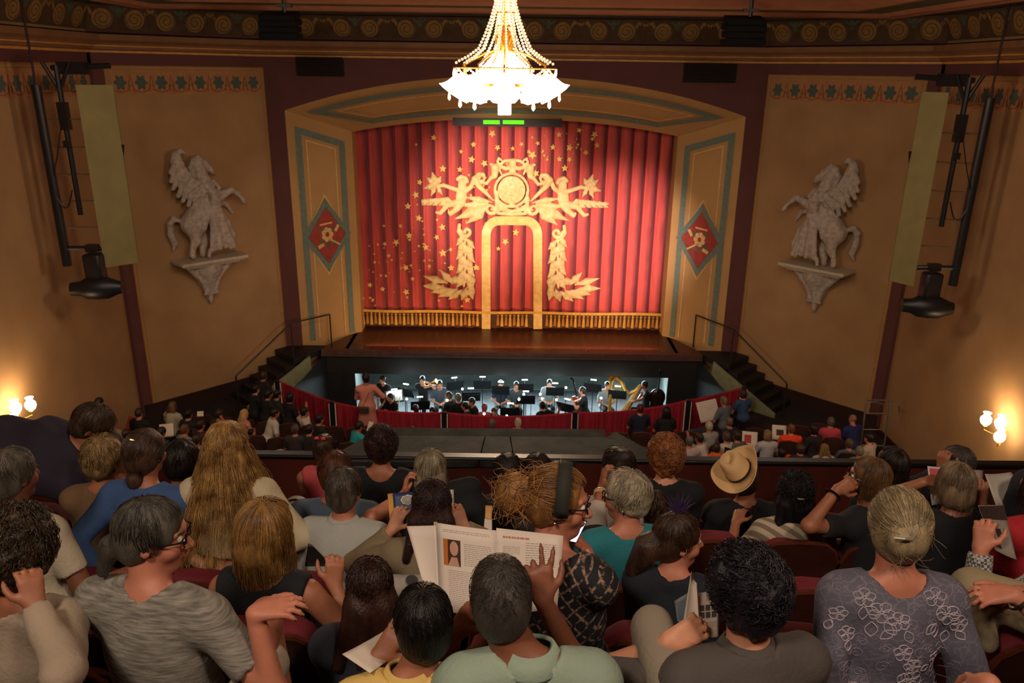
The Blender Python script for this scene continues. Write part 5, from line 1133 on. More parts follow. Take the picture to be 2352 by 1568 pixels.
# ================================================================ printed things
PAPER = mat('paper', 'cdbfb2', rough=.75, var=.04, scale=3); INK = mat('grey_print', '9a8c82', rough=.8); INKR = mat('red_print', 'b0705c', rough=.8)
def sheet(name, label, quads, cat='programme', th=.0015, group=None):
    """quads: list of (part name, 4 corners tl,tr,br,bl, material, bend, deco fn)"""
    c = sum(np.array(p, float) for p in quads[0][1])/4; T = thing(name, label, cat, c, 0, group)
    for nm, P, m, bend, deco in quads:
        P = [np.array(p, float) for p in P]; nu, nv = 8, 6; N_ = np.cross(P[1]-P[0], P[3]-P[0]); N_ /= np.linalg.norm(N_)
        F = lambda u, v, P=P, N_=N_, bend=bend: (P[0]*(1-u)+P[1]*u)*(1-v)+(P[3]*(1-u)+P[2]*u)*v+N_*bend*4*u*(1-u)-c
        V = [F(i/nu, j/nv) for j in range(nv+1) for i in range(nu+1)]
        o = link(nm, raw_mesh(nm, V, [(j*(nu+1)+i, j*(nu+1)+i+1, (j+1)*(nu+1)+i+1, (j+1)*(nu+1)+i) for j in range(nv) for i in range(nu)], m, 180), T)
        md = o.modifiers.new('thickness', 'SOLIDIFY'); md.thickness = th; md.offset = 0
        sgn = 1 if (N_ @ (np.array([0, 0, CZ])-P[0])) > 0 else -1
        if deco: deco(o, lambda u, v, k=.0016, F=F, N_=N_, s=sgn: F(u, v)+N_*s*k)
    return T
def strip(F, u0, v0, u1, v1, nm, m, par, k=.0016):
    n = max(1, int(abs(u1-u0)*8)); V = []
    for i in range(n+1):
        u = u0+(u1-u0)*i/n; V += [F(u, v0, k), F(u, v1, k)]
    link(nm, raw_mesh(nm, V, [(2*i, 2*i+1, 2*i+3, 2*i+2) for i in range(n)], m, 0), par)
def textlines(F, par, u0, u1, v0, v1, n, h=.28, m=None, seed=0):
    r = random.Random(seed); V = []; Fc = []; dv = (v1-v0)/n
    for i in range(n):
        u = u0; ve = u1-(r.random()*.3*(u1-u0) if i % 6 == 5 else 0)
        while u < ve:
            w = min(.02+r.random()*.05, ve-u); a = v0+dv*i; k = len(V); V += [F(u, a), F(u+w, a), F(u+w, a+dv*h), F(u, a+dv*h)]; Fc.append((k, k+1, k+2, k+3)); u += w+.012
    link('printed_lines', raw_mesh('printed_lines', V, Fc, m or INK, 0), par, kind='stuff')
# ================================================================ people in the balcony
P_ = PD
def bow(T, off, hd, L, Bm, Hm, A):
    g = G(); 
    for s_ in (-1, 1): g.ball(hd(.028*s_, -.09, .135)-off, .012, 7, (1.3, .6, 1)) 
    g.make('hair_bow', mat('pink_bow', 'c8323c', rough=.6), T)
def dress(T, off, hd, L, Bm, Hm, A):
    q = Field(L(0, 0, -.5)-.45, L(0, 0, -.3)+.4, .012); q.ell(L(0, .02, -.34), (.15, .115, .22), Bm, .05); q.ell(L(0, .03, -.6), (.20, .15, .2), Bm, .06); q.ripple(.005, 26, 9, (1, 1, .3)); q.make('dress', pattern_mat('floral_dress', 'floral', '7d4c55', '33242c', 26), T, off=off)
def headband(T, off, hd, L, Bm, Hm, A):
    q = G(); n = 20; V = []
    for j in (-1, 1):
        for i in range(n):
            a = -1.9+3.8*i/(n-1); V.append(hd(.103*sin(a), .008+j*.024-.01*cos(a), .028+.120*cos(a))-off)
    q.add(V, [(i, i+1, n+i+1, n+i) for i in range(n-1)]); o = q.make('headband', mat('olive_headband', '24241c', rough=.8), T, smooth=180); m = o.modifiers.new('thickness', 'SOLIDIFY'); m.thickness = .004
def earring(sd):
    def f(T, off, hd, L, Bm, Hm, A): g = G(); g.ball(hd(sd*.083, -.004, -.045)-off, .007, 6); g.make('earring', mat('silver', 'd0d0d0', metal=1, rough=.2), T)
    return f
def bangles(sd, col='d8c090', n=3, t=.78):
    def f(T, off, hd, L, Bm, Hm, A):
        e, h, a = A[sd]; d = (h-e)/np.linalg.norm(h-e); u = np.cross(d, [0, 0, 1.]); u /= np.linalg.norm(u); v = np.cross(u, d)
        for k in range(n):
            c = e+(h-e)*(t+k*.045); g = G(); g.tube([c+(u*cos(x)+v*sin(x))*.037-off for x in np.linspace(0, 2*pi, 17)], .0035 if n > 1 else .007, 6, False); g.make('bracelet', mat('bracelet_'+col, col, rough=.3, metal=.3), T)
    return f
def lace_flowers(T, off, hd, L, Bm, Hm, A):
    from mathutils.bvhtree import BVHTree
    me = [c for c in T.children if c.name.startswith('top')][0].data; bv = BVHTree.FromPolygons([v.co.copy() for v in me.vertices], [tuple(p.vertices) for p in me.polygons])
    d = Vector(Bm @ np.array([0, .83, -.56])); g, g2 = G(), G(); r = random.Random(11)
    def draw(gg, pts, rad):
        P = []
        for x, z in pts:
            h = bv.ray_cast(Vector(L(x, .05, z)-off)-d*.6, d)
            if h[0] is None: 
                if len(P) > 2: gg.tube(P, rad, 4, False)
                P = []; continue
            P.append(tuple(h[0]-d*.0012))
        if len(P) > 2: gg.tube(P, rad, 4, False)
    def flower(x, z, s_, a0):
        for k in range(5):
            a = a0+2*pi*k/5; c = (x+s_*.55*cos(a), z+s_*.55*sin(a)); draw(g, [(c[0]+s_*.42*cos(t)*(1+.15*sin(3*t)), c[1]+s_*.42*sin(t)) for t in np.linspace(0, 2*pi, 12)], .0018)
        draw(g, [(x+s_*.16*cos(t), z+s_*.16*sin(t)) for t in np.linspace(0, 2*pi, 7)], .002)
    def lf(x, z, s_, a):
        draw(g, [(x+s_*t*cos(a)+w*s_*.3*sin(pi*t)*-sin(a), z+s_*t*sin(a)+w*s_*.3*sin(pi*t)*cos(a)) for w, q in ((1, np.linspace(0, 1, 7)), (-1, np.linspace(1, 0, 7))) for t in q], .0018)
    spots = [(-.12, -.09, .034), (-.07, -.14, .038), (-.02, -.17, .034), (.09, -.08, .036), (.13, -.14, .036), (.17, -.17, .03), (-.16, -.22, .028), (.0, -.28, .03), (.035, -.33, .028), (.05, -.38, .036), (.02, -.44, .038), (.06, -.5, .036), (-.03, -.54, .032), (.12, -.30, .026), (-.12, -.42, .022), (-.19, -.15, .026), (.16, -.42, .024)]
    for x, z, s_ in spots:
        flower(x, z, s_, r.random()*6)
        for k in range(2): lf(x+r.uniform(-1, 1)*s_, z-s_*.9, s_*1.4, r.uniform(-2.6, -.5))
    for k in range(70):
        x, z, q = r.uniform(-.2, .2), r.uniform(-.58, -.04), r.choice((-1, 1)); s_ = r.uniform(.014, .026); draw(g2, [(x+q*s_*(1-t*.8)*cos(t*8), z+s_*(1-t*.8)*sin(t*8)) for t in np.linspace(0, 1, 12)], .0009)
    g.make('lace_flowers', mat('lace_thread', 'a89aa2', rough=.7), T, kind='stuff'); g2.make('lace_swirls', mat('lace_thread_dim', '8a808c', rough=.8), T, kind='stuff')
def messy(c0, n=420, col='8a5c32', c2='b88048', rr=.0011):
    def f(T, off, hd, L, Bm, Hm, A):
        g = G(); r = np.random.default_rng(5)
        for i in range(n):
            v = r.normal(size=3); v /= np.linalg.norm(v); p = np.array(c0)+v*np.array([.062, .066, .07]); t = np.cross(v, r.normal(size=3)); t /= np.linalg.norm(t); P = []
            for j in range(7): P.append(hd(*p)-off); t = t+r.normal(size=3)*.3-v*.22; t /= np.linalg.norm(t); p = p+t*.018+np.array([0, 0, -.002])
            g.tube(P, [rr]*6+[.0004], 3)
        g.make('loose_curls', strandmat(col, c2), T, smooth=180)
    return f
def clip(p, c='b8b0a0', w=.05):
    def f(T, off, hd, L, Bm, Hm, A): g = G(); g.tube([hd(p[0]-w/2, p[1], p[2])-off, hd(p[0], p[1]-.012, p[2]+.006)-off, hd(p[0]+w/2, p[1], p[2])-off], .005, 6); g.make('hair_clip', mat('clip_'+c, c, rough=.25, metal=.6), T)
    return f
def many(*fs):
    def f(*a):
        for x in fs: x(*a)
    return f
def knee(K, hipp, foot, r, m, nm='trouser_leg'):
    def f(T, off, hd, L, Bm, Hm, A):
        q = Field(np.min([K, hipp, foot], 0)-.15, np.max([K, hipp, foot], 0)+.15, .011); q.cone(hipp, K, r*1.25, r, k=.04); q.cone(K, foot, r*.95, r*.6, k=.03); q.ripple(.003, 30, 5); q.make(nm, m, T, off=off)
    return f
F_ = ROWF
# nearest row -------------------------------------------------
person('man with swept-back greying ponytail and black glasses, grey heather tee, in profile', P_(352, 1228, 2.32), F_[5]-.1, by=-12, hy=-66, hp=-10, hr=0, w=1.12, fat=1.12, lean=.05, skinc='pink', topmat=pattern_mat('grey_heather', 'heather', '5b564e', '8f887c', 3), sleeve='short', pants='9b8f7c',
       hair=('pony', '33302c', '5a5348', dict(p1=(0, -.12, -.05), p2=(.0, -.14, -.14), pw=1.0)), face=True, glasses=True, near=2, sx=-.04, neckcut=.07,
       arms=dict(R=dict(at=P_(585, 1408, 2.25), hint=(.7, -.2, -1), dir=ray(645, 1395)*1-ray(600, 1405)*1, nrm=(0, -.2, 1), thumb=-1, curl=.5)),
       extra=many(knee(P_(612, 1408, 2.5), P_(585, 1560, 2.35), P_(660, 1640, 2.6), .048, skin('tan'), 'bare_knee'), knee(P_(605, 1530, 2.42), P_(560, 1640, 2.3), P_(600, 1560, 2.4), .07, cloth('9b8f7c'), 'shorts_leg')))
person('man with cropped grey-black hair and mint polo shirt, holding up an open magazine', P_(1148, 1372, 2.02), F_[5]-.12, by=3, hy=8, hp=-6, w=1.06, fat=1.1, lean=.04, hoff=(-.075, .05, .165), skinc='brown', top='8a9a88', sleeve='short', pants='2a2c33', collar='8a9a88', neckcut=.082,
       hair=('buzz', '37312d', '4c453f'), near=2, extra=None,
       arms=dict(R=dict(at=P_(1247, 1378, 2.22), hint=(.55, -.2, -1), dir=ray(1236, 1290)-ray(1247, 1378), nrm=(0, -1, .25), thumb=1, curl=[.12, .12, 1.5, 1.6], spread=.3, tcurl=.1), L=dict(at=P_(1040, 1460, 2.25), hint=(-.6, 0, -1))))
person('boy with glossy black hair in a pale yellow shirt, reading a leaflet', P_(972, 1432, 2.08), F_[5]-.02, by=12, hy=0, hp=-12, s=.88, w=1.05, hs=1.03, hoff=(.05, .05, .165), skinc='tan', top='d0ae62', sleeve='short', pants='23242c', collar='c9a85e', hair=('short', '14110f', '201a17'), near=2, lean=.06,
       arms=dict(L=dict(at=P_(868, 1512, 2.14), hint=(-.4, -.2, -1), dir=ray(905, 1470)-ray(872, 1515), nrm=(-.2, -.8, .6), curl=.3, thumb=1)))
person('man with thick curly black hair and dark grey collared shirt holding a programme', P_(1712, 1358, 2.15), F_[5]-.08, by=14, hy=6, hp=-10, w=1.12, fat=1.1, skinc='fair', top='4b443f', sleeve='elbow', pants='7d7262', collar='4b443f', hair=('curly', '151218', '221c22'), near=2,
       arms=dict(L=dict(at=P_(1532, 1476, 2.2), hint=(-.5, .1, -1), dir=ray(1590, 1428)-ray(1545, 1450), nrm=(0, -.8, .5), curl=.9, thumb=1)), extra=knee(P_(1498, 1440, 2.3), P_(1560, 1640, 2.1), P_(1470, 1640, 2.5), .06, cloth('7d7262')))
person('woman with grey-blonde twisted updo and floral lace top, back fully in view', P_(2062, 1206, 2.42), F_[5]-.1, by=-2, hy=-8, hp=-4, w=.96, fat=1.32, lean=.0, skinc='pink', topmat=pattern_mat('lilac_lace', 'lace', '565360', '77707c', 16), sleeve='threeq', pants='2b2a3a', neckcut=.09,
       hair=('updo', '7b6a50', 'a8936c', dict(bun=(0, -.105, .0), br=(.062, .045, .06), dens=1.6)), near=2, extra=many(clip((-.03, -.15, .03)), lace_flowers, messy((0, -.08, .0), 150, '7d6c50', 'a08e70', .0006)), arms=dict(L=dict(at=P_(1925, 1700, 2.55), hint=(-.6, -.6, -.2)), R=dict(at=P_(2140, 1700, 2.55), hint=(.5, -.4, -.4))))
person('person with loose brown curls and cream long-sleeved top at the lower left corner', P_(40, 1262, 2.3), F_[5]-.15, s=.92, by=-10, hy=15, hp=-14, w=1.0, skinc='tan', top='9c8a76', sleeve='long', pants='33302c', hair=('curly', '2e241b', '463626', dict(vol=.012)), near=2, lean=.02, neckcut=.09,
       arms=dict(R=dict(at=P_(82, 1392, 2.2), hint=(1, -.3, -1), dir=(-.2, .3, .7), curl=.8)))
# fourth row ---------------------------------------------------
person('woman with full golden-blonde bob and black sleeveless top, arm bare', P_(612, 1222, 2.95), F_[4], by=-6, hy=-22, hp=-6, w=1.02, skinc='tan', top='0f1117', sleeve='none', pants='1c1a20', hair=('bob', '6e4c26', 'a67b45', dict(vol=.012, len=.17, dens=1.3)), near=2, neckcut=.10,
       arms=dict(R=dict(at=P_(768, 1345, 3.05), hint=(.6, -.6, -.9), dir=ray(770, 1290)-ray(768, 1345), nrm=(.3, -.9, 0), curl=1.2)))
person('girl with straight dark brown hair behind the boy and the magazine reader', P_(850, 1350, 2.62), F_[4]-.1, by=4, hy=8, hp=-14, s=.86, skinc='fair', top='232430', sleeve='short', pants='20202a', hair=('long', '2a1712', '3a2119', dict(len=.22, wide=.9)), near=2)
person('woman with messy auburn bun, dark headband and black glasses looking right at her phone', P_(1284, 1152, 2.6), F_[4]+.08, by=-30, hy=-66, hp=-8, hr=-6, w=1.05, fat=1.22, lean=.0, skinc='pink', topmat=pattern_mat('woven_diamonds', 'diamond', '0e1018', '8d6f5c', 9), sleeve='threeq', pants='a08a6a',
       hair=('updo', '6a4526', '9c6e3c', dict(bun=(-.0, -.155, .0), br=(.065, .07, .075), dens=1.6, fore=1)), face=True, glasses=True, near=2, extra=many(headband, earring(1), messy((0, -.155, .0)), messy((0, -.07, .05), 90)), neckcut=.1, sx=-.10,
       arms=dict(R=dict(at=P_(1345, 1262, 3.1), hint=(.6, -.4, -1), dir=ray(1322, 1225)-ray(1345, 1262), nrm=(1, 0, 0), curl=.8, thumb=-1)))
def feather(T, off, hd, L, Bm, Hm, A):
    g = G(); r = random.Random(4)
    for i in range(70):
        a = r.uniform(-.8, .8); e = r.uniform(.3, 1.3); l = r.uniform(.04, .1); p = hd(0, -.02, .12); q = p+np.array([sin(a)*cos(e), .3*r.uniform(-1, 1), sin(e)])*l; g.tube([p-off, (p+q)/2-off+[0, 0, .004], q-off], [.003, .002, .0008], 4)
    g.make('feather_tuft', mat('purple_feather', '3c2350', rough=.7, island=.3), T)
person('child with curly brown hair, purple feather tuft and navy top, turned right', P_(1558, 1238, 2.85), F_[4]-.02, by=-18, hy=-62, hp=-6, s=.80, w=.95, hs=1.1, skinc='pink', top='0d101c', sleeve='long', pants='1a1b26', hair=('pony', '2d1d16', '4a3122', dict(p1=(.0, -.13, -.04), p2=(-.02, -.17, -.17), pw=1.9, dens=1.5)), face=True, near=2, extra=feather)
# third row ------------------------------------------------------
person('man with grey-brown short hair in a pale blue-white shirt', P_(792, 1126, 3.9), F_[3]-.02, by=-8, hy=-6, hp=-10, w=1.12, fat=1.15, skinc='pink', top='a3a39c', sleeve='long', pants='3a3a40', collar='a3a39c', hair=('short', '3c332b', '5d5348'), near=2, lean=.1)
person('woman with straight dark brown hair and khaki shirt holding a blue programme', P_(992, 1162, 3.58), F_[3], by=2, hy=0, hp=-14, w=1.0, skinc='fair', top='7c6c53', sleeve='long', pants='2a2830', hair=('long', '26161a', '3a2422', dict(len=.16, wide=.7)), near=2,
       arms=dict(L=dict(at=P_(900, 1218, 3.72), hint=(-1, 0, -1), dir=ray(912, 1190)-ray(900, 1218), nrm=(-.5, -.8, 0), curl=.9, thumb=1), R=dict(at=P_(1066, 1212, 3.72), hint=(1, 0, -1), dir=ray(1052, 1180)-ray(1066, 1212), nrm=(.5, -.8, 0), curl=.9, thumb=-1)))
person('woman with short fluffy silver hair, glasses and teal cardigan, head turned left', P_(1436, 1138, 3.65), F_[3]-.02, by=8, hy=60, hp=-6, w=1.0, skinc='pink', top='1f6f78', sleeve='long', pants='26262c', hair=('fluffy', '93866e', 'b8a98e', dict(vol=-.003)), glasses=True, face=True, near=2, neckcut=.085, extra=earring(-1), lean=.1)
person('woman with long black hair, a small clip and a cream-and-brown striped top', P_(1826, 1130, 4.38), F_[2], by=0, hy=-6, w=1.0, skinc='tan', topmat=pattern_mat('cream_stripes', 'stripe', '7a6a58', 'b3a38c', 7), sleeve='threeq', pants='22222a', hair=('longwavy', '120e10', '1f181a', dict(len=.20, wide=.8)), near=2, extra=clip((0, -.13, .03), 'b8c0b0', .03),
       arms=dict(L=dict(at=P_(1690, 1200, 4.7), hint=(-.6, -.3, -1)),))
person('woman in sunglasses with light brown bob and black tee, chin on her hand, facing left', P_(1992, 1098, 4.3), F_[2]+.05, by=28, hy=42, hp=4, w=.98, skinc='tan', top='101116', sleeve='short', pants='1c1c22', hair=('bob', '4a3220', '7c5a38', dict(len=.14)), glasses=True, face=True, near=2,
       arms=dict(L=dict(at=P_(1922, 1125, 4.2), hint=(-.8, -.2, -1), dir=ray(1965, 1100)-ray(1925, 1118), nrm=(-.6, -.6, 0), curl=1.3)), extra=bangles(-1, '141414', 1, .86))
person('woman with rounded grey-blonde bob and black top reading a pink-and-white brochure', P_(2193, 1112, 4.15), F_[2]+.1, by=-2, hy=0, hp=-10, w=1.02, skinc='tan', top='0e0f14', sleeve='short', pants='1c1c22', hair=('bob', '5a4836', '8a7458', dict(len=.12)), near=2,
       arms=dict(L=dict(at=P_(2118, 1108, 4.3), hint=(-1, 0, -1), dir=(.8, .2, .2), curl=.8), R=dict(at=P_(2252, 1158, 4.25), hint=(1, 0, -1), dir=(0, .2, 1), curl=.5, nrm=(0, -1, 0))))
person('man with grey hair and cream polo shirt by the left edge, arm resting down', P_(30, 1090, 3.3), F_[3]+.15, by=-12, hy=-12, hp=-8, w=1.1, fat=1.12, skinc='brown', top='b3a58e', sleeve='short', pants='33302c', collar='b3a58e', hair=('short', '4a4339', '6a6254'), near=2, sx=-.1,
       arms=dict(R=dict(at=P_(325, 1300, 3.55), hint=(.4, -.3, -1), dir=(1, .3, -.2))))
person('woman with brown hair clipped back in a low ponytail and blue denim jacket', P_(336, 1040, 3.85), F_[3]+.1, by=-8, hy=-10, hp=-6, w=1.02, skinc='tan', top='34507c', sleeve='long', pants='22242c', hair=('updo', '2e1f17', '5a4030', dict(bun=(-.01, -.075, -.12), br=(.045, .045, .055), dens=1.2, vol=.002)), near=2, extra=clip((0, -.085, .10), 'c8a86a'),
       arms=dict(L=dict(at=P_(262, 1330, 3.8), hint=(-.4, -.6, -.4)),))
person('woman with very long wavy blonde hair over a cream cape and floral dress', P_(522, 1026, 3.85), F_[3]+.15, by=0, hy=4, hp=-4, w=1.06, fat=1.05, skinc='fair', top='b8a98a', sleeve='threeq', pants='7a4a4e', skirt=True, hair=('longwavy', '7a4f26', 'c39a5c', dict(len=.50, wide=2.5, vol=.004, dens=1.9)), near=2, hem=.20, extra=dress,
       arms=dict(L=dict(at=P_(470, 1300, 3.9), hint=(-1, 0, -.4)), R=dict(at=P_(600, 1300, 3.9), hint=(1, 0, -.4))))
# second row -----------------------------------------------------
person('man with tousled reddish-brown hair and a faded blue shirt', P_(770, 1086, 4.3), F_[2], by=0, hy=10, hp=-10, w=1.16, fat=1.15, skinc='pink', top='4f6070', sleeve='long', pants='2c2c34', hair=('short', '3a2016', '5c3420', dict(vol=.008)), near=1)
person('woman with smooth ash-grey bob and black top, hand raised to her cheek', P_(990, 1078, 4.3), F_[2], by=2, hy=-8, hp=-4, w=.98, skinc='pink', top='0f1014', sleeve='short', pants='1a1a20', hair=('bob', '6d604c', 'a2947a', dict(len=.16, vol=-.003)), near=1,
       arms=dict(L=dict(at=P_(930, 1135, 4.25), hint=(-.6, -.2, -1), dir=(.15, .1, 1), nrm=(-1, 0, 0), curl=1.0)))
person('woman with upswept dark hair, bangles and white blouse resting chin on hand', P_(1418, 1072, 4.35), F_[2], by=14, hy=16, hp=-6, w=.98, skinc='tan', top='b0a496', sleeve='threeq', pants='22222a', hair=('updo', '1d1614', '33261f', dict(bun=(0, -.07, .09), br=(.05, .05, .04))), near=1,
       arms=dict(L=dict(at=P_(1383, 1120, 4.25), hint=(-.5, -.3, -1), dir=(.1, .1, 1), nrm=(-1, 0, 0), curl=.9)), extra=bangles(-1))
person('child with tangled light brown hair just behind the teal cardigan', P_(1500, 1165, 3.95), F_[3]-.2, by=0, s=.8, skinc='tan', top='8a5a3c', sleeve='short', pants='22222a', hair=('fluffy', '3a281c', '5a4530', dict(vol=-.012)), near=1)
person('woman with ginger curly bob and black top', P_(1530, 1047, 4.75), F_[1]+.1, by=-2, hy=-6, w=1.02, skinc='fair', top='0f0e11', sleeve='long', pants='1a1a20', hair=('curly', '7a4424', 'a8683a', dict(vol=.004, dens=1.3)), near=2)
person('person with pale blonde hair half hidden behind the auburn bun', P_(1283, 1108, 4.3), F_[2]-.1, by=-6, hy=-20, skinc='pink', top='2a2422', sleeve='long', pants='1a1a20', hair=('bob', '8f7a5c', 'b09a74', dict(len=.1)), near=1, arms=dict(R=dict(at=P_(1328, 1160, 4.25), hint=(.6, -.3, -1), dir=(0, .1, 1), curl=.9)))
person('person with dark brown hair in the row before the sunglasses woman', P_(2046, 1068, 4.9), F_[1], by=5, hy=10, hp=8, skinc='tan', top='101014', sleeve='short', pants='1a1a20', hair=('bob', '1e1512', '33241c', dict(len=.14)), near=1)
person('man with close grey hair near the right wall lamp, hand at his temple', P_(2196, 1064, 5.05), F_[1], by=10, hy=20, hp=-6, skinc='tan', top='141318', sleeve='long', pants='1a1a20', hair=('short', '3a332d', '5a5048'), near=1, arms=dict(L=dict(at=P_(2162, 1080, 4.95), hint=(-.6, 0, -1), dir=(0, .1, 1), curl=1.2)))
person('man with black-brown hair bowed low beside the blue denim jacket', P_(418, 1060, 4.5), F_[2]-.05, by=0, hp=-18, skinc='tan', top='15131a', sleeve='long', pants='1a1a20', hair=('short', '17110f', '241a16', dict(vol=.012)), near=1)
person('person with tousled beige-blonde hair and tan top under the leaning man', P_(238, 1052, 4.2), F_[2], by=-4, hp=-6, skinc='tan', top='6a4e34', sleeve='long', pants='2a241c', hair=('fluffy', '6a5030', '9a7c50', dict(vol=.0)), near=1)
# front row ---------------------------------------------------------
person('man with wavy brown hair and dark purple shirt, standing bent over to the right', P_(214, 978, 4.6), F_[2]+.10, s=1.12, hs=.95, sx=.12, by=-84, hy=8, hp=-38, w=1.25, fat=1.1, lean=.78, stand=True, skinc='tan', top='221a2a', sleeve='long', pants='16141a', hair=('short', '31231a', '4c3826', dict(vol=.006)), near=2, face=True, glasses=True,
       arms=dict(R=dict(at=P_(190, 1170, 4.3), hint=(0, 0, -1)), L=dict(at=P_(240, 1150, 4.9), hint=(0, 0, -1))))
person('girl with topknot, pink bow and coral sundress by the balcony rail', P_(746, 1030, 4.85), F_[1]+.1, by=0, hy=-6, s=.8, skinc='tan', top='b0454a', sleeve='none', pants='a03c44', skirt=True, hair=('bun', '2e2018', '4e3828', dict(bun=(0, -.05, .12), br=(.04, .04, .035))), near=1, extra=bow)
person('woman with short dark curly hair and black tee in the front row', P_(877, 1022, 5.0), F_[1], by=-2, hy=-4, w=1.02, skinc='tan', top='0d0d12', sleeve='short', pants='1a1a20', hair=('curly', '2a1a18', '402824', dict(vol=-.002)), near=2, neckcut=.1)
for px, lb in ((1166, 'person with spiky black hair, left of a pair at the rail'), (1234, 'person with tufted dark brown hair, right of a pair at the rail')):
    person(lb, P_(px, 1085, 5.0), F_[1]-.25, by=0, hp=-10, skinc='tan', top='141216', sleeve='long', pants='1a1a20', hair=('short', '171112', '2a2020', dict(vol=.008)), near=1)
T = person('man in a black suit wearing the tilted straw cowboy hat', P_(1712, 1098, 4.95), F_[1]-.02, by=-4, hy=-20, hp=-10, hr=-18, w=1.08, skinc='tan', top='0b0b0e', sleeve='long', pants='101014', hair=('short', '2a211c', '3a2e28'), near=1)
# the hat
Hc = P_(1698, 1082, 4.92); T = thing('cowboy_hat', 'pale straw cowboy hat with dark band, tilted on the man in black', 'hat', Hc)
M = Matrix.Rotation(R(-40), 3, 'Y') @ Matrix.Rotation(R(5), 3, 'X') @ Matrix.Rotation(R(-12), 3, 'Z')
STRAW = mat('straw', 'd8b27c', rough=.7, var=.08, scale=8, bump=.3, bscale=220)
g = G(); n = 40; V = []
for j, (rr, up) in enumerate(((.088, .0), (.12, -.004), (.16, .006), (.175, .018))):
    for q in range(n):
        t = 2*pi*q/n; V.append(M @ Vector((rr*cos(t)*.92, rr*sin(t)*1.18, up+(.055*abs(cos(t))**3*((rr-.088)/.087)**2))))
g.add(V, [(i*n+q, i*n+(q+1) % n, (i+1)*n+(q+1) % n, (i+1)*n+q) for i in range(3) for q in range(n)]); o = g.make('brim', STRAW, T, smooth=180); m = o.modifiers.new('thickness', 'SOLIDIFY'); m.thickness = .004
g = G(); V = []
for j, (sx_, z) in enumerate(((1, 0), (.98, .04), (.92, .085), (.84, .115), (.6, .125), (.3, .105), (.02, .10))):
    for q in range(n):
        t = 2*pi*q/n; pin = 1-.22*max(0, sin(t))**2*(z/.12); dz = -.02*(j > 3)*abs(cos(t))*0
        V.append(M @ Vector((.083*sx_*cos(t)*pin, .102*sx_*sin(t), z+dz+(.018*abs(cos(t)) if j == 4 else 0)))) 
g.add(V, [(i*n+q, i*n+(q+1) % n, (i+1)*n+(q+1) % n, (i+1)*n+q) for i in range(6) for q in range(n)]); g.make('crown', STRAW, T, smooth=180)
g = G(); V = [M @ Vector((.0855*cos(2*pi*q/n), .105*sin(2*pi*q/n), z)) for z in (.006, .024) for q in range(n)]; g.add(V, [(q, (q+1) % n, n+(q+1) % n, n+q) for q in range(n)]); g.make('hat_band', mat('hat_band_dark', '2a1710', rough=.6), T, smooth=180)
# right edge people, mostly outside the frame
person('person at the right edge in a checked shirt, forearm holding up a newspaper', P_(2470, 1180, 3.0), F_[4], by=28, hy=10, w=1.05, skinc='pink', topmat=pattern_mat('small_check', 'check', '4a4a50', 'a8a49c', 95), sleeve='long', pants='2a2c33', hair=('short', '3a332d', '5a5048'), near=2,
       arms=dict(L=dict(at=P_(2252, 1262, 3.0), hint=(-.3, -.3, -1.2), dir=ray(2258, 1225)-ray(2252, 1262), nrm=(-.7, -.7, 0), curl=1.1, thumb=1)))
person('person in a dark navy jacket half out of frame under the right wall lamp', P_(2410, 990, 3.9), F_[2]+.2, by=30, hp=-20, w=1.15, fat=1.15, lean=.15, skinc='tan', top='14141f', sleeve='long', pants='1a1a20', hair=('short', '2a211c', '3a2e28'), near=1)
person('person in a red and amber top half out of frame behind the newspaper', P_(2400, 1110, 3.5), F_[3], by=8, skinc='tan', top='a01a22', sleeve='short', pants='1a1a20', hair=('bob', '2a1a12', '3c281c', {}), near=1)
person('person in khaki trousers with clasped hands, seated sideways at the right edge', P_(2560, 1260, 2.75), F_[4]-.05, by=72, w=1.0, lapdist=.5, skinc='pink', top='26262e', sleeve='short', pants='8f8062', hair=('short', '2a211c', '3a2e28'), near=2,
       arms=dict(L=dict(at=P_(2330, 1365, 2.6), hint=(0, -.8, -.5), dir=(-1, .1, -.1)), R=dict(at=P_(2335, 1362, 2.7), hint=(0, .5, -1), dir=(-1, 0, 0))), extra=many(bangles(-1, '2a211c', 1, .9), knee(P_(2236, 1352, 2.85), P_(2420, 1420, 2.7), P_(2262, 1470, 2.8), .075, cloth('8f8062'))))
person('person in navy at the lower right corner with a bare crossed forearm', P_(2530, 1430, 1.95), F_[5]-.1, by=35, w=1.1, skinc='pink', top='0f1120', sleeve='elbow', pants='0f1120', hair=('bob', '2a1a12', '3c281c', {}), near=2, arms=dict(L=dict(at=P_(2272, 1570, 1.9), hint=(-.2, -.3, -.9), dir=(-.5, .2, -.8))))
# ================================================================ held and lying things
def deco_left(o, F):
    textlines(F, o, .12, .9, .06, .10, 2, m=INK, seed=1)
    strip(F, .12, .17, .42, .47, 'portrait_photo', mat('photo_brown', '3a1d14', rough=.5), o); strip(F, .12, .17, .20, .47, 'photo_backdrop', mat('photo_amber', 'b0641e', rough=.5), o, .002)
    V = [F(.30+.075*cos(t)+.01, .27+.085*sin(t), .0024) for t in np.linspace(0, 2*pi, 15)[:-1]]+[F(.2, .47, .0024), F(.26, .37, .0024), F(.36, .37, .0024), F(.40, .47, .0024)]
    link('portrait_head', raw_mesh('portrait_head', V, [tuple(range(14)), (14, 15, 16, 17)], mat('photo_skin', 'b98a76', rough=.5), 0), o)
    textlines(F, o, .48, .92, .2, .46, 12, seed=2); textlines(F, o, .2, .92, .52, .95, 20, seed=3)
def deco_right(o, F): textlines(F, o, .1, .5, .08, .11, 1, h=.8, m=INKR, seed=4); textlines(F, o, .1, .36, .2, .3, 5, seed=5); textlines(F, o, .45, .92, .14, .5, 12, seed=6)
D = 2.42
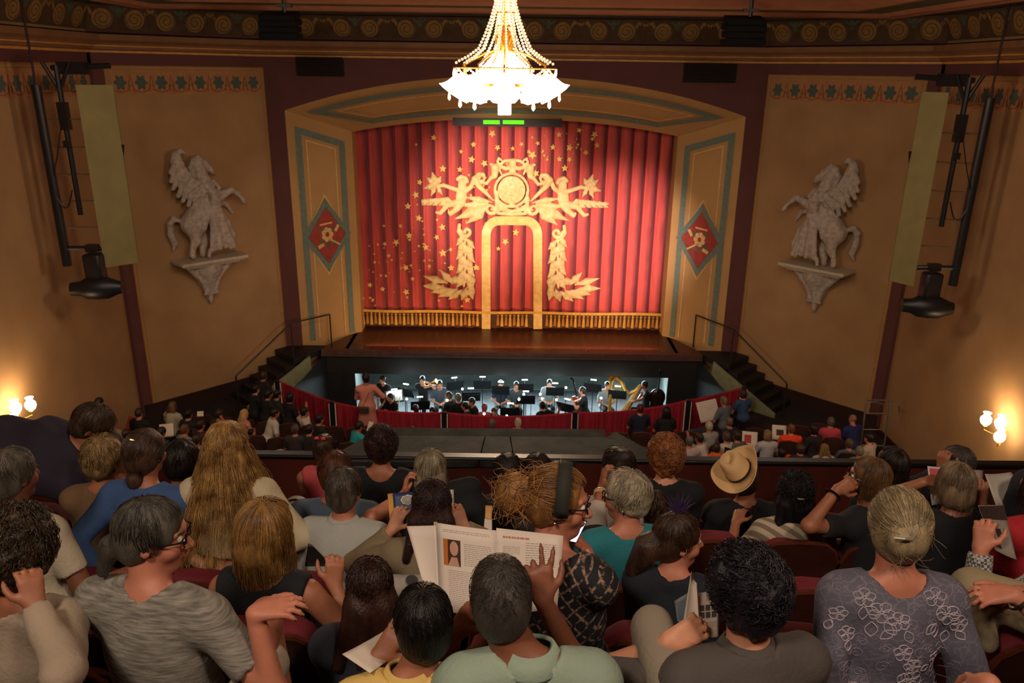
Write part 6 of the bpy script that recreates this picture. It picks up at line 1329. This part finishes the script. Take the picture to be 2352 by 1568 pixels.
sheet('open_magazine', 'open white magazine with a small portrait photo, held up by the man in mint', [
    ('left_page', [P_(1002, 1200, D+.05), P_(1140, 1218, D), P_(1140, 1420, D-.05), P_(1010, 1400, D)], PAPER, -.012, deco_left),
    ('right_page', [P_(1140, 1212, D), P_(1294, 1230, D+.03), P_(1280, 1395, D-.02), P_(1140, 1420, D-.05)], PAPER, .008, deco_right),
    ('turned_page', [P_(934, 1208, D+.09), P_(1004, 1206, D+.05), P_(1010, 1398, D), P_(972, 1340, D+.02)], PAPER, .006, None),
    ('page_edge', [P_(996, 1198, D+.06), P_(1004, 1198, D+.06), P_(1010, 1400, D+.01), P_(1002, 1398, D+.01)], mat('page_edge_ochre', 'b08a50', rough=.7), 0, None)], cat='magazine')
NAVY = mat('navy_cover', '22305e', rough=.5)
def deco_cov(o, F):
    V = [F(.42, .2, .002)]+[F(.42+.19*(1+.07*cos(8*t))*cos(t), .22+.14*(1+.07*cos(8*t))*sin(t), .002) for t in np.linspace(0, 2*pi, 33)[:-1]]
    link('round_emblem', raw_mesh('round_emblem', V, [(0, i+1, (i+1) % 32+1) for i in range(32)], mat('emblem_cream', 'c8bda6', rough=.6), 0), o)
    for k, r_ in enumerate((.145, .10, .055)):
        V = []
        for t in np.linspace(0, 2*pi, 25): V += [F(.42+r_*cos(t), .22+r_*.74*sin(t), .003), F(.42+(r_-.018)*cos(t), .22+(r_-.018)*.74*sin(t), .003)]
        link('emblem_ring', raw_mesh('emblem_ring', V, [(2*i, 2*i+1, 2*i+3, 2*i+2) for i in range(24)], NAVY, 0), o)
    V = [F(.56+.09*cos(t)+.05*sin(t), .80+.035*sin(t)-.045*cos(t), .003) for t in np.linspace(0, 2*pi, 14)[:-1]]; link('leaf_mark', raw_mesh('leaf_mark', V, [tuple(range(13))], _M['emblem_cream'], 0), o)
    cv = bpy.data.curves.new('cover_letters', 'FONT'); cv.body = 'E'; cv.size = .035; cv.extrude = .0005; cv.materials.append(_M['emblem_cream']); t0 = bpy.data.objects.new('letters', cv); COL.objects.link(t0); me = bpy.data.meshes.new_from_object(t0.evaluated_get(bpy.context.evaluated_depsgraph_get())); bpy.data.objects.remove(t0); t = link('cover_letters', me, o)
    a = F(.74, .15, .003); x = F(.95, .15, .003)-a; y = F(.74, .05, .003)-a; x = x/np.linalg.norm(x); y = y-x*(y@x); y /= np.linalg.norm(y); z = np.cross(x, y)
    mm = Matrix.Identity(4)
    for i in range(3): mm[i][0], mm[i][1], mm[i][2], mm[i][3] = x[i], y[i], z[i], a[i]
    t.matrix_basis = mm; textlines(F, o, .3, .7, .94, .97, 1, h=.8, m=_M['emblem_cream'], seed=8)
D = 3.85
sheet('theatre_programme', 'navy blue programme with a cream round emblem, held by the woman in khaki', [('front_cover', [P_(900, 1132, D), P_(985, 1126, D), P_(985, 1208, D-.04), P_(906, 1212, D-.04)], NAVY, .004, deco_cov),
    ('yellow_flap', [P_(890, 1134, D), P_(902, 1132, D), P_(908, 1212, D-.04), P_(896, 1205, D-.04)], mat('flap_yellow', 'c08a2c', rough=.6), 0, None), ('back_page', [P_(985, 1126, D), P_(1042, 1124, D+.05), P_(1044, 1205, D), P_(985, 1208, D-.04)], PAPER, -.004, None)])
sheet('leaflet', 'plain pale leaflet under the hand of the boy in yellow', [('page', [P_(786, 1502, 2.1), P_(896, 1440, 2.3), P_(935, 1480, 2.25), P_(850, 1545, 2.02)], PAPER, .003, None)], cat='leaflet')
def deco_port(o, F):
    for a in range(3):
        for b in range(2): strip(F, .12+.28*a, .30+.16*b, .34+.28*a, .43+.16*b, 'portrait_photo', mat('photo_grey', '4a4a4c', rough=.5), o)
    textlines(F, o, .1, .9, .68, .92, 9, seed=9)
sheet('folded_programme', 'white programme with rows of tiny portraits, held by the curly-haired man', [('left_pages', [P_(1588, 1312, 2.35), P_(1600, 1338, 2.32), P_(1608, 1462, 2.2), P_(1568, 1440, 2.2)], PAPER, .008, None), ('right_page', [P_(1600, 1362, 2.34), P_(1650, 1352, 2.4), P_(1650, 1462, 2.26), P_(1606, 1462, 2.2)], PAPER, .004, deco_port), ('back_cover', [P_(1549, 1380, 2.36), P_(1590, 1355, 2.36), P_(1592, 1450, 2.26), P_(1556, 1425, 2.26)], mat('cover_slate', '5a6670', rough=.6), 0, None)])
SCR = mat('phone_screen_lit', 'dfe6ff', rough=.2, emit=1.3, ecol='cdd8ff', var=0)
T = sheet('smartphone', 'black phone with a lit white screen held by the woman with the auburn bun', [('phone_body', [P_(1318, 1186, 2.98), P_(1347, 1196, 3.06), P_(1322, 1246, 3.0), P_(1292, 1240, 2.94)], mat('phone_black', '0c0c10', rough=.25), 0, lambda o, F: strip(F, .06, .05, .92, .97, 'screen', SCR, o, .0055))], cat='phone', th=.009)
sheet('white_leaflet', 'white leaflet edge beside the pale blue shirt', [('page', [P_(848, 1215, 4.0), P_(868, 1210, 4.0), P_(862, 1262, 3.9), P_(850, 1266, 3.9)], PAPER, 0, None)], cat='leaflet')
sheet('black_folder', 'black folder standing beside the blonde woman in the sleeveless top', [('cover', [P_(708, 1248, 3.3), P_(716, 1250, 3.3), P_(766, 1300, 3.2), P_(700, 1300, 3.2)], mat('folder_black', '0b0e12', rough=.6), 0, None)], cat='folder')
sheet('pink_brochure', 'white brochure with a pink picture corner, held before the rounded grey bob', [('left_page', [P_(2130, 1070, 4.45), P_(2192, 1076, 4.45), P_(2192, 1150, 4.4), P_(2140, 1160, 4.4)], PAPER, 0, lambda o, F: strip(F, .06, .05, .6, .38, 'pink_picture', mat('pink_print', 'c04a60', rough=.6), o)), ('right_page', [P_(2192, 1076, 4.45), P_(2258, 1080, 4.47), P_(2256, 1142, 4.42), P_(2192, 1150, 4.4)], PAPER, .003, lambda o, F: textlines(F, o, .3, .7, .1, .14, 1, seed=3))], cat='brochure')
sheet('large_white_sheet', 'large creased white sheet held near the right edge below the lamp', [('page', [P_(2262, 1088, 4.0), P_(2322, 1084, 4.05), P_(2362, 1135, 3.95), P_(2290, 1168, 3.9)], mat('paper_grey', 'aaa097', rough=.8, var=.1), .012, None)], cat='paper')
def deco_news(o, F):
    strip(F, .0, .02, 1, .30, 'dark_picture', mat('news_dark', '2a1c18', rough=.6), o)
    for a, b, c, d in ((.08, .4, .3, .55), (.4, .48, .62, .66), (.1, .72, .42, .9)): strip(F, a, b, c, d, 'news_photo', _M['news_dark'], o, .002)
    textlines(F, o, .66, .95, .4, .92, 14, seed=12)
sheet('newspaper', 'folded newspaper page with dark pictures held by the checked sleeve', [('page', [P_(2246, 1160, 3.1), P_(2305, 1158, 3.15), P_(2335, 1285, 3.0), P_(2285, 1262, 3.0)], mat('newsprint', '7a7268', rough=.8, var=.1), .004, deco_news)], cat='newspaper')
sheet('tote_bag', 'off-white cloth bag with a dark drawing, below the khaki shirt', [('bag_face', [P_(900, 1318, 3.0), P_(990, 1315, 3.0), P_(985, 1400, 2.9), P_(915, 1402, 2.9)], cloth('8e8880'), .01, lambda o, F: link('dark_drawing', raw_mesh('dark_drawing', [F(.5+.16*cos(t), .2+.16*sin(t), .012) for t in np.linspace(0, 2*pi, 15)[:-1]]+[F(.47, .3, .012), F(.53, .3, .012), F(.6, .55, .012), F(.45, .6, .012)], [tuple(range(14)), (14, 15, 16, 17)], mat('drawing_dark', '2b2a28', rough=.8), 0), o))], cat='bag')
sheet('card_folder', 'tan card folder with a white card, left of the messy auburn bun', [('tan_card', [P_(1115, 1160, 3.9), P_(1131, 1161, 3.9), P_(1129, 1192, 3.85), P_(1114, 1192, 3.85)], mat('tan_card', 'c09058', rough=.7), 0, None), ('white_card', [P_(1113, 1190, 3.85), P_(1130, 1191, 3.85), P_(1130, 1216, 3.8), P_(1111, 1216, 3.8)], PAPER, 0, None)], cat='folder')
# black coat heaped on the seat right of the ash-grey bob
c = P_(1062, 1165, 4.35); q = Field(c-.35, c+.3, .012); q.ell(c+[0, 0, -.02], (.13, .09, .17), k=.03); q.cone(c+[-.05, 0, .1], c+[.04, 0, .12], .06, k=.03); q.cone(c+[.05, -.03, 0], c+[.14, -.05, -.2], .09, .06, k=.05); q.ripple(.007, 26, 3)
T = thing('coat', 'heaped black coat on the seat right of the ash-grey bob', 'coat', c); q.make('cloth_folds', cloth('0e0f12'), T, off=c)
c = P_(682, 1152, 4.4); T = thing('handbag', 'small cream and black handbag on the seat by the blonde cape', 'bag', c); g = G(); g.ball((0, 0, 0), .045, 10, (1.3, .7, .8)); g.make('pouch', cloth('b8b0a4'), T); g = G(); g.tube([(.05*cos(t), -.034, .036*sin(t)) for t in np.linspace(0, 2*pi, 13)], .004, 5); g.make('trim', DARKM, T)
# jacket mark: white stag drawing on the red top
T = None
# ================================================================ people in the stalls and the pit
def seatpos(px, py, h=1.14):
    Y = 15.
    for _ in range(8): p = PZ(px, py, zf(Y)+h); Y = p[1]
    return p, zf(Y)
def far(px, py, label, top, hc, hs='short', by=0, **k):
    p, fl = seatpos(px, py, k.pop('h', 1.14)); 
    return person(label, p, fl, by=by, top=top, hair=(hs, hc, None, {'nostrand': 1, **k.pop('ho', {})}), near=k.pop('near', 0), skinc=k.pop('skinc', 'tan'), group=None, pants=k.pop('pants', '1c1a1e'), **k)
def paper_at(px, py, w, h, label, tilt=20, m=None, dz=.75, deco=None, cat='programme'):
    p, fl = seatpos(px, py, dz); a = R(tilt); ux = np.array([cos(a)*w/2, sin(a)*.0, sin(a)*w/2*.5]); vy = np.array([0, .5*h/2, .86*h/2]); vy = vy/np.linalg.norm(vy)*h/2+np.array([-sin(a)*h*.25, 0, 0])
    sheet('programme', label, [('page', [p-ux+vy, p+ux+vy, p+ux-vy, p-ux-vy], m or PAPER, .004, deco)], cat=cat)
REDC = mat('booklet_red', 'a83430', rough=.6)
far(229, 924, 'person with short black hair standing against the left ochre wall', '2a2420', '0f0d0d', h=1.72, stand=True, by=-20)
far(262, 968, 'person with fair skin and tan shirt right of the leaning man', '7a6648', '6a5138', by=-20)
far(320, 948, 'person in black reading a red booklet at the left wall', '0d0c0e', '2f241c', by=-10, skinc='pink', hp=-20); paper_at(306, 975, .3, .34, 'red booklet held by the reader at the left wall', -20, REDC, .8)
far(291, 996, 'person with dark hair below the red booklet', '1d1718', '241a17')
far(397, 932, 'person with long light brown hair and cream top on the left', 'a39a86', '5c4228', 'long', by=-20, ho=dict(len=.2)); far(434, 950, 'person in black beside the cream top on the left', '0c0d10', '120f10', by=-20)
far(462, 975, 'person in maroon raising a small white card on the left', '3a1c1c', '2a1a16', by=-30); paper_at(460, 950, .15, .12, 'small white card held up on the left side of the stalls', 10, None, 1.15)
far(504, 950, 'person in brown with raised hand, left stalls', '33201c', '2a1c18', by=-15, arms=dict(R=dict(at=seatpos(508, 958, 1.1)[0])))
far(372, 992, 'person in dark green leaning over white pages, left stalls', '20302c', '17120f', by=-25, hp=-20); paper_at(382, 988, .34, .3, 'open white programme in the left stalls behind the denim jacket', 15, None, .85)
far(425, 985, 'person with light brown hair, orange collar and grey-blue shirt', '5d6368', '5a3a22', by=-30, collar='c46a1e'); far(478, 1015, 'person in bright blue at the balcony edge, left stalls', '1f5f9c', '2a1c18', by=-10, h=1.1)
far(452, 1008, 'person in a beige sweater left of the bright blue shirt', '7d735f', '33241c')
far(562, 950, 'woman with long pale blonde hair and pink strappy top', 'b07a6c', 'b08a5a', 'long', by=-35, skinc='pink', ho=dict(len=.16), sleeve='none'); far(577, 992, 'child with dark hair held by the blonde woman', 'a86a58', '150f10', s=.7, h=.85, skinc='pink', by=-30)
far(606, 862, 'person with bushy brown hair near the left stage stairs', '1a1518', '33251a', 'fluffy', by=-30); far(588, 893, 'person in black by the left wall near the stairs', '121014', '171112', by=-40, skinc='pink'); far(617, 905, 'person looking down by the left stage stairs', '18141a', '1a1414', by=-40)
far(638, 905, 'man in charcoal with dark hair, left of the pit rail', '1c1a20', '100d10', by=-50, w=1.1); far(668, 912, 'person in black with long dark hair by the left velvet rail', '0e0d10', '100d0e', 'bob', by=-45)
far(700, 945, 'person in white sleeves raising an arm by the left velvet rail', 'b8b0a6', '17110f', by=-50, arms=dict(R=dict(at=seatpos(702, 902, 1.35)[0], hint=(1, 0, -1))), lean=-.1); far(632, 948, 'person in a white shirt crossed by a dark strap', 'b9b2a6', '1b1312', by=-60, lean=.2)
far(678, 985, 'person with grey-brown hair in front of the white shirt', '2a2224', '4a3a34'); far(735, 962, 'large man in black at the left end of the curved rail', '0d0d10', '140f10', by=-50, w=1.15)
far(712, 985, 'person with dark hair behind the left brown seats', '1a1416', '1f1614', by=-30); far(640, 1015, 'child in white and pink seated low behind the rail brace', 'a89a98', '2a1c18', s=.7, h=.75, by=-20)
far(826, 978, 'person in turquoise bending over white pages below the usher', '148a94', '1c1614', by=-50, hp=-25, lean=.2); paper_at(848, 985, .12, .34, 'white rolled programme held by the person in turquoise', -30, None, .75)
far(1130, 973, 'grey-haired man in a red shirt by the centre of the velvet rail', '9c1418', '54483e', w=1.05, near=1, h=1.1); far(1190, 970, 'white-haired woman in a pale blouse beside the man in red', 'aaa2a4', 'a89c90', 'fluffy', near=1, h=1.1, skinc='pink', ho=dict(vol=-.015))
far(945, 990, 'person with black hair low in front of the velvet rail', '0d0c0e', '0e0b0c', h=.95)
far(1470, 938, 'woman with short auburn hair and navy top before the harp', '10142c', '4a1c18', 'fluffy', by=5, ho=dict(vol=-.01)); far(1530, 945, 'woman with long near-black hair right of the harp', '0d0c10', '180f10', 'long', by=5, ho=dict(len=.3, vol=.02))
far(1662, 920, 'man with grey hair and slate shirt reading a broadsheet', '565c66', '6a5a48', by=35, hp=-15); paper_at(1627, 943, .55, .5, 'white broadsheet page held by the man in slate', 28, None, .8, lambda o, F: textlines(F, o, .1, .9, .1, .9, 8, seed=2), 'newspaper')
far(1706, 903, 'woman with brown hair and blue denim shirt beside the right stairs', '2b4468', '2e1a18', 'bob', by=20, skinc='pink', near=1); far(1628, 978, 'person with pale grey hair right of the rail post', '8a8684', 'a09684', by=20)
far(1674, 968, 'person with grey curls and a navy jacket in the right stalls', '10162c', '5c4e44', 'fluffy', by=25, ho=dict(vol=-.015)); far(1605, 1005, 'person in a white shirt with one arm flung up, right stalls', 'b5aca2', '2a1c1a', by=40, arms=dict(L=dict(at=seatpos(1572, 978, 1.15)[0], hint=(-1, 0, 0))), lean=.2)
far(1584, 1012, 'person with grey hair and pink scarf at the balcony edge', 'a89494', '5c5250', 'fluffy', by=-10, ho=dict(vol=-.01)); far(1645, 1028, 'person in orange hidden low behind the rail brace', 'c4561c', '33221a', h=.95); far(1668, 1002, 'person in cream sleeves above the orange shirt', 'b0a498', '4a3a30', by=20)
far(1692, 1000, 'person in a grey jacket holding a red-and-white magazine', '4f4c4a', '2a2220', by=20); paper_at(1722, 1010, .36, .38, 'magazine page with a red picture, right stalls', -10, None, .8, lambda o, F: strip(F, .15, .2, .6, .7, 'red_picture', REDC, o), 'magazine')
far(1763, 998, 'woman with blonde bob and white top in the right stalls', 'a9a6aa', '7a6240', 'bob', by=5, near=1); paper_at(1790, 993, .34, .34, 'programme with a dark photo left of the orange shirt', -8, None, .9, lambda o, F: strip(F, .3, .3, .8, .7, 'dark_picture', _M['news_dark'], o))
far(1817, 984, 'man with shaved head and bright orange shirt', 'e0401c', '6a4030', 'buzz', w=1.15, fat=1.1, skinc='pink', near=1); far(1868, 985, 'woman with dark hair and patterned black dress facing left', '1c1a1e', '1a1212', 'bob', by=30, skinc='pink')
far(1908, 968, 'grey-haired person in a hot pink shirt', 'b03a4c', '5a4e48', by=-5); far(1958, 962, 'bald man in royal blue near the right wall', '1a2258', '8a6450', 'bald', w=1.15, skinc='pink', by=20); far(1838, 1030, 'person with light brown hair under the orange shirt', '20181a', '3e2a1e', 'fluffy', h=1.05)
far(1893, 1030, 'woman with long blonde hair and white floral top at the balcony edge', 'a89c90', '6e5636', 'long', h=1.1, near=1, ho=dict(len=.15)); far(1950, 1018, 'person with brown-grey hair and grey-blue shirt, right stalls', '4c5260', '4a3a2c', 'fluffy', h=1.1, ho=dict(vol=-.01))
far(1995, 1005, 'person with flushed face and pale jacket by the metal ladder', 'a8988c', '1f1412', by=40, skinc='pink'); far(1974, 1035, 'person in a grey cap at the balcony edge, right', '6e6a5c', '6f6a58', 'short', h=1.08)
far(1795, 1040, 'person in black low behind the hat', '121014', '1a1212', h=1.0)
# usher standing
def bag(T, off, hd, L, Bm, Hm, A):
    g = G(); a = L(-.16, -.02, -.02); b = L(.0, -.13, -.25); c = L(.12, -.12, -.42)
    g.tube([L(.12, -.05, 0)-off, L(.02, -.14, -.2)-off, L(-.10, -.15, -.44)-off], .006, 5); g.make('strap', DARKM, T)
    g = G(); g.box(L(-.08, -.17, -.50)-off, (.26, .07, .16)); g.make('belt_bag', mat('bag_brown', '3b2a24', rough=.6), T, bevel=.02)
pu = PY(840, 868, 17.5)
person('usher in a pink dress with a small waist bag standing at the pit rail', pu, 0.0, by=10, hy=20, stand=True, s=1.08, skinc='brown', top='b87464', sleeve='long', pants='b87464', skirt=True, hair=('bun', '100c0c', None, {'nostrand': 1, 'bun': (0, -.03, .11)}), near=1, extra=bag, lean=.02, w=1.05,
       arms=dict(R=dict(at=pu+np.array([.20, .16, -.50]), hint=(1, -.2, -1)), L=dict(at=pu+np.array([-.05, .22, -.52]), hint=(-1, -.2, -1))))
# pit players
def pit(px, py, label, top='0c0d10', hc='1c1412', hs='short', by=180, **k):
    p = PZ(px, py, PZF+k.pop('h', 1.2)); return person(label, p, PZF, by=by, top=top, hair=(hs, hc, None, {'nostrand': 1, **k.pop('ho', {})}), near=k.pop('near', 0), skinc=k.pop('skinc', 'fair'), pants='0c0d10', **k), p
def fiddle(P, D, label, s=1.0, kind='violin'):
    T = thing(kind, label, kind, P); M = Vector(D).to_track_quat('Y', 'Z').to_matrix(); q = Field((-.2*s, -.5*s, -.12*s), (.2*s, .8*s, .12*s), .012*s)
    q.ell((0, -.12*s, 0), (.105*s, .11*s, .03*s), k=.03*s); q.ell((0, .08*s, 0), (.085*s, .09*s, .03*s), k=.03*s); V, Fq = q.mesh(); V = np.array([tuple(M @ Vector([float(x) for x in v])) for v in V]); link('body', raw_mesh('body', V, Fq, mat('varnish', '7a3414', rough=.3, coat=.5), 180), T)
    g = G(); g.tube([tuple(M @ Vector((0, .1*s, .03*s))), tuple(M @ Vector((0, .46*s, .035*s))), tuple(M @ Vector((0, .5*s, .0)))], [.014*s, .012*s, .016*s], 6); g.make('neck', mat('ebony', '17100c', rough=.4), T)
    g = G(); d = M @ Vector((1, .15, .06)); c = M @ Vector((0, .0, .05*s)); g.tube([tuple(c-d*.32*s), tuple(c+d*.36*s)], .006, 5); g.make('bow', mat('bow_wood', '8a6a44', rough=.5), T); return T
_, p = pit(878, 872, 'musician in black short sleeves standing beside the usher', h=1.45, by=150, skinc='fair'); 
_, p = pit(896, 912, 'dark-haired player with cheek on hand, right of the usher', by=140, near=1)
_, p = pit(970, 872, 'player lifting a brass horn under the stage edge', by=170, arms=dict(R=dict(at=PZ(1000, 885, .1)), L=dict(at=PZ(985, 880, .2))), h=1.3)
T = thing('brass_horn', 'brass horn raised by the player on the left of the pit', 'horn', p+np.array([.1, -.2, 0])); g = G(); g.tube([(0, 0, 0), (.2, -.05, .02), (.34, -.08, .08)], [.012, .02, .07], 8); g.tube([(.05+.07*cos(t), -.02, -.05+.05*sin(t)) for t in np.linspace(0, 2*pi, 15)], .012, 6, False); g.make('tubing', mat('brass', 'd8a040', metal=.9, rough=.25), T)
_, p = pit(955, 938, 'dark red-haired player low behind the left velvet rail', hc='3a1418', top='3a1a20', by=20); _, p = pit(993, 944, 'player with black hair just showing above the velvet rail', by=170, h=1.05)
_, p = pit(1030, 908, 'curly brown-haired player turning in the left of the pit', hc='4a3422', hs='fluffy', by=60, near=1, ho=dict(vol=-.01)); _, p = pit(1052, 912, 'player with grey-blonde hair beside the curly-haired one', hc='7a6448', by=20)
_, p = pit(1068, 932, 'man with dark hair in profile at the velvet rail post', by=80, near=1, hc='120e10'); _, p = pit(1083, 922, 'player with reddish face behind the dark-haired man', by=120, hc='2a1a14')
_, p = pit(1113, 935, 'person in a pink top among the music stands', top='b04a5c', hc='a04a54', by=0, h=1.05); _, p = pit(1135, 945, 'player bent down right of the pink top', hc='3a281e', by=160, h=1.0)
_, p = pit(1245, 930, 'player with black hair and bare arm before the big stand', by=40, near=1, hc='0c0a0c', arms=dict(R=dict(at=PZ(1285, 940, .0))))
_, p = pit(1337, 897, 'string player in black bowing a cello in profile', by=80, near=1, hc='2a1a14', arms=dict(L=dict(at=PZ(1315, 922, -.2)), R=dict(at=PZ(1318, 925, -.05))))
fiddle(PZ(1326, 930, -.35), (-.25, -.3, 1), 'reddish cello held by the string player in profile', 2.0, 'cello')
_, p = pit(1480, 884, 'harpist in a black tee leaning to the harp strings', by=95, near=1, hc='1a1214', h=1.3, arms=dict(L=dict(at=PZ(1450, 925, -.1)), R=dict(at=PZ(1455, 930, -.2))), skinc='tan')
_, p = pit(1186, 885, 'player in grey behind the middle stands', top='3a4248', hc='33281f', by=185); _, p = pit(1262, 880, 'player in pale shirt under the stage edge', top='8a979c', hc='2a211c', by=180)
_, p = pit(1395, 885, 'player in pale grey between cello and harp', top='8e9a9e', hc='2e241e', by=190); _, p = pit(1150, 882, 'player in dark blue at the back of the pit', top='2b3a4c', hc='1f1814', by=175); _, p = pit(1010, 882, 'player in slate by the back left stand', top='42505a', hc='221a16', by=185)
# double bass at the right of the pit
c = PZ(1510, 905, -.1); T = thing('double_bass', 'dark double bass standing right of the harpist', 'double bass', (c[0], c[1], PZF)); q = Field((-.4, -.2, 0), (.4, .2, 1.3), .025); q.ell((0, 0, .40), (.31, .11, .34), k=.08); q.ell((0, 0, .9), (.24, .10, .28), k=.08); q.make('body', mat('bass_varnish', '241008', rough=.3, coat=.4), T)
g = G(); g.tube([(0, -.05, .9), (0, -.1, 1.45), (0, -.08, 1.75)], [.03, .025, .02], 8); g.ball((0, -.08, 1.8), .05, 8); g.make('neck', _M['ebony'], T); g = G(); g.tube([(0, 0, 0), (0, 0, .1)], .012, 6); g.make('end_pin', DARKM, T)
# slanted white sticks and folding ladder by the right wall
T = thing('white_mallets', 'pair of slanted pale sticks beside the dark-haired player', 'sticks', PZ(920, 935, -.3))
for a, b in ((922, 896), (936, 908)):
    g = GW(); g.tube([PZ(912 if a == 922 else 925, 945, -.25), PZ(a, b, .15)], .016, 6); g.make('stick', mat('pale_wood', 'd8c79a', rough=.5), T); break
lp, _ = seatpos(2010, 1010, 0.0); lp = PZ(2012, 985, .8)
T = thing('folding_trolley', 'grey tubular folding trolley leaning by the right plum stripe', 'trolley', (lp[0], lp[1], 0)); STL_ = mat('tube_steel', '7c766c', rough=.4, metal=.6)
for x in (-.28, .28): g = G(); g.tube([(x, 0, .02), (x, .12, 1.35), (x*.9, .18, 1.5)], .02, 7); g.make('frame_tube', STL_, T)
for z in (.35, .75, 1.15, 1.48): g = G(); g.tube([(-.28, z*.1, z), (.28, z*.1, z)], .016, 6); g.make('cross_tube', STL_, T)
g = G(); g.tube([(.28, .15, 1.4), (.5, .1, 1.38), (.52, .1, 1.2)], .016, 6); g.tube([(-.28, .15, 1.4), (-.1, .0, 1.5), (.1, .0, 1.42)], .016, 6); g.make('handle', STL_, T); g = G(); g.box((0, -.16, .03), (.55, .34, .03)); g.make('foot_plate', STL_, T)
for s_ in (-1, 1): g = G(); g.lathe([(0, -.02), (.06, -.02), (.06, .02), (0, .02)], (s_*.28, .05, .06), n=12, M=Matrix.Rotation(R(90), 3, 'Y')); g.make('wheel', DARKM, T)
